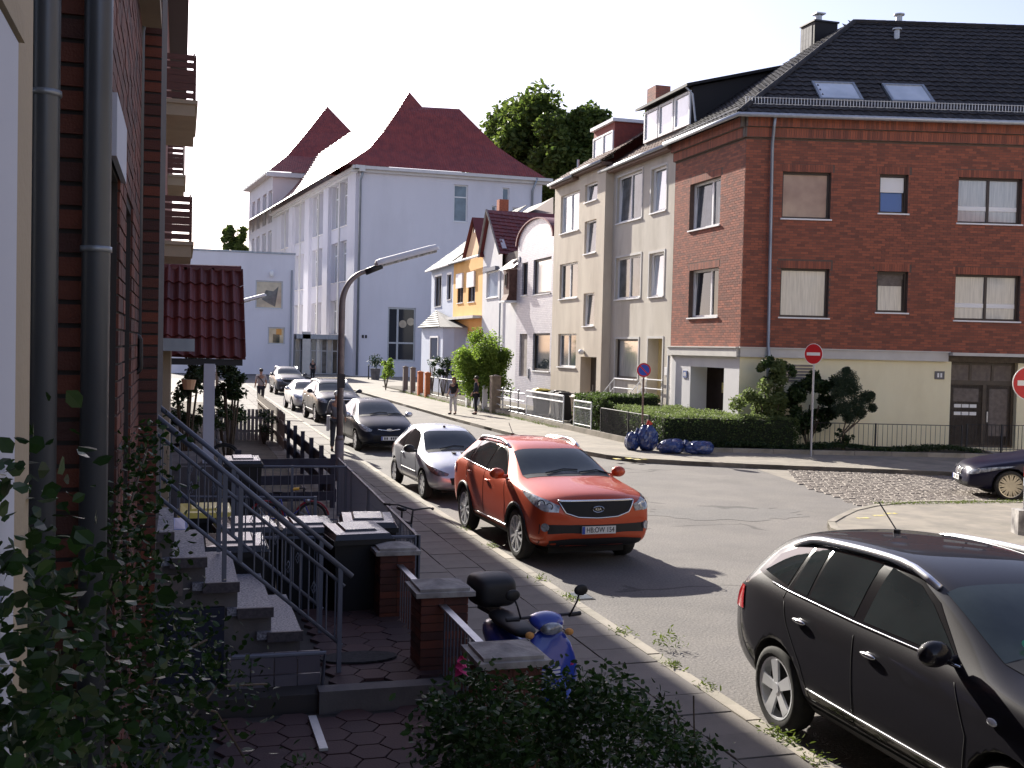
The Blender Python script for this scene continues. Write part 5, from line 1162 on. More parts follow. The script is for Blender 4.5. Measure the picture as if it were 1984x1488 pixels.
# --- red-orange SUV
W = 1.85; L = 4.44
kia = base_spec(L, W, 1.63, (.90, 3.54), .375, paint=paint('orange', (.50, .062, .014), .3), near=True, sub=3,
    D=[0, .05, .18, .45, .85, 1.15, 1.5, 1.95, 2.5, 3.1, 3.7, 4.05, 4.28, 4.40, 4.44],
    top=[(0, .97), (.05, 1.03), (.18, 1.075), (.5, 1.13), (1.15, 1.20), (1.95, 1.58), (2.4, 1.64), (3.2, 1.64), (3.75, 1.61), (4.1, 1.54), (4.28, 1.32), (4.40, 1.12), (4.44, 1.0)],
    belt=[(0, .84), (.05, .92), (.18, .98), (.5, 1.04), (1.15, 1.10), (2.5, 1.13), (4.05, 1.19), (4.3, 1.15), (4.44, .9)],
    hw=[(0, .78), (.05, .84), (.18, .89), (.45, .92), (.85, .925), (3.7, .925), (4.1, .91), (4.35, .87), (4.44, .80)],
    rw=[(0, .52), (.05, .56), (.18, .62), (.5, .70), (1.15, .76), (1.95, .64), (2.5, .64), (3.3, .635), (4.05, .58), (4.28, .62), (4.44, .55)],
    zb=[(0, .33), (.2, .26), (.6, .24), (4.0, .26), (4.3, .32), (4.44, .4)],
    arch=True, wind=(1.22, 1.93, .70, .60), rear=(1.15, 1.42, .55, .5),
    side=[([(1.55, 1.145), (2.45, 1.17)], [(1.95, 1.40), (2.10, 1.48), (2.42, 1.535)]), ([(2.52, 1.175), (3.35, 1.205)], [(2.50, 1.535), (3.0, 1.545), (3.38, 1.525)]), ([(3.45, 1.215), (3.78, 1.24)], [(3.47, 1.51), (3.80, 1.44)])],
    sidetrim=[[(1.35, 1.12), (2.4, 1.155), (3.85, 1.21)]], seams=[[(1.45, .40), (1.40, .75), (1.50, 1.10)], [(2.48, .40), (2.50, 1.14)], [(3.42, .95), (3.45, 1.18)], [(2.5, .42), (3.05, .42), (3.15, .62), (3.42, .95)], [(1.45, .40), (2.48, .40)]],
    clad=[([(1.30, .27), (3.1, .27)], [(1.30, .37), (3.1, .37)])], mouldr=.012, mould=[[(1.35, .43), (3.0, .43)]], mouldmat='chrome',
    handles=[(2.28, 1.0), (3.22, 1.04)], mirror=(1.52, 1.15),
    head=([(-.34, 1.0), (-.12, .90), (.10, .82), (.27, .81)], [(-.42, 1.05), (-.15, 1.02), (.10, .97), (.28, .90)]), lens=[(.03, .92, .06), (.15, .89, .05)],
    fog=(.10, .60, .06), sideblack=[([(1.48, 1.125), (3.92, 1.22)], [(1.93, 1.43), (2.12, 1.52), (2.5, 1.57), (3.4, 1.56), (3.85, 1.46)])],
    front=[('grille', 'black', [(-.48, .80), (-.3, .745), (0, .73), (.3, .745), (.48, .80)], [(-.57, .95), (-.3, .955), (0, .95), (.3, .955), (.57, .95)]), ('lower_grille', 'plastic', [(-.84, .50), (-.45, .52), (0, .50), (.45, .52), (.84, .50)], [(-.84, .64), (-.5, .635), (0, .63), (.5, .635), (.84, .64)]), ('skid_plate', 'plastic', [(-.80, .27), (0, .26), (.80, .27)], [(-.82, .40), (-.4, .44), (.4, .44), (.82, .40)])],
    frontlines=[([(-.58, .96), (0, .96), (.58, .96)], .018), ([(-.58, .955), (-.49, .80), (-.3, .74), (0, .725), (.3, .74), (.49, .80), (.58, .955)], .012)],
    tail=([(-.22, .95), (.12, .92)], [(-.20, 1.10), (.10, 1.10)]), platez=.56, text='HB:OW 154', badge=(.85, 'KIA'), rails=(2.15, 3.75, .585), railwhite=True, ant=(3.7, 0, .30), wheel=(5, 1, .73), steer=.0)
car(kia, 'parked_car', 'orange-red compact SUV parked facing the camera, number plate HB OW 154', 'car', (5.62, 16.97), (.045, -1))

# --- black SUV in the foreground
kol = dict(kia); W = 1.86; L = 4.52
kol.update(L=L, W=W, arch=False, sideblack=[([(1.42, 1.145), (2.5, 1.155), (3.5, 1.185), (4.08, 1.235)], [(1.86, 1.45), (2.1, 1.545), (2.5, 1.60), (3.3, 1.595), (3.66, 1.565), (4.0, 1.42)])], paint=M('paint_black', (.008, .007, .011), rough=.5, spec=.1, coat=.6, coatr=.02), wx=(.90, 3.59), wr=.355, sub=3,
    D=[0, .05, .18, .45, .85, 1.12, 1.45, 1.9, 2.4, 3.0, 3.6, 4.0, 4.28, 4.46, 4.52],
    top=[(0, .90), (.05, .98), (.18, 1.05), (.5, 1.13), (1.12, 1.22), (1.9, 1.60), (2.4, 1.675), (3.1, 1.68), (3.7, 1.64), (4.1, 1.57), (4.32, 1.40), (4.46, 1.18), (4.52, 1.0)],
    belt=[(0, .80), (.05, .88), (.18, .94), (.5, 1.02), (1.15, 1.10), (2.5, 1.14), (4.0, 1.19), (4.3, 1.15), (4.52, .92)],
    hw=[(0, .70), (.05, .78), (.18, .86), (.45, .915), (.85, .93), (3.8, .93), (4.2, .90), (4.45, .83), (4.52, .76)],
    rw=[(0, .52), (.05, .56), (.18, .62), (.5, .70), (1.12, .77), (1.9, .66), (2.5, .655), (3.4, .63), (4.0, .57), (4.3, .60), (4.52, .55)],
    wind=(1.2, 1.88, .71, .62), side=[([(1.48, 1.17), (2.46, 1.18)], [(1.90, 1.43), (2.1, 1.52), (2.44, 1.57)]), ([(2.58, 1.185), (3.18, 1.20)], [(2.56, 1.58), (3.2, 1.57)]), ([(3.22, 1.20), (3.44, 1.21)], [(3.24, 1.57), (3.46, 1.555)]), ([(3.53, 1.22), (3.98, 1.26)], [(3.50, 1.54), (3.62, 1.535), (3.92, 1.40)])],
    sidetrim=[[(1.42, 1.14), (2.5, 1.155), (3.5, 1.185), (3.75, 1.20)]], trimmat=MT['chrome'],
    seams=[[(1.32, .40), (1.28, .75), (1.42, 1.05)], [(2.50, .40), (2.52, 1.07)], [(2.52, .42), (3.1, .42), (3.22, .66), (3.45, .95), (3.50, 1.10)], [(1.32, .40), (2.5, .40)], [(3.52, 1.12), (3.46, 1.50)]],
    mould=[[(1.35, .47), (2.5, .48), (3.12, .49)]], mouldmat='chrome', mouldr=.012, handles=[(2.30, .98), (3.22, 1.0)], handlemat=MT['chrome'], mirror=(1.50, 1.17), platez=.48, text=None, noplate=True,
    badge=None, rails=(1.95, 3.8, .62), railwhite=True, ant=(3.3, 0, .34), wheel=(5, 0, .72), fog=(.25, .45, .05),
    tail=([(-.16, .88), (.14, .86)], [(-.14, 1.08), (.12, 1.06)]))
KO = car(kol, 'parked_car', 'black SUV with silver roof rails filling the lower right foreground', 'car', (5.64, 6.72), (.0, -1))

# --- silver small hatchback
W = 1.66; L = 3.84
peu = base_spec(L, W, 1.43, (.76, 3.20), .30, paint=paint('silver', (.60, .62, .68), .45, .35), near=True, sub=3, ww=.18,
    D=[0, .06, .2, .45, .85, 1.1, 1.4, 1.8, 2.3, 2.8, 3.2, 3.5, 3.7, 3.84],
    top=[(0, .56), (.06, .66), (.2, .74), (.5, .84), (1.08, .96), (1.82, 1.36), (2.2, 1.41), (2.8, 1.41), (3.3, 1.33), (3.6, 1.15), (3.75, .92), (3.84, .8)],
    belt=[(0, .50), (.06, .60), (.2, .67), (.5, .76), (1.1, .87), (2.3, .91), (3.4, .96), (3.7, .88), (3.84, .7)],
    sideblack=[([(1.36, .90), (2.5, .925), (3.15, .95)], [(1.72, 1.19), (1.95, 1.31), (2.5, 1.36), (3.18, 1.29)])],
    hw=[(0, .62), (.06, .70), (.2, .77), (.45, .80), (.85, .83), (3.0, .83), (3.4, .80), (3.7, .74), (3.84, .66)],
    rw=[(0, .40), (.06, .45), (.2, .54), (.5, .62), (1.1, .69), (1.8, .56), (2.3, .55), (2.9, .54), (3.4, .50), (3.7, .52), (3.84, .5)],
    zb=[(0, .28), (.2, .22), (.6, .20), (3.4, .22), (3.84, .36)], wind=(1.14, 1.80, .64, .53), rear=(1.0, 1.25, .5, .42),
    side=[([(1.42, .93), (2.45, .95)], [(1.75, 1.17), (1.95, 1.28), (2.42, 1.33)]), ([(2.53, .955), (3.05, .98)], [(2.50, 1.33), (3.12, 1.26)])],
    seams=[[(1.25, .32), (1.22, .6), (1.35, .88)], [(2.5, .32), (2.52, .92)], [(1.25, .32), (2.5, .32)]], mould=[[(1.2, .50), (2.45, .50)]], handles=[(2.35, .80)], mirror=(1.42, .92), mirrormat=MT['plastic'],
    head=([(-.30, .71), (-.10, .60), (.10, .535), (.27, .54)], [(-.36, .745), (-.12, .70), (.10, .64), (.28, .58)]), headmat='lampdark', lens=[(.0, .635, .045), (.13, .595, .04)],
    front=[('grille', 'black', [(-.40, .37), (0, .35), (.40, .37)], [(-.44, .50), (0, .52), (.44, .50)])], tail=([(-.2, .7), (.1, .7)], [(-.2, .9), (.1, .9)]), platez=.44, ant=(2.0, 0, .06), wheel=(7, 0), badge=(.60, ''))
PE = car(peu, 'parked_car', 'silver three-door hatchback parked right behind the orange-red SUV', 'car', (5.50, 23.35), (.05, -1))
b = MB()
for y_ in (-.12, .07): b.box(WF, .98, 1.14, y_-.03, y_+.05, .925, .935)
b.build('hood_vent', MT['black'], PE)

# --- black small hatchback
op = dict(peu); L = 4.0; W = 1.72
op.update(sideblack=[([(1.44, .95), (3.15, 1.0)], [(1.82, 1.25), (2.0, 1.36), (2.35, 1.42), (3.18, 1.37)])], L=L, W=W, wx=(.80, 3.31), wr=.31, paint=paint('navyblack', (.014, .016, .026), .3, .3), D=[0, .06, .2, .5, .85, 1.1, 1.45, 1.9, 2.4, 2.9, 3.3, 3.65, 3.85, 4.0],
    top=[(0, .60), (.06, .72), (.2, .80), (.5, .90), (1.05, 1.02), (1.9, 1.42), (2.3, 1.475), (2.9, 1.47), (3.4, 1.39), (3.75, 1.18), (3.9, .95), (4.0, .8)],
    belt=[(0, .54), (.06, .64), (.2, .72), (.5, .82), (1.1, .92), (2.3, .96), (3.5, 1.02), (3.85, .92), (4.0, .7)],
    hw=[(0, .60), (.06, .68), (.2, .78), (.45, .83), (.85, .86), (3.2, .86), (3.6, .83), (3.85, .77), (4.0, .7)],
    rw=[(0, .42), (.06, .47), (.2, .56), (.5, .66), (1.1, .72), (1.9, .57), (2.4, .56), (3.0, .55), (3.5, .5), (3.85, .53), (4.0, .5)],
    wind=(1.14, 1.86, .66, .54), side=[([(1.5, .98), (2.3, 1.0)], [(1.85, 1.23), (2.0, 1.33), (2.27, 1.39)]), ([(2.38, 1.0), (3.05, 1.03)], [(2.35, 1.39), (3.1, 1.34)])], seams=[[(1.3, .34), (1.28, .65), (1.4, .93)], [(2.34, .34), (2.34, .98)]],
    handles=[(2.15, .86), (3.0, .9)], mirror=(1.48, .97), mirrormat=op['paint'], head=([(-.30, .79), (-.10, .67), (.10, .60), (.24, .61)], [(-.36, .83), (-.12, .79), (.10, .72), (.25, .66)]), headmat='lamp', lens=[(.0, .71, .05), (.12, .67, .04)],
    front=[('grille', 'black', [(-.45, .32), (0, .30), (.45, .32)], [(-.48, .50), (0, .52), (.48, .50)])], frontlines=[([(-.33, .665), (0, .63), (.33, .665)], .015)], badge=(.655, ''), platez=.42, ant=None, wheel=(7, 0), mould=[])
car(op, 'parked_car', 'dark navy hatchback with a chrome bar across its nose, parked behind the lamp post', 'car', (5.72, 33.85), (.06, -1))

# --- charcoal SUV wagon with roof rack
ch = dict(kol); ch.update(paint=paint('charcoal', (.035, .042, .058), .4, .3), near=False, sub=2, handlemat=MT['chrome'], headmat='lamp', platez=.5, noplate=True, badge=None, ant=None, rails=(1.95, 3.8, .60),
    frontlines=[([(-.40, .93), (0, .93), (.40, .93)], .02)], front=[('grille', 'black', [(-.36, .62), (.36, .62)], [(-.42, .94), (.42, .94)]), ('lower_grille', 'plastic', [(-.6, .3), (.6, .3)], [(-.6, .45), (.6, .45)])])
CHR = car(ch, 'parked_car', 'charcoal SUV with roof rack and bonnet scoop, parked behind the navy hatchback', 'car', (5.98, 46.0), (.05, -1))
b = MB(); b.box(WF, -.35, -.30, -.62, .62, 1.72, 1.75); b.box(WF, .35, .30, -.62, .62, 1.72, 1.75); b.build('roof_rack', MT['chrome'], CHR)
b = MB(); b.sphere((1.45, 0, 1.14), .18, .28, .05, 10, 6); b.build('bonnet_scoop', MT['plastic'], CHR)
# --- silver saloon
sv = dict(op); sv.update(paint=paint('lightsilver', (.62, .63, .66), .4, .3), near=False, sub=2, top=[(0, .60), (.06, .70), (.2, .77), (.5, .86), (1.05, .98), (1.9, 1.36), (2.3, 1.41), (2.9, 1.40), (3.4, 1.25), (3.7, 1.02), (3.9, .95), (4.0, .8)], frontlines=[])
car(sv, 'parked_car', 'light silver saloon parked behind the charcoal SUV', 'car', (5.72, 53.2), (.04, -1))
# --- far dark SUV
fs = dict(kol); fs.update(paint=paint('slate', (.05, .06, .08), .4, .3), near=False, sub=2, badge=None, ant=None, rails=(1.95, 3.8, .60), headmat='lamp', noplate=False)
car(fs, 'parked_car', 'dark slate SUV farthest down the row, beside the man on the pavement', 'car', (6.35, 70.), (.03, -1))
# --- dark blue executive saloon on the right
W = 1.85; L = 4.84
bm_ = base_spec(L, W, 1.47, (.86, 3.75), .33, paint=paint('bluesaloon', (.012, .012, .03), .3, .28), near=True, sub=3,
    D=[0, .06, .2, .5, .9, 1.4, 1.75, 2.3, 2.8, 3.3, 3.8, 4.2, 4.6, 4.78, 4.84],
    top=[(0, .62), (.06, .72), (.2, .80), (.6, .90), (1.5, 1.03), (2.3, 1.41), (2.7, 1.47), (3.3, 1.42), (3.9, 1.22), (4.25, 1.08), (4.7, 1.04), (4.84, .9)],
    belt=[(0, .50), (.06, .60), (.2, .69), (.6, .80), (1.4, .92), (2.8, .96), (4.2, .98), (4.6, .95), (4.84, .75)],
    hw=[(0, .62), (.06, .70), (.2, .80), (.5, .88), (.9, .92), (3.9, .92), (4.4, .88), (4.75, .8), (4.84, .74)], rw=[(0, .44), (.06, .5), (.2, .6), (.6, .70), (1.5, .76), (2.3, .58), (2.9, .57), (3.5, .56), (4.2, .62), (4.84, .6)],
    zb=[(0, .24), (.3, .18), (4.4, .2), (4.84, .35)], wind=(1.62, 2.26, .68, .55), rear=None,
    side=[([(2.0, .95), (2.85, .97)], [(2.35, 1.27), (2.82, 1.35)]), ([(2.93, .97), (3.7, 1.0)], [(2.9, 1.35), (3.6, 1.27)])], seams=[[(1.75, .35), (1.7, .9)], [(2.9, .35), (2.9, .95)]], handles=[(2.7, .83), (3.65, .87)], mirror=(1.95, .96),
    head=([(-.50, .74), (-.2, .63), (.10, .54), (.30, .54)], [(-.55, .765), (-.2, .72), (.10, .65), (.32, .60)]), lens=[(.0, .64, .045), (.14, .60, .04)],
    front=[('grille', 'black', [(-.20, .50), (-.03, .49)], [(-.20, .63), (-.03, .64)]), ('grille', 'black', [(.03, .49), (.20, .50)], [(.03, .64), (.20, .63)]), ('lower_grille', 'plastic', [(-.55, .24), (.55, .24)], [(-.62, .36), (.62, .36)])],
    frontlines=[([(-.21, .5), (-.21, .63), (-.02, .64), (-.02, .49), (-.21, .50)], .01), ([(.21, .5), (.21, .63), (.02, .64), (.02, .49), (.21, .50)], .01)], platez=.42, wheel=(12, 1, .78), tail=None)
car(bm_, 'parked_car', 'dark blue saloon with many-spoked wheels nosing in at the right edge of the side street', 'car', (19.42, 20.42), (-.907, .42), rimmat='alloy_gold')
# ================================================================== LEFT SIDE OF THE STREET
MT['ownwall'] = M('ownwall', (.40, .34, .25), (.35, .30, .22), 2, .9, .002, 60)
MT['leftbeige'] = M('leftbeige', (.36, .30, .22), (.30, .25, .19), 2, .9, .002, 60)
MT['tilewall'] = M('tilewall', (.10, .09, .12), (.14, .13, .16), island=True, rough=.5)
def own_house():
    t = thing('cream_house', 'cream rendered wall with a pale window surround at the very left edge', 'house', (-.25, 0, 0)); F = Fr((-.25, 0), (0, 1), t.location)
    b = MB(); b.box(F, -35, 2.08, 0, 9, 0, 12.1); b.build('wall', MT['ownwall'], t)
    b = MB(); b.box(F, .7, 1.86, -.006, -.001, -.2, 3.55); b.build('window_surround', MT['bluewhite'], t)
    b = MB(); b.box(F, .6, 1.9, -.01, -.001, 3.56, 3.60); b.build('window_moulding', MT['ownwall'], t)
own_house()
def pipe(name, pts, r, label=None, parent=None):
    b = MB(); b.tube(pts, r, 12); o = b.build(name, MT['zinc_dark'], parent, smooth=True); return o
def brick_left():
    t = thing('brick_house', 'red brick neighbouring house seen along its wall, with zinc downpipes', 'house', (-.29, 4.2, 0)); l = t.location
    FE = Fr((-.45, 4.2), (1, 0), l); FS = Fr((-.30, 0), (0, 1), l)
    H = [[4.95, 5.65, .9, 3.85, .16], [6.3, 7.1, .9, 3.85, .16]]
    b = MB(); b.box(FE, 0, .145, .012, .3, 0, 12.1); b.box(FE, -8, -.002, .012, .3, 0, 12.1); b.build('wall', MT['mortar_dark'], t)
    me = box_mesh('brick', .128, .02, .066, back=False); ms = [place(FE(.015+random.uniform(-.002, .002), -.003, z*.083), FE.d, FE.n, Vector((0, 0, 1))) for z in range(0, 86)]
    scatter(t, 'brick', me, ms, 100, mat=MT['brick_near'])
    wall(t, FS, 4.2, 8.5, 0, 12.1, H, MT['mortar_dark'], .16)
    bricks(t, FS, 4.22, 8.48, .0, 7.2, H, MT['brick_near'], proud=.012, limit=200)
    for h in H: window(t, FS, *h[:4], depth=.15, fm='brownframe', pm='pane_dark', sill=False)
    b = MB(); b.box(FS, 4.9, 5.75, -.035, -.012, 3.86, 4.12); b.build('window_canopy', MT['bluewhite'], t)
    b = MB(); b.box(FS, 4.4, 11, .17, 9, 0, 12.0); b.build('shadow_core', MT['mortar_dark'], t)  # added block behind the wall to stop the light
    # second brick strip, farther on
    FE2 = Fr((-.30, 8.5), (1, 0), l); FS2 = Fr((-.155, 0), (0, 1), l)
    b = MB(); b.box(FE2, .0, .14, .012, 2.5, 0, 12.1); b.build('wall', MT['mortar_dark'], t)
    ms = [place(FE2(.005, -.003, z*.083), FE2.d*1.05, FE2.n, Vector((0, 0, 1))) for z in range(0, 100)]
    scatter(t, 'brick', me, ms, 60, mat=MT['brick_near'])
    # oriel soffit high on the wall
    b = MB(); b.box(WF, -.29-l.x, -.165-l.x, 7.3-l.y, 8.3-l.y, 5.42, 9); b.build('oriel', MT['brickfar'], t)
    b = MB(); b.box(WF, -.29-l.x, -.16-l.x, 7.3-l.y, 8.3-l.y, 5.3, 5.415); b.build('oriel_soffit', MT['leftbeige'], t)
    # downpipes with collars
    for k, (X, Y, r, col_) in enumerate(((-.44, 4.0, .045, (3.9, 1.6)), (-.285, 4.1, .047, (3.40, 2.3, 4.9)))):
        pp = pipe('downpipe', [(X-l.x, Y-l.y, .0), (X-l.x, Y-l.y, 9)], r, parent=t)
        for z in col_: b = MB(); b.tube([(X-l.x, Y-l.y, z), (X-l.x, Y-l.y, z+.02)], r*1.12, 12); b.build('pipe_collar', MT['zinc'], pp, smooth=True)
    q = [onY(289, 5, 8.3), onY(287, 22, 8.3), onY(276, 40, 8.3), onY(271, 60, 8.3), onY(264, 655, 8.3)]
    pipe('downpipe', [Vector(p)-l for p in q], .035, parent=t)
    # black rounded bracket lamp
    c = onY(259, 686, 8.1)-l; b = MB(); b.tube([c+Vector((.045*math.cos(a), 0, .085*(1 if math.sin(a) > 0 else -1)+.045*math.sin(a))) for a in [2*math.pi*k/16 for k in range(16)]], .018, 8, closed=True); b.build('wall_bracket', MT['plastic'], t, smooth=True)
    # rounded brick coping by the steps
    c = onY(218, 795, 6.9); b = MB(); b.tube([(c.x-l.x-.08, 6.9-l.y, c.z+.0), (c.x-l.x-.08, 7.6-l.y, c.z+.0)], .075, 14); b.box(WF, c.x-l.x-.15, c.x-l.x-.01, 6.9-l.y, 7.6-l.y, .3, c.z-.02); b.build('coping', MT['brick_near'], t)
brick_left()
def balcony_row():
    t = thing('balcony_house', 'tall dark red brick house row with wooden-boarded balconies against the sky', 'house', (-.45, 11, 0)); l = t.location; F = Fr((-.45, 0), (0, 1), l)
    b = MB(); b.box(F, 11, 52, 0, 9, 0, 12.1); b.build('wall', MT['brickfar'], t)
    b = MB(); b.box(F, 2.2, 52, -.53, 9.5, 12.103, 12.4); b.build('eave', M('eavewood', (.07, .05, .06), rough=.8), t)
    for (Y0, Y1, X1, z) in ((24, 27.8, .22, 7.92), (24, 27.8, .18, 5.02), (35, 38.4, .03, 7.95)):
        b = MB(); b.box(WF, -.45-l.x, X1-l.x, Y0-l.y, Y1-l.y, z-.18, z+.06); b.box(WF, -.45-l.x, X1+.05-l.x, Y0-.05-l.y, Y1-l.y, z+.061, z+.14); bal = b.build('balcony', MT['ownwall'], t)
        n = 6
        for k in range(n):
            gap = .0 if k in (1, 2) else .035; z0 = z+.18+k*.155
            q = MB(); q.box(WF, -.45-l.x, X1-l.x-.02, Y0-l.y+.02, Y0-l.y+.05, z0, z0+.15-gap); q.build('board', MT['woodred'], bal)
            q = MB(); q.box(WF, X1-l.x-.018, X1-l.x+.012, Y0-l.y+.02, Y1-l.y, z0, z0+.15-gap); q.build('board', MT['woodred'], bal)
        q = MB(); q.box(WF, X1-.05-l.x, X1-l.x-.02, Y0-l.y+.052, Y0-l.y+.1, z+.14, z+1.12); q.build('post', MT['woodred'], bal)
balcony_row()
def porch():
    t = thing('tiled_porch', 'house porch with a wine-red pantiled roof on a white square post', 'porch', (.4, 20, 0)); l = t.location
    eL, eR = onY(299, 690, 20)-l, onY(476, 697, 20)-l; rL, rR = onY(303, 522, 21.5)-l, onY(462, 526, 21.5)-l
    b = MB(); b.poly([eL, eR, rR, rL]); b.poly([rL, rR, rR+Vector((0, 1.5, -1.5)), rL+Vector((0, 1.5, -1.5))]); b.build('roof', MT['roofporch'], t)
    U = (eR-eL).length; ds = (rR-eR); ds2 = Vector((0, ds.y, ds.z)); n = 8; pu = U/n
    tiles(t, MT['roofporch'], eL, (eR-eL), ds2, U, ds2.length, pu=pu, ps=ds2.length/5, amp=.06, limit=300, seg=8)
    for k in range(3):
        a = rL.lerp(rR, k/3); c = rL.lerp(rR, (k+1)/3); b = MB(); b.tube([a+Vector((0, 0, .03)), c+Vector((.05, 0, .03))], .08, 10); b.build('ridge_tile', MT['roofporch'], t)
    b = MB(); b.box(WF, eL.x+.0, eL.x+.09, eL.y-.02, eL.y+.02, eL.z, eL.z+.05); b.poly([eL+Vector((-.05, 0, .09)), eL+Vector((.06, 0, .09)), rL+Vector((.06, 0, .09)), rL+Vector((-.05, 0, .09))]); b.build('flashing', MT['zinc'], t)
    b = MB(); b.box(WF, eL.x, eR.x-.05, eL.y+.05, eL.y+.15, eL.z-.14, eL.z-.03); b.build('beam', MT['darkmetal'], t)
    p0, p1 = onY(393, 860, 20)-l, onY(417, 705, 20)-l; b = MB(); b.box(WF, p0.x, p1.x, .02, .25, .9, p1.z); b.build('post', MT['bluewhite'], t)
    b = MB(); b.box(WF, -.85, .15, -.3, 2.6, .1, .95); b.box(WF, -.4, p1.x+.12, .0, .3, .1, .98); b.build('landing', MT['concrete'], t)
porch()
def entry():
    t = thing('entrance_canopy', 'beige side wall under a flat dark canopy beyond the stair railing', 'entrance', (-.3, 13, 0)); l = t.location
    a, c = onY(246, 700, 13)-l, onY(330, 700, 13)-l; b = MB(); b.box(WF, a.x, c.x, 0, 1.6, .3, 3.0); b.build('wall', MT['leftbeige'], t)
    a, c = onY(240, 657, 12.6)-l, onY(377, 681, 12.6)-l; b = MB(); b.box(WF, a.x, c.x, -.4, 1.2, c.z, a.z+.02); b.build('canopy', MT['zinc'], t)
entry()

# ---- front court: ground, path, steps
sheet('garden_ground', [(-.4, 9.2), (2.42, 9.2), (2.42, 56), (-.4, 56)], .16, MT['soil'], .1)
sheet('court_bed', [(-.4, 2), (2.42, 2), (2.42, 8.5), (-.4, 8.5)], .27, MT['mortar_dark'], .2)
sheet('path_bed', [(-.4, 8.52), (2.1, 8.52), (2.1, 11.2), (-.4, 11.2)], .41, MT['mortar_dark'], .35)
def hexpavers(name, x0, x1, y0, y1, z, s_=.15):
    e = bpy.data.objects.new(name, None); COL.objects.link(e); e['kind'] = 'structure'
    b = MB(); b.prism([(s_*.95*math.cos(math.pi/3*k), s_*.95*math.sin(math.pi/3*k), 0) for k in range(6)], (0, 0, .04)); me = b.mesh('paver'); ms = []
    i = 0; x = x0
    while x < x1:
        y = y0+(s_*math.sqrt(3)/2 if i % 2 else 0)
        while y < y1: ms.append(Matrix.Translation((x, y, z+random.uniform(-.003, .003)))); y += s_*math.sqrt(3)
        x += s_*1.5; i += 1
    scatter(e, 'paver', me, ms, 300, loc=(0, 0, 0), mat=MT['paver_red'])
hexpavers('court_paving', .4, 2.1, 5.2, 8.4, .255); hexpavers('path_paving', 1.3, 2.05, 8.75, 11.1, .395)
b = MB(); b.box(WF, 1.05, 2.1, 8.45, 8.62, .2, .445); o = b.build('path_edge', MT['concrete']); o['kind'] = 'structure'

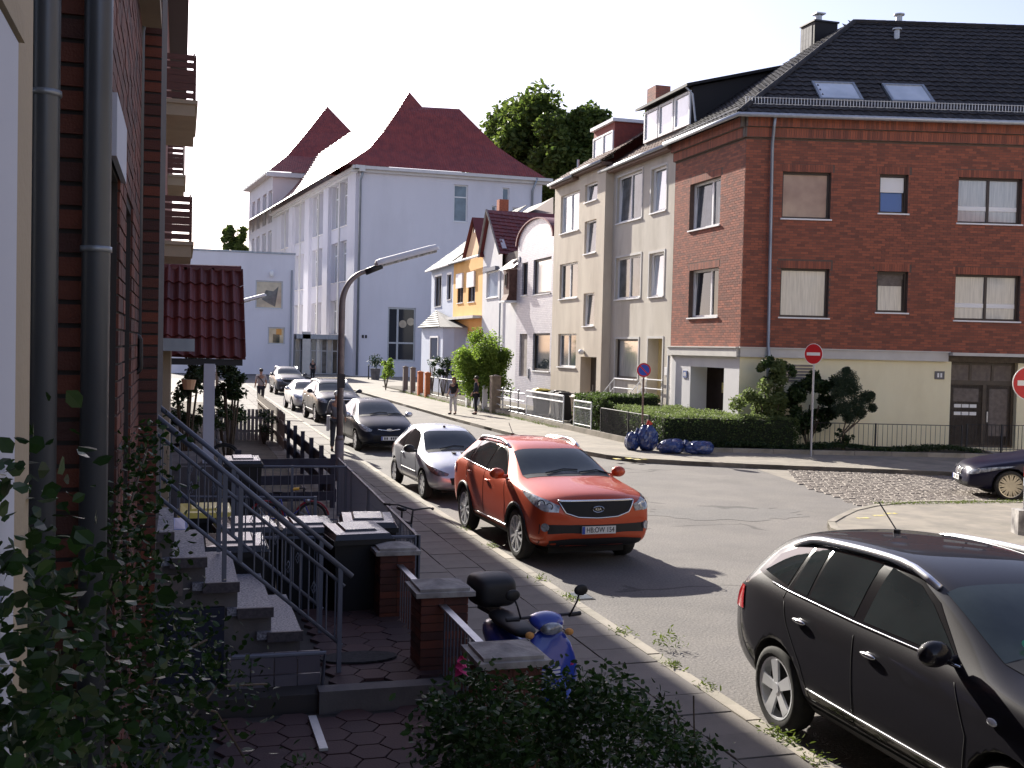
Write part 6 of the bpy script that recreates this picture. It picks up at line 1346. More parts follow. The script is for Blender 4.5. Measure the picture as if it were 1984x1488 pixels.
def steps():
    t = thing('entrance_steps', 'outside steps of speckled terrazzo with dark nosings climbing to the brick house', 'steps', (1.2, 9.0, .3)); l = t.location
    # near end of each tread read off the picture
    xs = [(641, 1269), (585, 1225), (528, 1179), (462, 1130), (399, 1082), (335, 1033)]; P = [onY(x, y, 8.95) for x, y in xs]
    P.append(Vector((P[-1].x-.27, 8.95, P[-1].z+.2))); P.append(Vector((P[-1].x-.27, 8.95, P[-1].z+.2)))
    for k in range(1, len(P)):
        x1 = P[k].x; x0 = P[k].x-.35 if k < len(P)-1 else -.6; z = P[k].z; zp = P[k-1].z
        b = MB(); b.box(WF, x0-l.x, x1-l.x, .0, 1.35, z-.06-l.z, z-l.z); b.build('tread', MT['terrazzo'], t)
        b = MB(); b.box(WF, x0+.08-l.x, x1+.012-l.x, -.03, -.002, z-.075-l.z, z+.004-l.z); b.build('tread_end', MT['granite'], t)
    # side wall of stone courses, with the dark cellar door opening
    b = MB(); pts = [(-.45, .0), (-.45, P[6].z-.08)]
    for k in range(len(P)-2, 0, -1): pts += [(P[k+1].x, P[k].z-.08), (P[k].x, P[k].z-.08)]
    pts += [(P[1].x, .2)]
    b.prism([Vector((x-l.x, .06, z-l.z)) for x, z in pts][::-1], (0, 1.25, 0)); b.build('side_wall', MT['concrete'], t)
    me = box_mesh('stone_block', .30, .05, .17); ms = []
    for r in range(0, 9):
        z = .2+r*.18
        for i in range(8):
            x = -.42+i*.31-(.15 if r % 2 else 0)
            if x < .38 and z < 1.0: continue
            # stay below the treads
            zt_ = max([P[k].z-.09 for k in range(1, len(P)) if P[k].x >= x+.28] or [0])
            if z+.17 > zt_: continue
            ms.append(place(Vector((x-l.x, .015, z-l.z)), Vector((1, 0, 0)), Vector((0, 1, 0)), Vector((0, 0, 1))))
    scatter(t, 'stone_block', me, ms, 100, mat=M('stone_side', (.20, .165, .155), (.13, .11, .11), island=True, rough=.9, bump=.003, bscale=30))
    b = MB(); b.box(WF, -.44-l.x, .36-l.x, .0, .055, .02-l.z, 1.0-l.z); b.build('cellar_opening_shade', M('cellar', (.008, .012, .035), rough=.6), t)  # flat near-black box, shade of the open cellar entrance put into its colour
    # railings: near one and far one
    mt = MT['greyrail']
    for yy, nm in ((8.97, 0), (10.25, 1)):
        r = MB(); T0 = onY(236, 752, 8.97); T1 = onY(668, 1105, 8.97); B0 = onY(236, 905, 8.97); B1 = onY(662, 1250, 8.97); O = Vector((0, yy-8.97, 0))-l
        d = (T1-T0).normalized()
        r.tube([T0+O, T1+d*.08+O], .022, 8); r.tube([T0+Vector((0, 0, -.13))+O, T1+Vector((0, 0, -.13))+O], .014, 6); r.tube([B0+O, B1+O], .016, 6)
        rl = r.build('railing', mt, t, smooth=True)
        for k in (0, .45, .52, .98):
            q = T0.lerp(T1, k); s_ = B0.lerp(B1, k); bb = MB(); bb.box(WF, q.x-.018+O.x, q.x+.018+O.x, q.y-.018+O.y, q.y+.018+O.y, s_.z-(.25 if k in (.45, .98) else .0)+O.z, q.z+O.z); bb.build('post', mt, rl)
        bm_ = MB(); bm_.tube([(0, 0, 0), (0, 0, 1)], .0065, 5); mesh = bm_.mesh('bar'); ms = []
        N = 24
        for k in range(1, N):
            f = k/N
            if abs(f-.45) < .03 or abs(f-.52) < .03: continue
            q = T0.lerp(T1, f)+Vector((0, 0, -.13)); s_ = B0.lerp(B1, f); ms.append(place(Vector((q.x, q.y, s_.z))+O, Vector((1, 0, 0)), Vector((0, 1, 0)), Vector((0, 0, q.z-s_.z))))
        scatter(rl, 'bar', mesh, ms, 100, loc=l, mat=mt)
        # twisted ornament baskets on some bars
        for f in (.30, .42, .62, .74, .86):
            q = T0.lerp(T1, f)+O; s_ = B0.lerp(B1, f)+O; bb = MB(); c = q.lerp(s_, .55)
            for m_ in range(4):
                bb.tube([c+Vector((.022*math.sin(math.pi*i/6)*math.cos(m_*1.57+i*.5), .022*math.sin(math.pi*i/6)*math.sin(m_*1.57+i*.5), -.05+.1*i/6)) for i in range(7)], .003, 4)
            bb.build('ornament', mt, rl)
steps()
o = None
b = MB(); c = g(695, 1275, .44); b.prism([(c.x+.33*math.cos(a)*(1), c.y+.17*math.sin(a), .44) for a in [math.pi*2*k/20 for k in range(20)]], (0, 0, .015)); o = b.build('doormat', M('doormat', (.012, .012, .015), (.03, .03, .035), 30, .95)); tag(o, 'black ribbed doormat lying on the red pavers at the foot of the steps', 'doormat')
b = MB(); P1, P2 = g(598, 1395, .3), g(640, 1385, .3); b.box(WF, P1.x-.0, P1.x+.06, 7.6, 8.3, .3, .32); b.build('well_edge', MT['galv']); bpy.data.objects['well_edge']['kind'] = 'structure'
def light_well():
    t = thing('cellar_light_well', 'tiled cellar light well sunk below the steps with a pale metal rim', 'light well', (.6, 8.75, 0)); me = box_mesh('tile', .17, .02, .17)
    ms = [place(Vector((-.22+i*.18, .02, .34-(j+1)*.18+.35)), Vector((1, 0, 0)), Vector((0, 1, 0)), Vector((0, 0, 1))) for i in range(4) for j in range(2)]
    scatter(t, 'wall_tile', me, ms, 50, mat=MT['tilewall'])
    b = MB(); b.tube([(-.2, -.2, .72), (.5, -.2, .72), (.5, .0, .3)], .018, 6); b.build('rail', MT['greyrail'], t)
light_well()

# ---- brick gate pillars with old stone caps, railings between
def pillar(px0, px1, py, lab):
    a, c = g(px0, py, 1.13), g(px1, py, 1.13); x0, x1, y0 = a.x+.05, c.x-.05, (a.y+c.y)/2+.05; w_ = x1-x0
    t = thing('brick_pillar', lab, 'pillar', (x0, y0, 0), group='brick gate pillars with stone caps'); me = box_mesh('brick', .205, .03, .063, back=False)
    b = MB(); b.box(WF, .012, w_-.012, .012, w_-.012, .1, 1.04); b.build('core', MT['mortar_dark'], t); ms = []
    for r in range(13):
        z = .12+r*.071; n = 2
        for i in range(n):
            off = 0 if r % 2 else 0; ln = (w_-.01)/n
            ms.append(place(Vector((i*ln+.003, 0, z)), Vector((ln/.21, 0, 0)), Vector((0, 1, 0)), Vector((0, 0, 1)))); ms.append(place(Vector((w_, i*ln+.003, z)), Vector((0, ln/.21, 0)), Vector((-1, 0, 0)), Vector((0, 0, 1))))
            ms.append(place(Vector((0, w_-i*ln-.003, z)), Vector((0, -ln/.21, 0)), Vector((1, 0, 0)), Vector((0, 0, 1))))
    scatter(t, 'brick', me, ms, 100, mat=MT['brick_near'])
    b = MB(); b.box(WF, -.05, w_+.05, -.05, w_+.05, 1.045, 1.085); b.box(WF, -.01, w_+.01, -.01, w_+.01, 1.085, 1.11)
    b.add([(0, 0, 1.11), (w_, 0, 1.11), (w_, w_, 1.11), (0, w_, 1.11), (w_/2, w_/2, 1.15)], [(0, 1, 4), (1, 2, 4), (2, 3, 4), (3, 0, 4)]); b.build('cap', MT['concrete_old'], t); return t
pillar(728, 818, 1060, 'brick gate pillar farthest from the camera, beside the bins')
pillar(805, 925, 1138, 'middle brick gate pillar with a mottled stone cap, left of the blue scooter')
pillar(925, 1075, 1270, 'nearest brick gate pillar with a light flat cap, in front of the blue scooter')
def railing(name, label, A, B, z0, z1, mat='greyrail', step=.11, flat=False, posts=(0, 1), group=None, kids='bar', top=.018, barr=.006, cat='railing', lower=True):
    A, B = Vector((A[0], A[1], 0)), Vector((B[0], B[1], 0)); t = thing(name, label, cat, A, group=group); d = B-A; L_ = d.length; dn = d/L_
    b = MB(); F = Fr((0, 0), (dn.x, dn.y))
    if flat: b.box(F, 0, L_, -.03, .03, z1-.015, z1)
    else: b.tube([(0, 0, z1), tuple(d+Vector((0, 0, z1)))], top, 6)
    b.build('top_rail', MT[mat] if not flat else MT['steel'], t)
    if lower: b = MB(); b.tube([(0, 0, z0+.06), tuple(d+Vector((0, 0, z0+.06)))], .01, 5); b.build('bottom_rail', MT[mat], t)
    for f in posts: b = MB(); p = d*f; b.box(WF, p.x-.02, p.x+.02, p.y-.02, p.y+.02, .05, z1+.02); b.build('post', MT[mat], t)
    if step:
        m_ = MB(); m_.tube([(0, 0, z0), (0, 0, z1-.018)], barr, 5); mesh = m_.mesh(kids); n = int(L_/step)
        scatter(t, kids, mesh, [Matrix.Translation(dn*(L_*(i+.5)/n)) for i in range(n)], 300, mat=MT[mat])
    return t
railing('garden_railing', 'short grey railing between the far and middle brick pillars', (2.1, 9.45), (2.1, 10.85), .15, .95, flat=True, posts=())
railing('garden_railing', 'short grey railing with a shiny flat top between the middle and nearest pillars', (2.1, 7.4), (2.1, 8.95), .15, .98, flat=True, posts=())
railing('garden_railing', 'long grey bar railing along the left pavement by the lamp post', (2.40, 11.3), (2.66, 19.3), .15, 1.12, posts=(0, .25, .5, .75, 1), step=.1)
railing('garden_railing', 'dark cross railing in front of the wheelie bins', (.55, 11.5), (2.38, 11.3), .2, 1.12, posts=(0, 1), step=.12)
railing('garden_railing', 'dark cross railing behind the child bicycle', (.9, 18.2), (2.6, 18.0), .2, 1.12, posts=(0, .5, 1), step=.12)
railing('garden_railing', 'low rail beside the yellow-lidded bin', (.0, 15.2), (1.75, 14.9), .2, 1.05, posts=(0, 1), step=.13)
def boardfence(label, A, B, z0, z1, n, mat='woodgrey', pick=False, slope=0):
    A, B = Vector((A[0], A[1], 0)), Vector((B[0], B[1], 0)); t = thing('wooden_fence', label, 'fence', A); d = B-A; L_ = d.length; F = Fr((0, 0), (d.x, d.y))
    if pick:
        m_ = box_mesh('picket', .09, .02, z1-z0); k = int(L_/.115); scatter(t, 'picket', m_, [place(F(i*.115, 0, z0+random.uniform(-.03, .02)), F.d, F.n, Vector((0, 0, 1))) for i in range(k)], 200, mat=MT[mat])
        b = MB(); b.box(F, 0, L_, .021, .06, z0+.25, z0+.32); b.box(F, 0, L_, .021, .06, z1-.3, z1-.23); b.build('rail', MT[mat], t)
    else:
        for i in range(n): b = MB(); zz = z0+(z1-z0)*i/n; b.box(F, 0, L_, -.015, .015, zz+.02, zz+(z1-z0)/n*.62); b.build('board', MT[mat], t)
        for i in range(int(L_/1.8)+1): b = MB(); u = min(i*1.8, L_); b.box(F, u-.05, u+.05, .016, .1, .1, z1+.05); b.build('post', MT[mat], t)
    return t
MT['fencedark'] = M('fencedark', (.045, .05, .075), (.03, .03, .045), 5, .8)
boardfence('dark ranch-style board fence along the pavement left of the lamp post', (2.75, 20.3), (2.78, 31), .2, 1.05, 2, 'fencedark')
boardfence('grey board panel crossing the garden behind the bicycle', (1.0, 20.1), (2.72, 20.2), .25, 1.15, 3, 'fencedark')
boardfence('weathered grey picket fence beyond the porch', (2.8, 31.2), (2.9, 44), .15, 1.15, 0, 'woodgrey', True)
boardfence('grey picket panel across the far garden', (.7, 34.5), (2.8, 34.2), .15, 1.1, 0, 'woodgrey', True)

# ---- wheelie bins
def bin_(loc, rz, label, lid='bin_lid', group='wheelie bins in the front garden', s_=1., body='plastic'):
    t = thing('wheelie_bin', label, 'bin', loc, rz, group); 
    b = MB(); a = [(-.24, -.24), (.24, -.24), (.24, .26), (-.24, .26)]; c = [(-.29, -.30), (.29, -.30), (.29, .34), (-.29, .34)]
    b.add([(x*s_, y*s_, .06) for x, y in a]+[(x*s_, y*s_, .95*s_) for x, y in c], [(3, 2, 1, 0), (4, 5, 6, 7)]+[(i, (i+1) % 4, 4+(i+1) % 4, 4+i) for i in range(4)]); b.build('body', MT[body], t)
    b = MB(); b.box(WF, -.31*s_, .31*s_, -.34*s_, .36*s_, .95*s_, 1.0*s_); b.build('rim', MT[body], t)
    b = MB(); z = 1.003*s_
    pts = [(-.30, -.35, z), (.30, -.35, z), (.30, .34, z), (-.30, .34, z), (-.27, -.29, z+.05), (.27, -.29, z+.05), (.27, .30, z+.075), (-.27, .30, z+.075), (-.17, -.2, z+.06), (.17, -.2, z+.06), (.17, .2, z+.085), (-.17, .2, z+.085), (-.15, -.17, z+.08), (.15, -.17, z+.08), (.15, .18, z+.10), (-.15, .18, z+.10)]
    b.add([(x*s_, y*s_, zz) for x, y, zz in pts], [(3, 2, 1, 0), (0, 1, 5, 4), (1, 2, 6, 5), (2, 3, 7, 6), (3, 0, 4, 7), (4, 5, 9, 8), (5, 6, 10, 9), (6, 7, 11, 10), (7, 4, 8, 11), (8, 9, 13, 12), (9, 10, 14, 13), (10, 11, 15, 14), (11, 8, 12, 15), (12, 13, 14, 15)]); b.build('lid', MT[lid], t)
    b = MB(); b.tube([(-.2*s_, .40*s_, 1.0*s_), (.2*s_, .40*s_, 1.0*s_)], .016, 6); b.build('handle', MT[body], t)
    for sx in (-.27, .27): b = MB(); b.tube([(sx*s_-.025, .26*s_, .1), (sx*s_+.025, .26*s_, .1)], .1, 14); b.build('wheel', MT['tyre'], t)
    return t
MT['bin_lid'] = M('bin_lid', (.015, .016, .02), rough=.25, spec=.6); MT['bin_yellow'] = M('bin_yellow', (.62, .50, .08), rough=.4); MT['bin_brown'] = M('bin_brown', (.10, .06, .03), rough=.5); MT['bin_blue'] = M('bin_blue', (.03, .10, .35), rough=.4)
def bg_(px, py, z): p = g(px, py, z); return (p.x, p.y, .16)
for (px, py, rz, lab, lid) in ((690, 1024, .1, 'black wheelie bin with a wide shiny lid, tight against the cross railing', 'bin_lid'), (712, 1003, -.1, 'black wheelie bin at the pavement corner behind the wide-lidded one', 'bin_lid'),
    (592, 1012, .05, 'black wheelie bin left of the two corner bins', 'bin_lid'), (478, 1012, .1, 'black wheelie bin seen through the stair railing beside the yellow lid', 'bin_lid'), (455, 1046, .0, 'black wheelie bin with a low lid nearest to the steps', 'bin_lid'),
    (398, 985, .0, 'black wheelie bin with a yellow lid behind the stair railing', 'bin_yellow'), (470, 888, .0, 'dark wheelie bin with a bright reflecting lid below the white porch post', 'bin_lid')):
    bin_(bg_(px, py, 1.22), rz, lab, lid)
bin_((g(312, 962, 1.2).x, 11.6, .2), 0, 'blue-lidded bin half hidden at the top of the steps', 'bin_blue')

# ---- bicycles
def bicycle(label, loc, rz, s_=1., frame=(.02, .05, .3), grip=None, lean=0., fender=None, group=None):
    t = thing('bicycle', label, 'bicycle', loc, rz, group); t.rotation_euler = (lean, 0, rz); r = .33*s_; mf = M('bike_frame', frame, rough=.35, coat=.6)
    wb = 1.02*s_
    for x in (0, wb):
        b = MB(); b.tube([(x+r*math.cos(2*math.pi*k/28), 0, r+r*math.sin(2*math.pi*k/28)) for k in range(28)], .02*s_+.004, 6, closed=True); w_ = b.build('wheel', MT['tyre'], t, smooth=True)
        b = MB(); b.tube([(x+r*.90*math.cos(2*math.pi*k/28), 0, r+r*.90*math.sin(2*math.pi*k/28)) for k in range(28)], .008, 5, closed=True); b.build('rim', MT['chrome'], w_)
        b = MB()
        for k in range(14): a = 2*math.pi*k/14; b.tube([(x, .01*(-1)**k, r), (x+r*.9*math.cos(a), 0, r+r*.9*math.sin(a))], .0015, 3)
        o = b.build('spokes', MT['chrome'], w_); o['kind'] = 'stuff'
        b = MB(); b.tube([(x+(r+.035)*math.cos(a), 0, r+(r+.035)*math.sin(a)) for a in [math.pi*(.15+.8*k/12) for k in range(13)]], .016, 5); b.build('mudguard', M('guard', fender, rough=.3) if fender else MT['plastic'], t)
    P = dict(rear=(wb, 0, r), bb=(wb*.57, 0, r*.85), seat=(wb*.70, 0, .78*s_), head=(wb*.18, 0, .80*s_), headl=(wb*.15, 0, .62*s_), front=(0, 0, r))
    b = MB()
    for a, c in (('rear', 'bb'), ('bb', 'seat'), ('rear', 'seat'), ('seat', 'head'), ('bb', 'headl'), ('head', 'headl')): b.tube([P[a], P[c]], .016*s_, 6)
    b.build('frame', mf, t, smooth=True)
    b = MB(); b.tube([P['headl'], (wb*.06, 0, .4*s_), P['front']], .014*s_, 6); b.build('fork', mf, t)
    b = MB(); b.tube([(P['seat']), (wb*.73, 0, .88*s_)], .013, 6); b.sphere((wb*.76, 0, .91*s_), .13*s_, .07*s_, .035*s_, 10, 6); b.build('saddle', MT['plastic'], t)
    b = MB(); b.tube([P['head'], (wb*.19, 0, .98*s_)], .013, 6); b.tube([(wb*.30, -.28*s_, 1.0*s_), (wb*.18, -.20*s_, 1.02*s_), (wb*.15, 0, .98*s_), (wb*.18, .20*s_, 1.02*s_), (wb*.30, .28*s_, 1.0*s_)], .011, 6); hb = b.build('handlebar', MT['darkmetal'], t, smooth=True)
    for sg in (-1, 1): b = MB(); b.tube([(wb*.29, sg*.275*s_, 1.0*s_), (wb*.42, sg*.31*s_, .985*s_)], .019, 8); b.build('grip', MT['yellowgrip'] if grip else MT['plastic'], hb)
    b = MB(); b.disc((wb*.57, .03, r*.85), (0, 1, 0), .09*s_, 16, th=.01); b.tube([(wb*.57, .05, r*.85), (wb*.66, .06, r*.5)], .008, 5); b.build('crank', MT['steel'], t)
    b = MB(); b.sphere((wb*.10, 0, .72*s_), .05, .04, .04, 8, 6); b.build('front_lamp', MT['steel'], t)
    return t
MT['yellowgrip'] = M('yellowgrip', (.75, .42, .03), rough=.5)
c = g(598, 1003, .2); bicycle('small blue and red child bicycle with yellow grips, leaning by the railing', (2.0, 17.45, .16), math.pi-.12, .68, (.03, .06, .38), True, .1, (.3, .02, .03))
c = g(462, 905, .2); bicycle('dark bicycle half hidden behind the far bins', (.95, 25.2, .2), math.pi, .95, (.05, .05, .06), None, .08)
bicycle('black bicycle with a swept handlebar leaning on the railing from the pavement', (2.66, 13.2, .12), math.pi/2+.03, 1., (.02, .02, .025), None, .12)

# ---- blue scooter on the pavement
def scooter():
    t = thing('motor_scooter', 'blue motor scooter with a black top box parked on the shaded pavement', 'scooter', (2.70, 8.42, .12), -math.pi/2+.15); t.scale = (.9, .9, .9)
    blue = M('scooterblue', (.02, .06, .42), (.02, .05, .36), 3, .3, coat=1.); mp = MT['plastic']
    for x in (.62, -.62):
        b = MB(); b.tube([(x+.2*math.cos(2*math.pi*k/24), 0, .24+.2*math.sin(2*math.pi*k/24)) for k in range(24)], .055, 8, closed=True); w_ = b.build('wheel', MT['tyre'], t, smooth=True); b = MB(); b.disc((x, -.03, .24), (0, -1, 0), .16, 16, th=.05); b.build('rim', MT['steel'], w_)
    def shell(nm, rings, mat):
        b = MB(); n = len(rings[0]); vs = [v for r in rings for v in r]; b.add(vs, [(i*n+k, i*n+(k+1) % n, (i+1)*n+(k+1) % n, (i+1)*n+k) for i in range(len(rings)-1) for k in range(n)]+[tuple(range(n))[::-1], tuple(range((len(rings)-1)*n, len(rings)*n))]); o = b.build(nm, mat, t, smooth=True)
        m_ = o.modifiers.new('s', 'SUBSURF'); m_.levels = m_.render_levels = 1; return o
    def el(c, ry, rz, n=12, tilt=0): return [(c[0]+tilt*math.sin(2*math.pi*k/n)*rz, c[1]+ry*math.cos(2*math.pi*k/n), c[2]+rz*math.sin(2*math.pi*k/n)) for k in range(n)]
    shell('front_shield', [[(x+dx, w_*s_, z) for (x, w_, z) in ((.50, .10, .32), (.47, .22, .40), (.42, .25, .60), (.36, .20, .82), (.32, .12, .92)) for s_ in (1,)]+[(x+dx, -w_, z) for (x, w_, z) in ((.32, .12, .92), (.36, .20, .82), (.42, .25, .60), (.47, .22, .40), (.50, .10, .32))] for dx in (0, .06, .11)], blue)
    shell('front_mudguard', [el((.42, 0, .48), .05, .04), el((.55, 0, .51), .09, .06), el((.68, 0, .50), .09, .06), el((.82, 0, .42), .04, .03)], blue)
    shell('head_cowl', [el((.22, 0, .98), .09, .04), el((.30, 0, 1.0), .17, .065), el((.40, 0, .97), .17, .08), el((.47, 0, .93), .09, .05)], blue)
    b = MB(); b.sphere((.455, 0, .93), .05, .11, .055, 12, 8); b.build('headlight', MT['lamp'], t, smooth=True)
    for sg in (-1, 1): b = MB(); b.sphere((.42, sg*.19, .88), .04, .04, .03); b.build('indicator', MT['orange'], t)
    shell('rear_body', [el((.0, 0, .42), .12, .10), el((-.15, 0, .50), .17, .16), el((-.45, 0, .58), .19, .17), el((-.75, 0, .64), .13, .12), el((-.9, 0, .66), .05, .05)], blue)
    b = MB(); b.box(WF, -.05, .45, -.16, .16, .27, .33); b.build('footboard', mp, t)
    shell('seat', [el((.02, 0, .76), .10, .04), el((-.15, 0, .79), .15, .06), el((-.5, 0, .80), .15, .06), el((-.72, 0, .82), .10, .05)], mp)
    def bx(c, ry, rz): return [(c[0], c[1]+ry*math.copysign(abs(math.cos(a))**.45, math.cos(a)), c[2]+rz*math.copysign(abs(math.sin(a))**.5, math.sin(a))) for a in [2*math.pi*(k+.5)/16 for k in range(16)]]
    shell('top_box', [bx((-.60, 0, 1.0), .14, .08), bx((-.63, 0, 1.0), .20, .14), bx((-.8, 0, 1.02), .22, .165), bx((-1.0, 0, 1.01), .20, .15), bx((-1.04, 0, 1.0), .14, .10)], MT['plastic'])
    b = MB(); b.box(WF, -.95, -.5, -.08, .08, .80, .84); b.build('rack', mp, t)
    b = MB(); b.tube([(.30, -.34, 1.0), (.33, -.15, 1.01), (.33, .15, 1.01), (.30, .34, 1.0)], .013, 6); hb = b.build('handlebar', MT['darkmetal'], t)
    for sg in (-1, 1):
        b = MB(); b.tube([(.32, sg*.24, 1.0), (.30, sg*.36, 1.0)], .02, 8); b.build('grip', mp, hb)
        b = MB(); b.tube([(.34, sg*.24, 1.01), (.37, sg*.29, 1.13), (.36, sg*.31, 1.18)], .008, 6); b.sphere((.36, sg*.33, 1.22), .02, .07, .05, 12, 8); b.build('mirror', mp, hb, smooth=True)
    b = MB(); b.disc((-.05, -.26, .3), (0, -1, 0), .12, 14, th=.12); b.build('engine', MT['steel'], t)
    for k in range(3): b = MB(); b.box(WF, .59, .595, -.12+.0, .02, .55+k*.035, .57+k*.035); b.build('decal', MT['white'], t)
    b = MB(); b.tube([(-.1, .1, .25), (-.2, .2, .02)], .012, 5); b.build('stand', MT['darkmetal'], t)
scooter()

MT['leaf_climb'] = leafmat('leaf_climb', (.026, .06, .014), (.009, .022, .006), .25, .4)
# ---- climbing leaves on the left, rose bush in front
def pts_px(regs, seed=0):
    """leaf points scattered through real depth ranges; regs: (px,py,Ymin,Ymax,radius m,count)"""
    out = []
    for (px, py, Y0, Y1, r, n) in regs:
        c = onY(px, py, (Y0+Y1)/2); v = NR.normal(size=(n, 3))*r*.55; v[:, 1] = NR.uniform(-(Y1-Y0)/2, (Y1-Y0)/2, n); out.append(np.array(c)+v)
    return np.concatenate(out)
t = thing('climbing_plant', 'dark leafy climber growing up the house walls at the left edge', 'plant', (-.1, 4, .3))
regs = [(15, 930, 1.6, 1.75, .05, 26), (30, 1080, 1.6, 1.75, .06, 40), (10, 1180, 1.6, 1.75, .06, 40), (35, 1270, 1.55, 1.75, .08, 90), (25, 1400, 1.5, 1.72, .09, 130), (60, 1440, 1.6, 1.8, .08, 90)]
leaves('foliage', MT['leaf_climb'], pts_px(regs), .026, t, asp=.85)
regs = [(20, 850, 2.0, 2.4, .07, 14), (50, 900, 2.2, 2.6, .10, 26), (30, 1000, 2.0, 2.6, .12, 40), (70, 1080, 2.4, 3.0, .14, 50), (25, 1180, 2.0, 2.6, .13, 50), (60, 1300, 2.2, 3, .18, 90), (30, 1430, 2.1, 2.8, .2, 110), (140, 1120, 3, 3.8, .16, 60), (170, 1230, 3, 4, .24, 140), (150, 1350, 3, 4, .28, 190), (230, 1430, 3.2, 4.4, .3, 220), (120, 1470, 2.5, 3.5, .3, 160)]
leaves('foliage', MT['leaf_climb'], pts_px(regs), .038, t, asp=.85)
regs = [(260, 870, 5.6, 6.4, .10, 50), (300, 850, 6, 7, .12, 50), (280, 930, 5.4, 6.4, .18, 120), (240, 1000, 4.8, 5.8, .2, 150), (220, 1060, 4.5, 5.5, .22, 160), (260, 1130, 4.5, 5.6, .22, 150), (210, 1160, 4.2, 5.2, .25, 190), (280, 1230, 4.5, 5.8, .22, 150), (340, 1210, 5, 6.2, .16, 90), (390, 1240, 5, 6, .13, 70), (430, 1290, 5.4, 6.4, .10, 40), (310, 1320, 4.6, 5.6, .28, 260), (250, 1400, 4, 5.2, .32, 300), (340, 1420, 4.4, 5.6, .26, 200), (480, 1320, 5.6, 6.6, .08, 22), (520, 1325, 5.8, 6.4, .05, 8)]
leaves('foliage', MT['leaf_climb'], pts_px([(a_, b_, c_, d_, e_, int(f_*1.35)) for a_, b_, c_, d_, e_, f_ in regs]), .036, t, asp=.7)
b = MB()
for (q) in ([(10, 1480, 2.2), (20, 1200, 2.2), (30, 1000, 2.2), (8, 830, 2.2)], [(200, 1480, 4.3), (190, 1250, 4.4), (230, 1050, 5), (285, 870, 6)], [(240, 1480, 4.6), (320, 1280, 5), (400, 1240, 5.4)], [(480, 1480, 5.6), (420, 1380, 5.4), (290, 1340, 5)], [(300, 1480, 5), (420, 1330, 5.6), (520, 1325, 6)]):
    b.tube([Vector(onY(*p))-Vector(t.location) for p in q], .006, 5)
b.build('stems', MT['bark'], t)
MT['leaf_rose2'] = leafmat('leaf_rose2', (.035, .075, .02), (.014, .03, .01), .25, .45)
t = thing('rose_bush', 'low green rose bush with a few pink blooms in the bottom foreground', 'bush', (2.3, 5.6, .3))
regs = []; rr = random.Random(4)
for (px, py, r_) in ((900, 1400, .28), (980, 1365, .22), (1060, 1362, .20), (1130, 1350, .17), (1190, 1360, .17), (1250, 1395, .18), (1320, 1440, .18), (960, 1440, .3), (1060, 1430, .3), (1160, 1410, .28), (1240, 1460, .22), (880, 1460, .3), (1000, 1480, .3), (1120, 1490, .3), (1350, 1475, .14), (850, 1380, .10), (925, 1330, .10)):
    Y = 5.0+rr.uniform(0, 1.0); regs.append((px, py, Y-.3, Y+.3, r_*.62, int(1900*r_)))
for (px, py) in ((1190, 1300), (1220, 1315), (1150, 1322), (930, 1318), (1290, 1360), (1370, 1430), (600, 1470), (560, 1480)): regs.append((px, py, 5.3, 5.6, .05, 16))
leaves('foliage', MT['leaf_rose2'], pts_px(regs), .042, t, asp=.6)
NR2 = np.random.default_rng(3)
for i, (px, py, r) in enumerate(((894, 1290, .035), (985, 1320, .014), (957, 1338, .02), (1168, 1470, .016), (1108, 1289, .012))):
    b = MB(); c = Vector(onY(px, py, 5.5))-Vector(t.location)
    for k in range(14 if r > .02 else 5):
        a = k*2.4; rr_ = r*(.3+.7*k/14); q = c+Vector((math.cos(a)*rr_*.6, math.sin(a)*rr_*.6, .006*(7-k)*r/.035)); nn = Vector((math.cos(a), math.sin(a), .8)).normalized(); x = nn.orthogonal().normalized()*r*.6; y = nn.cross(x)
        b.add([q-x-y, q+x-y, q+x*.8+y, q-x*.8+y], [(0, 1, 2, 3)])
    b.build('bloom', MT['pink'], t)
b = MB()
for k in range(14):
    px = 880+k*36; b.tube([(Vector(onY(px, 1600, 5.5))-Vector(t.location)), (Vector(onY(px+rr.uniform(-30, 30), 1380+rr.uniform(-50, 60), 5.5))-Vector(t.location))], .005, 4)
b.build('stems', MT['bark'], t)
# plants in the far left gardens
def bush(name, label, cat, c, R, n, size, mat, nc=14, seed=1, group=None):
    t = thing(name, label, cat, (c[0], c[1], .1), group=group); leaves('foliage', MT[mat], crown(c, R, nc, n, .42, seed), size, t)
    b = MB()
    for k in range(5): a = k*1.3; b.tube([(0, 0, 0), (R[0]*.4*math.cos(a), R[1]*.4*math.sin(a), (c[2]-.1)*.9)], .025, 5)
    b.build('stems', MT['bark'], t); return t
def atpx(px, py, Y): p = onY(px, py, Y); return (p.x, p.y, p.z)
bush('bush', 'dark bushy plant under the tiled porch roof', 'bush', atpx(360, 735, 24), (.55, .9, .65), 1500, .09, 'leaf_dark', seed=2)
bush('bush', 'tall dark shrub growing past the right edge of the porch roof', 'bush', atpx(448, 738, 26), (.45, .8, .65), 1600, .10, 'leaf_dark', seed=3)
bush('bush', 'low green bush in the garden behind the white porch post', 'bush', atpx(440, 805, 27), (.55, 1.2, .38), 1300, .08, 'leaf_ivy', seed=4)
bush('bush', 'low leafy bush left of the white porch post', 'bush', atpx(365, 805, 25), (.5, .8, .38), 1000, .08, 'leaf_dark', seed=5)
bush('bush', 'airy climbing sprigs at the end of the picket fence', 'bush', atpx(512, 822, 33), (.38, .9, .42), 600, .07, 'leaf_dark', seed=6)
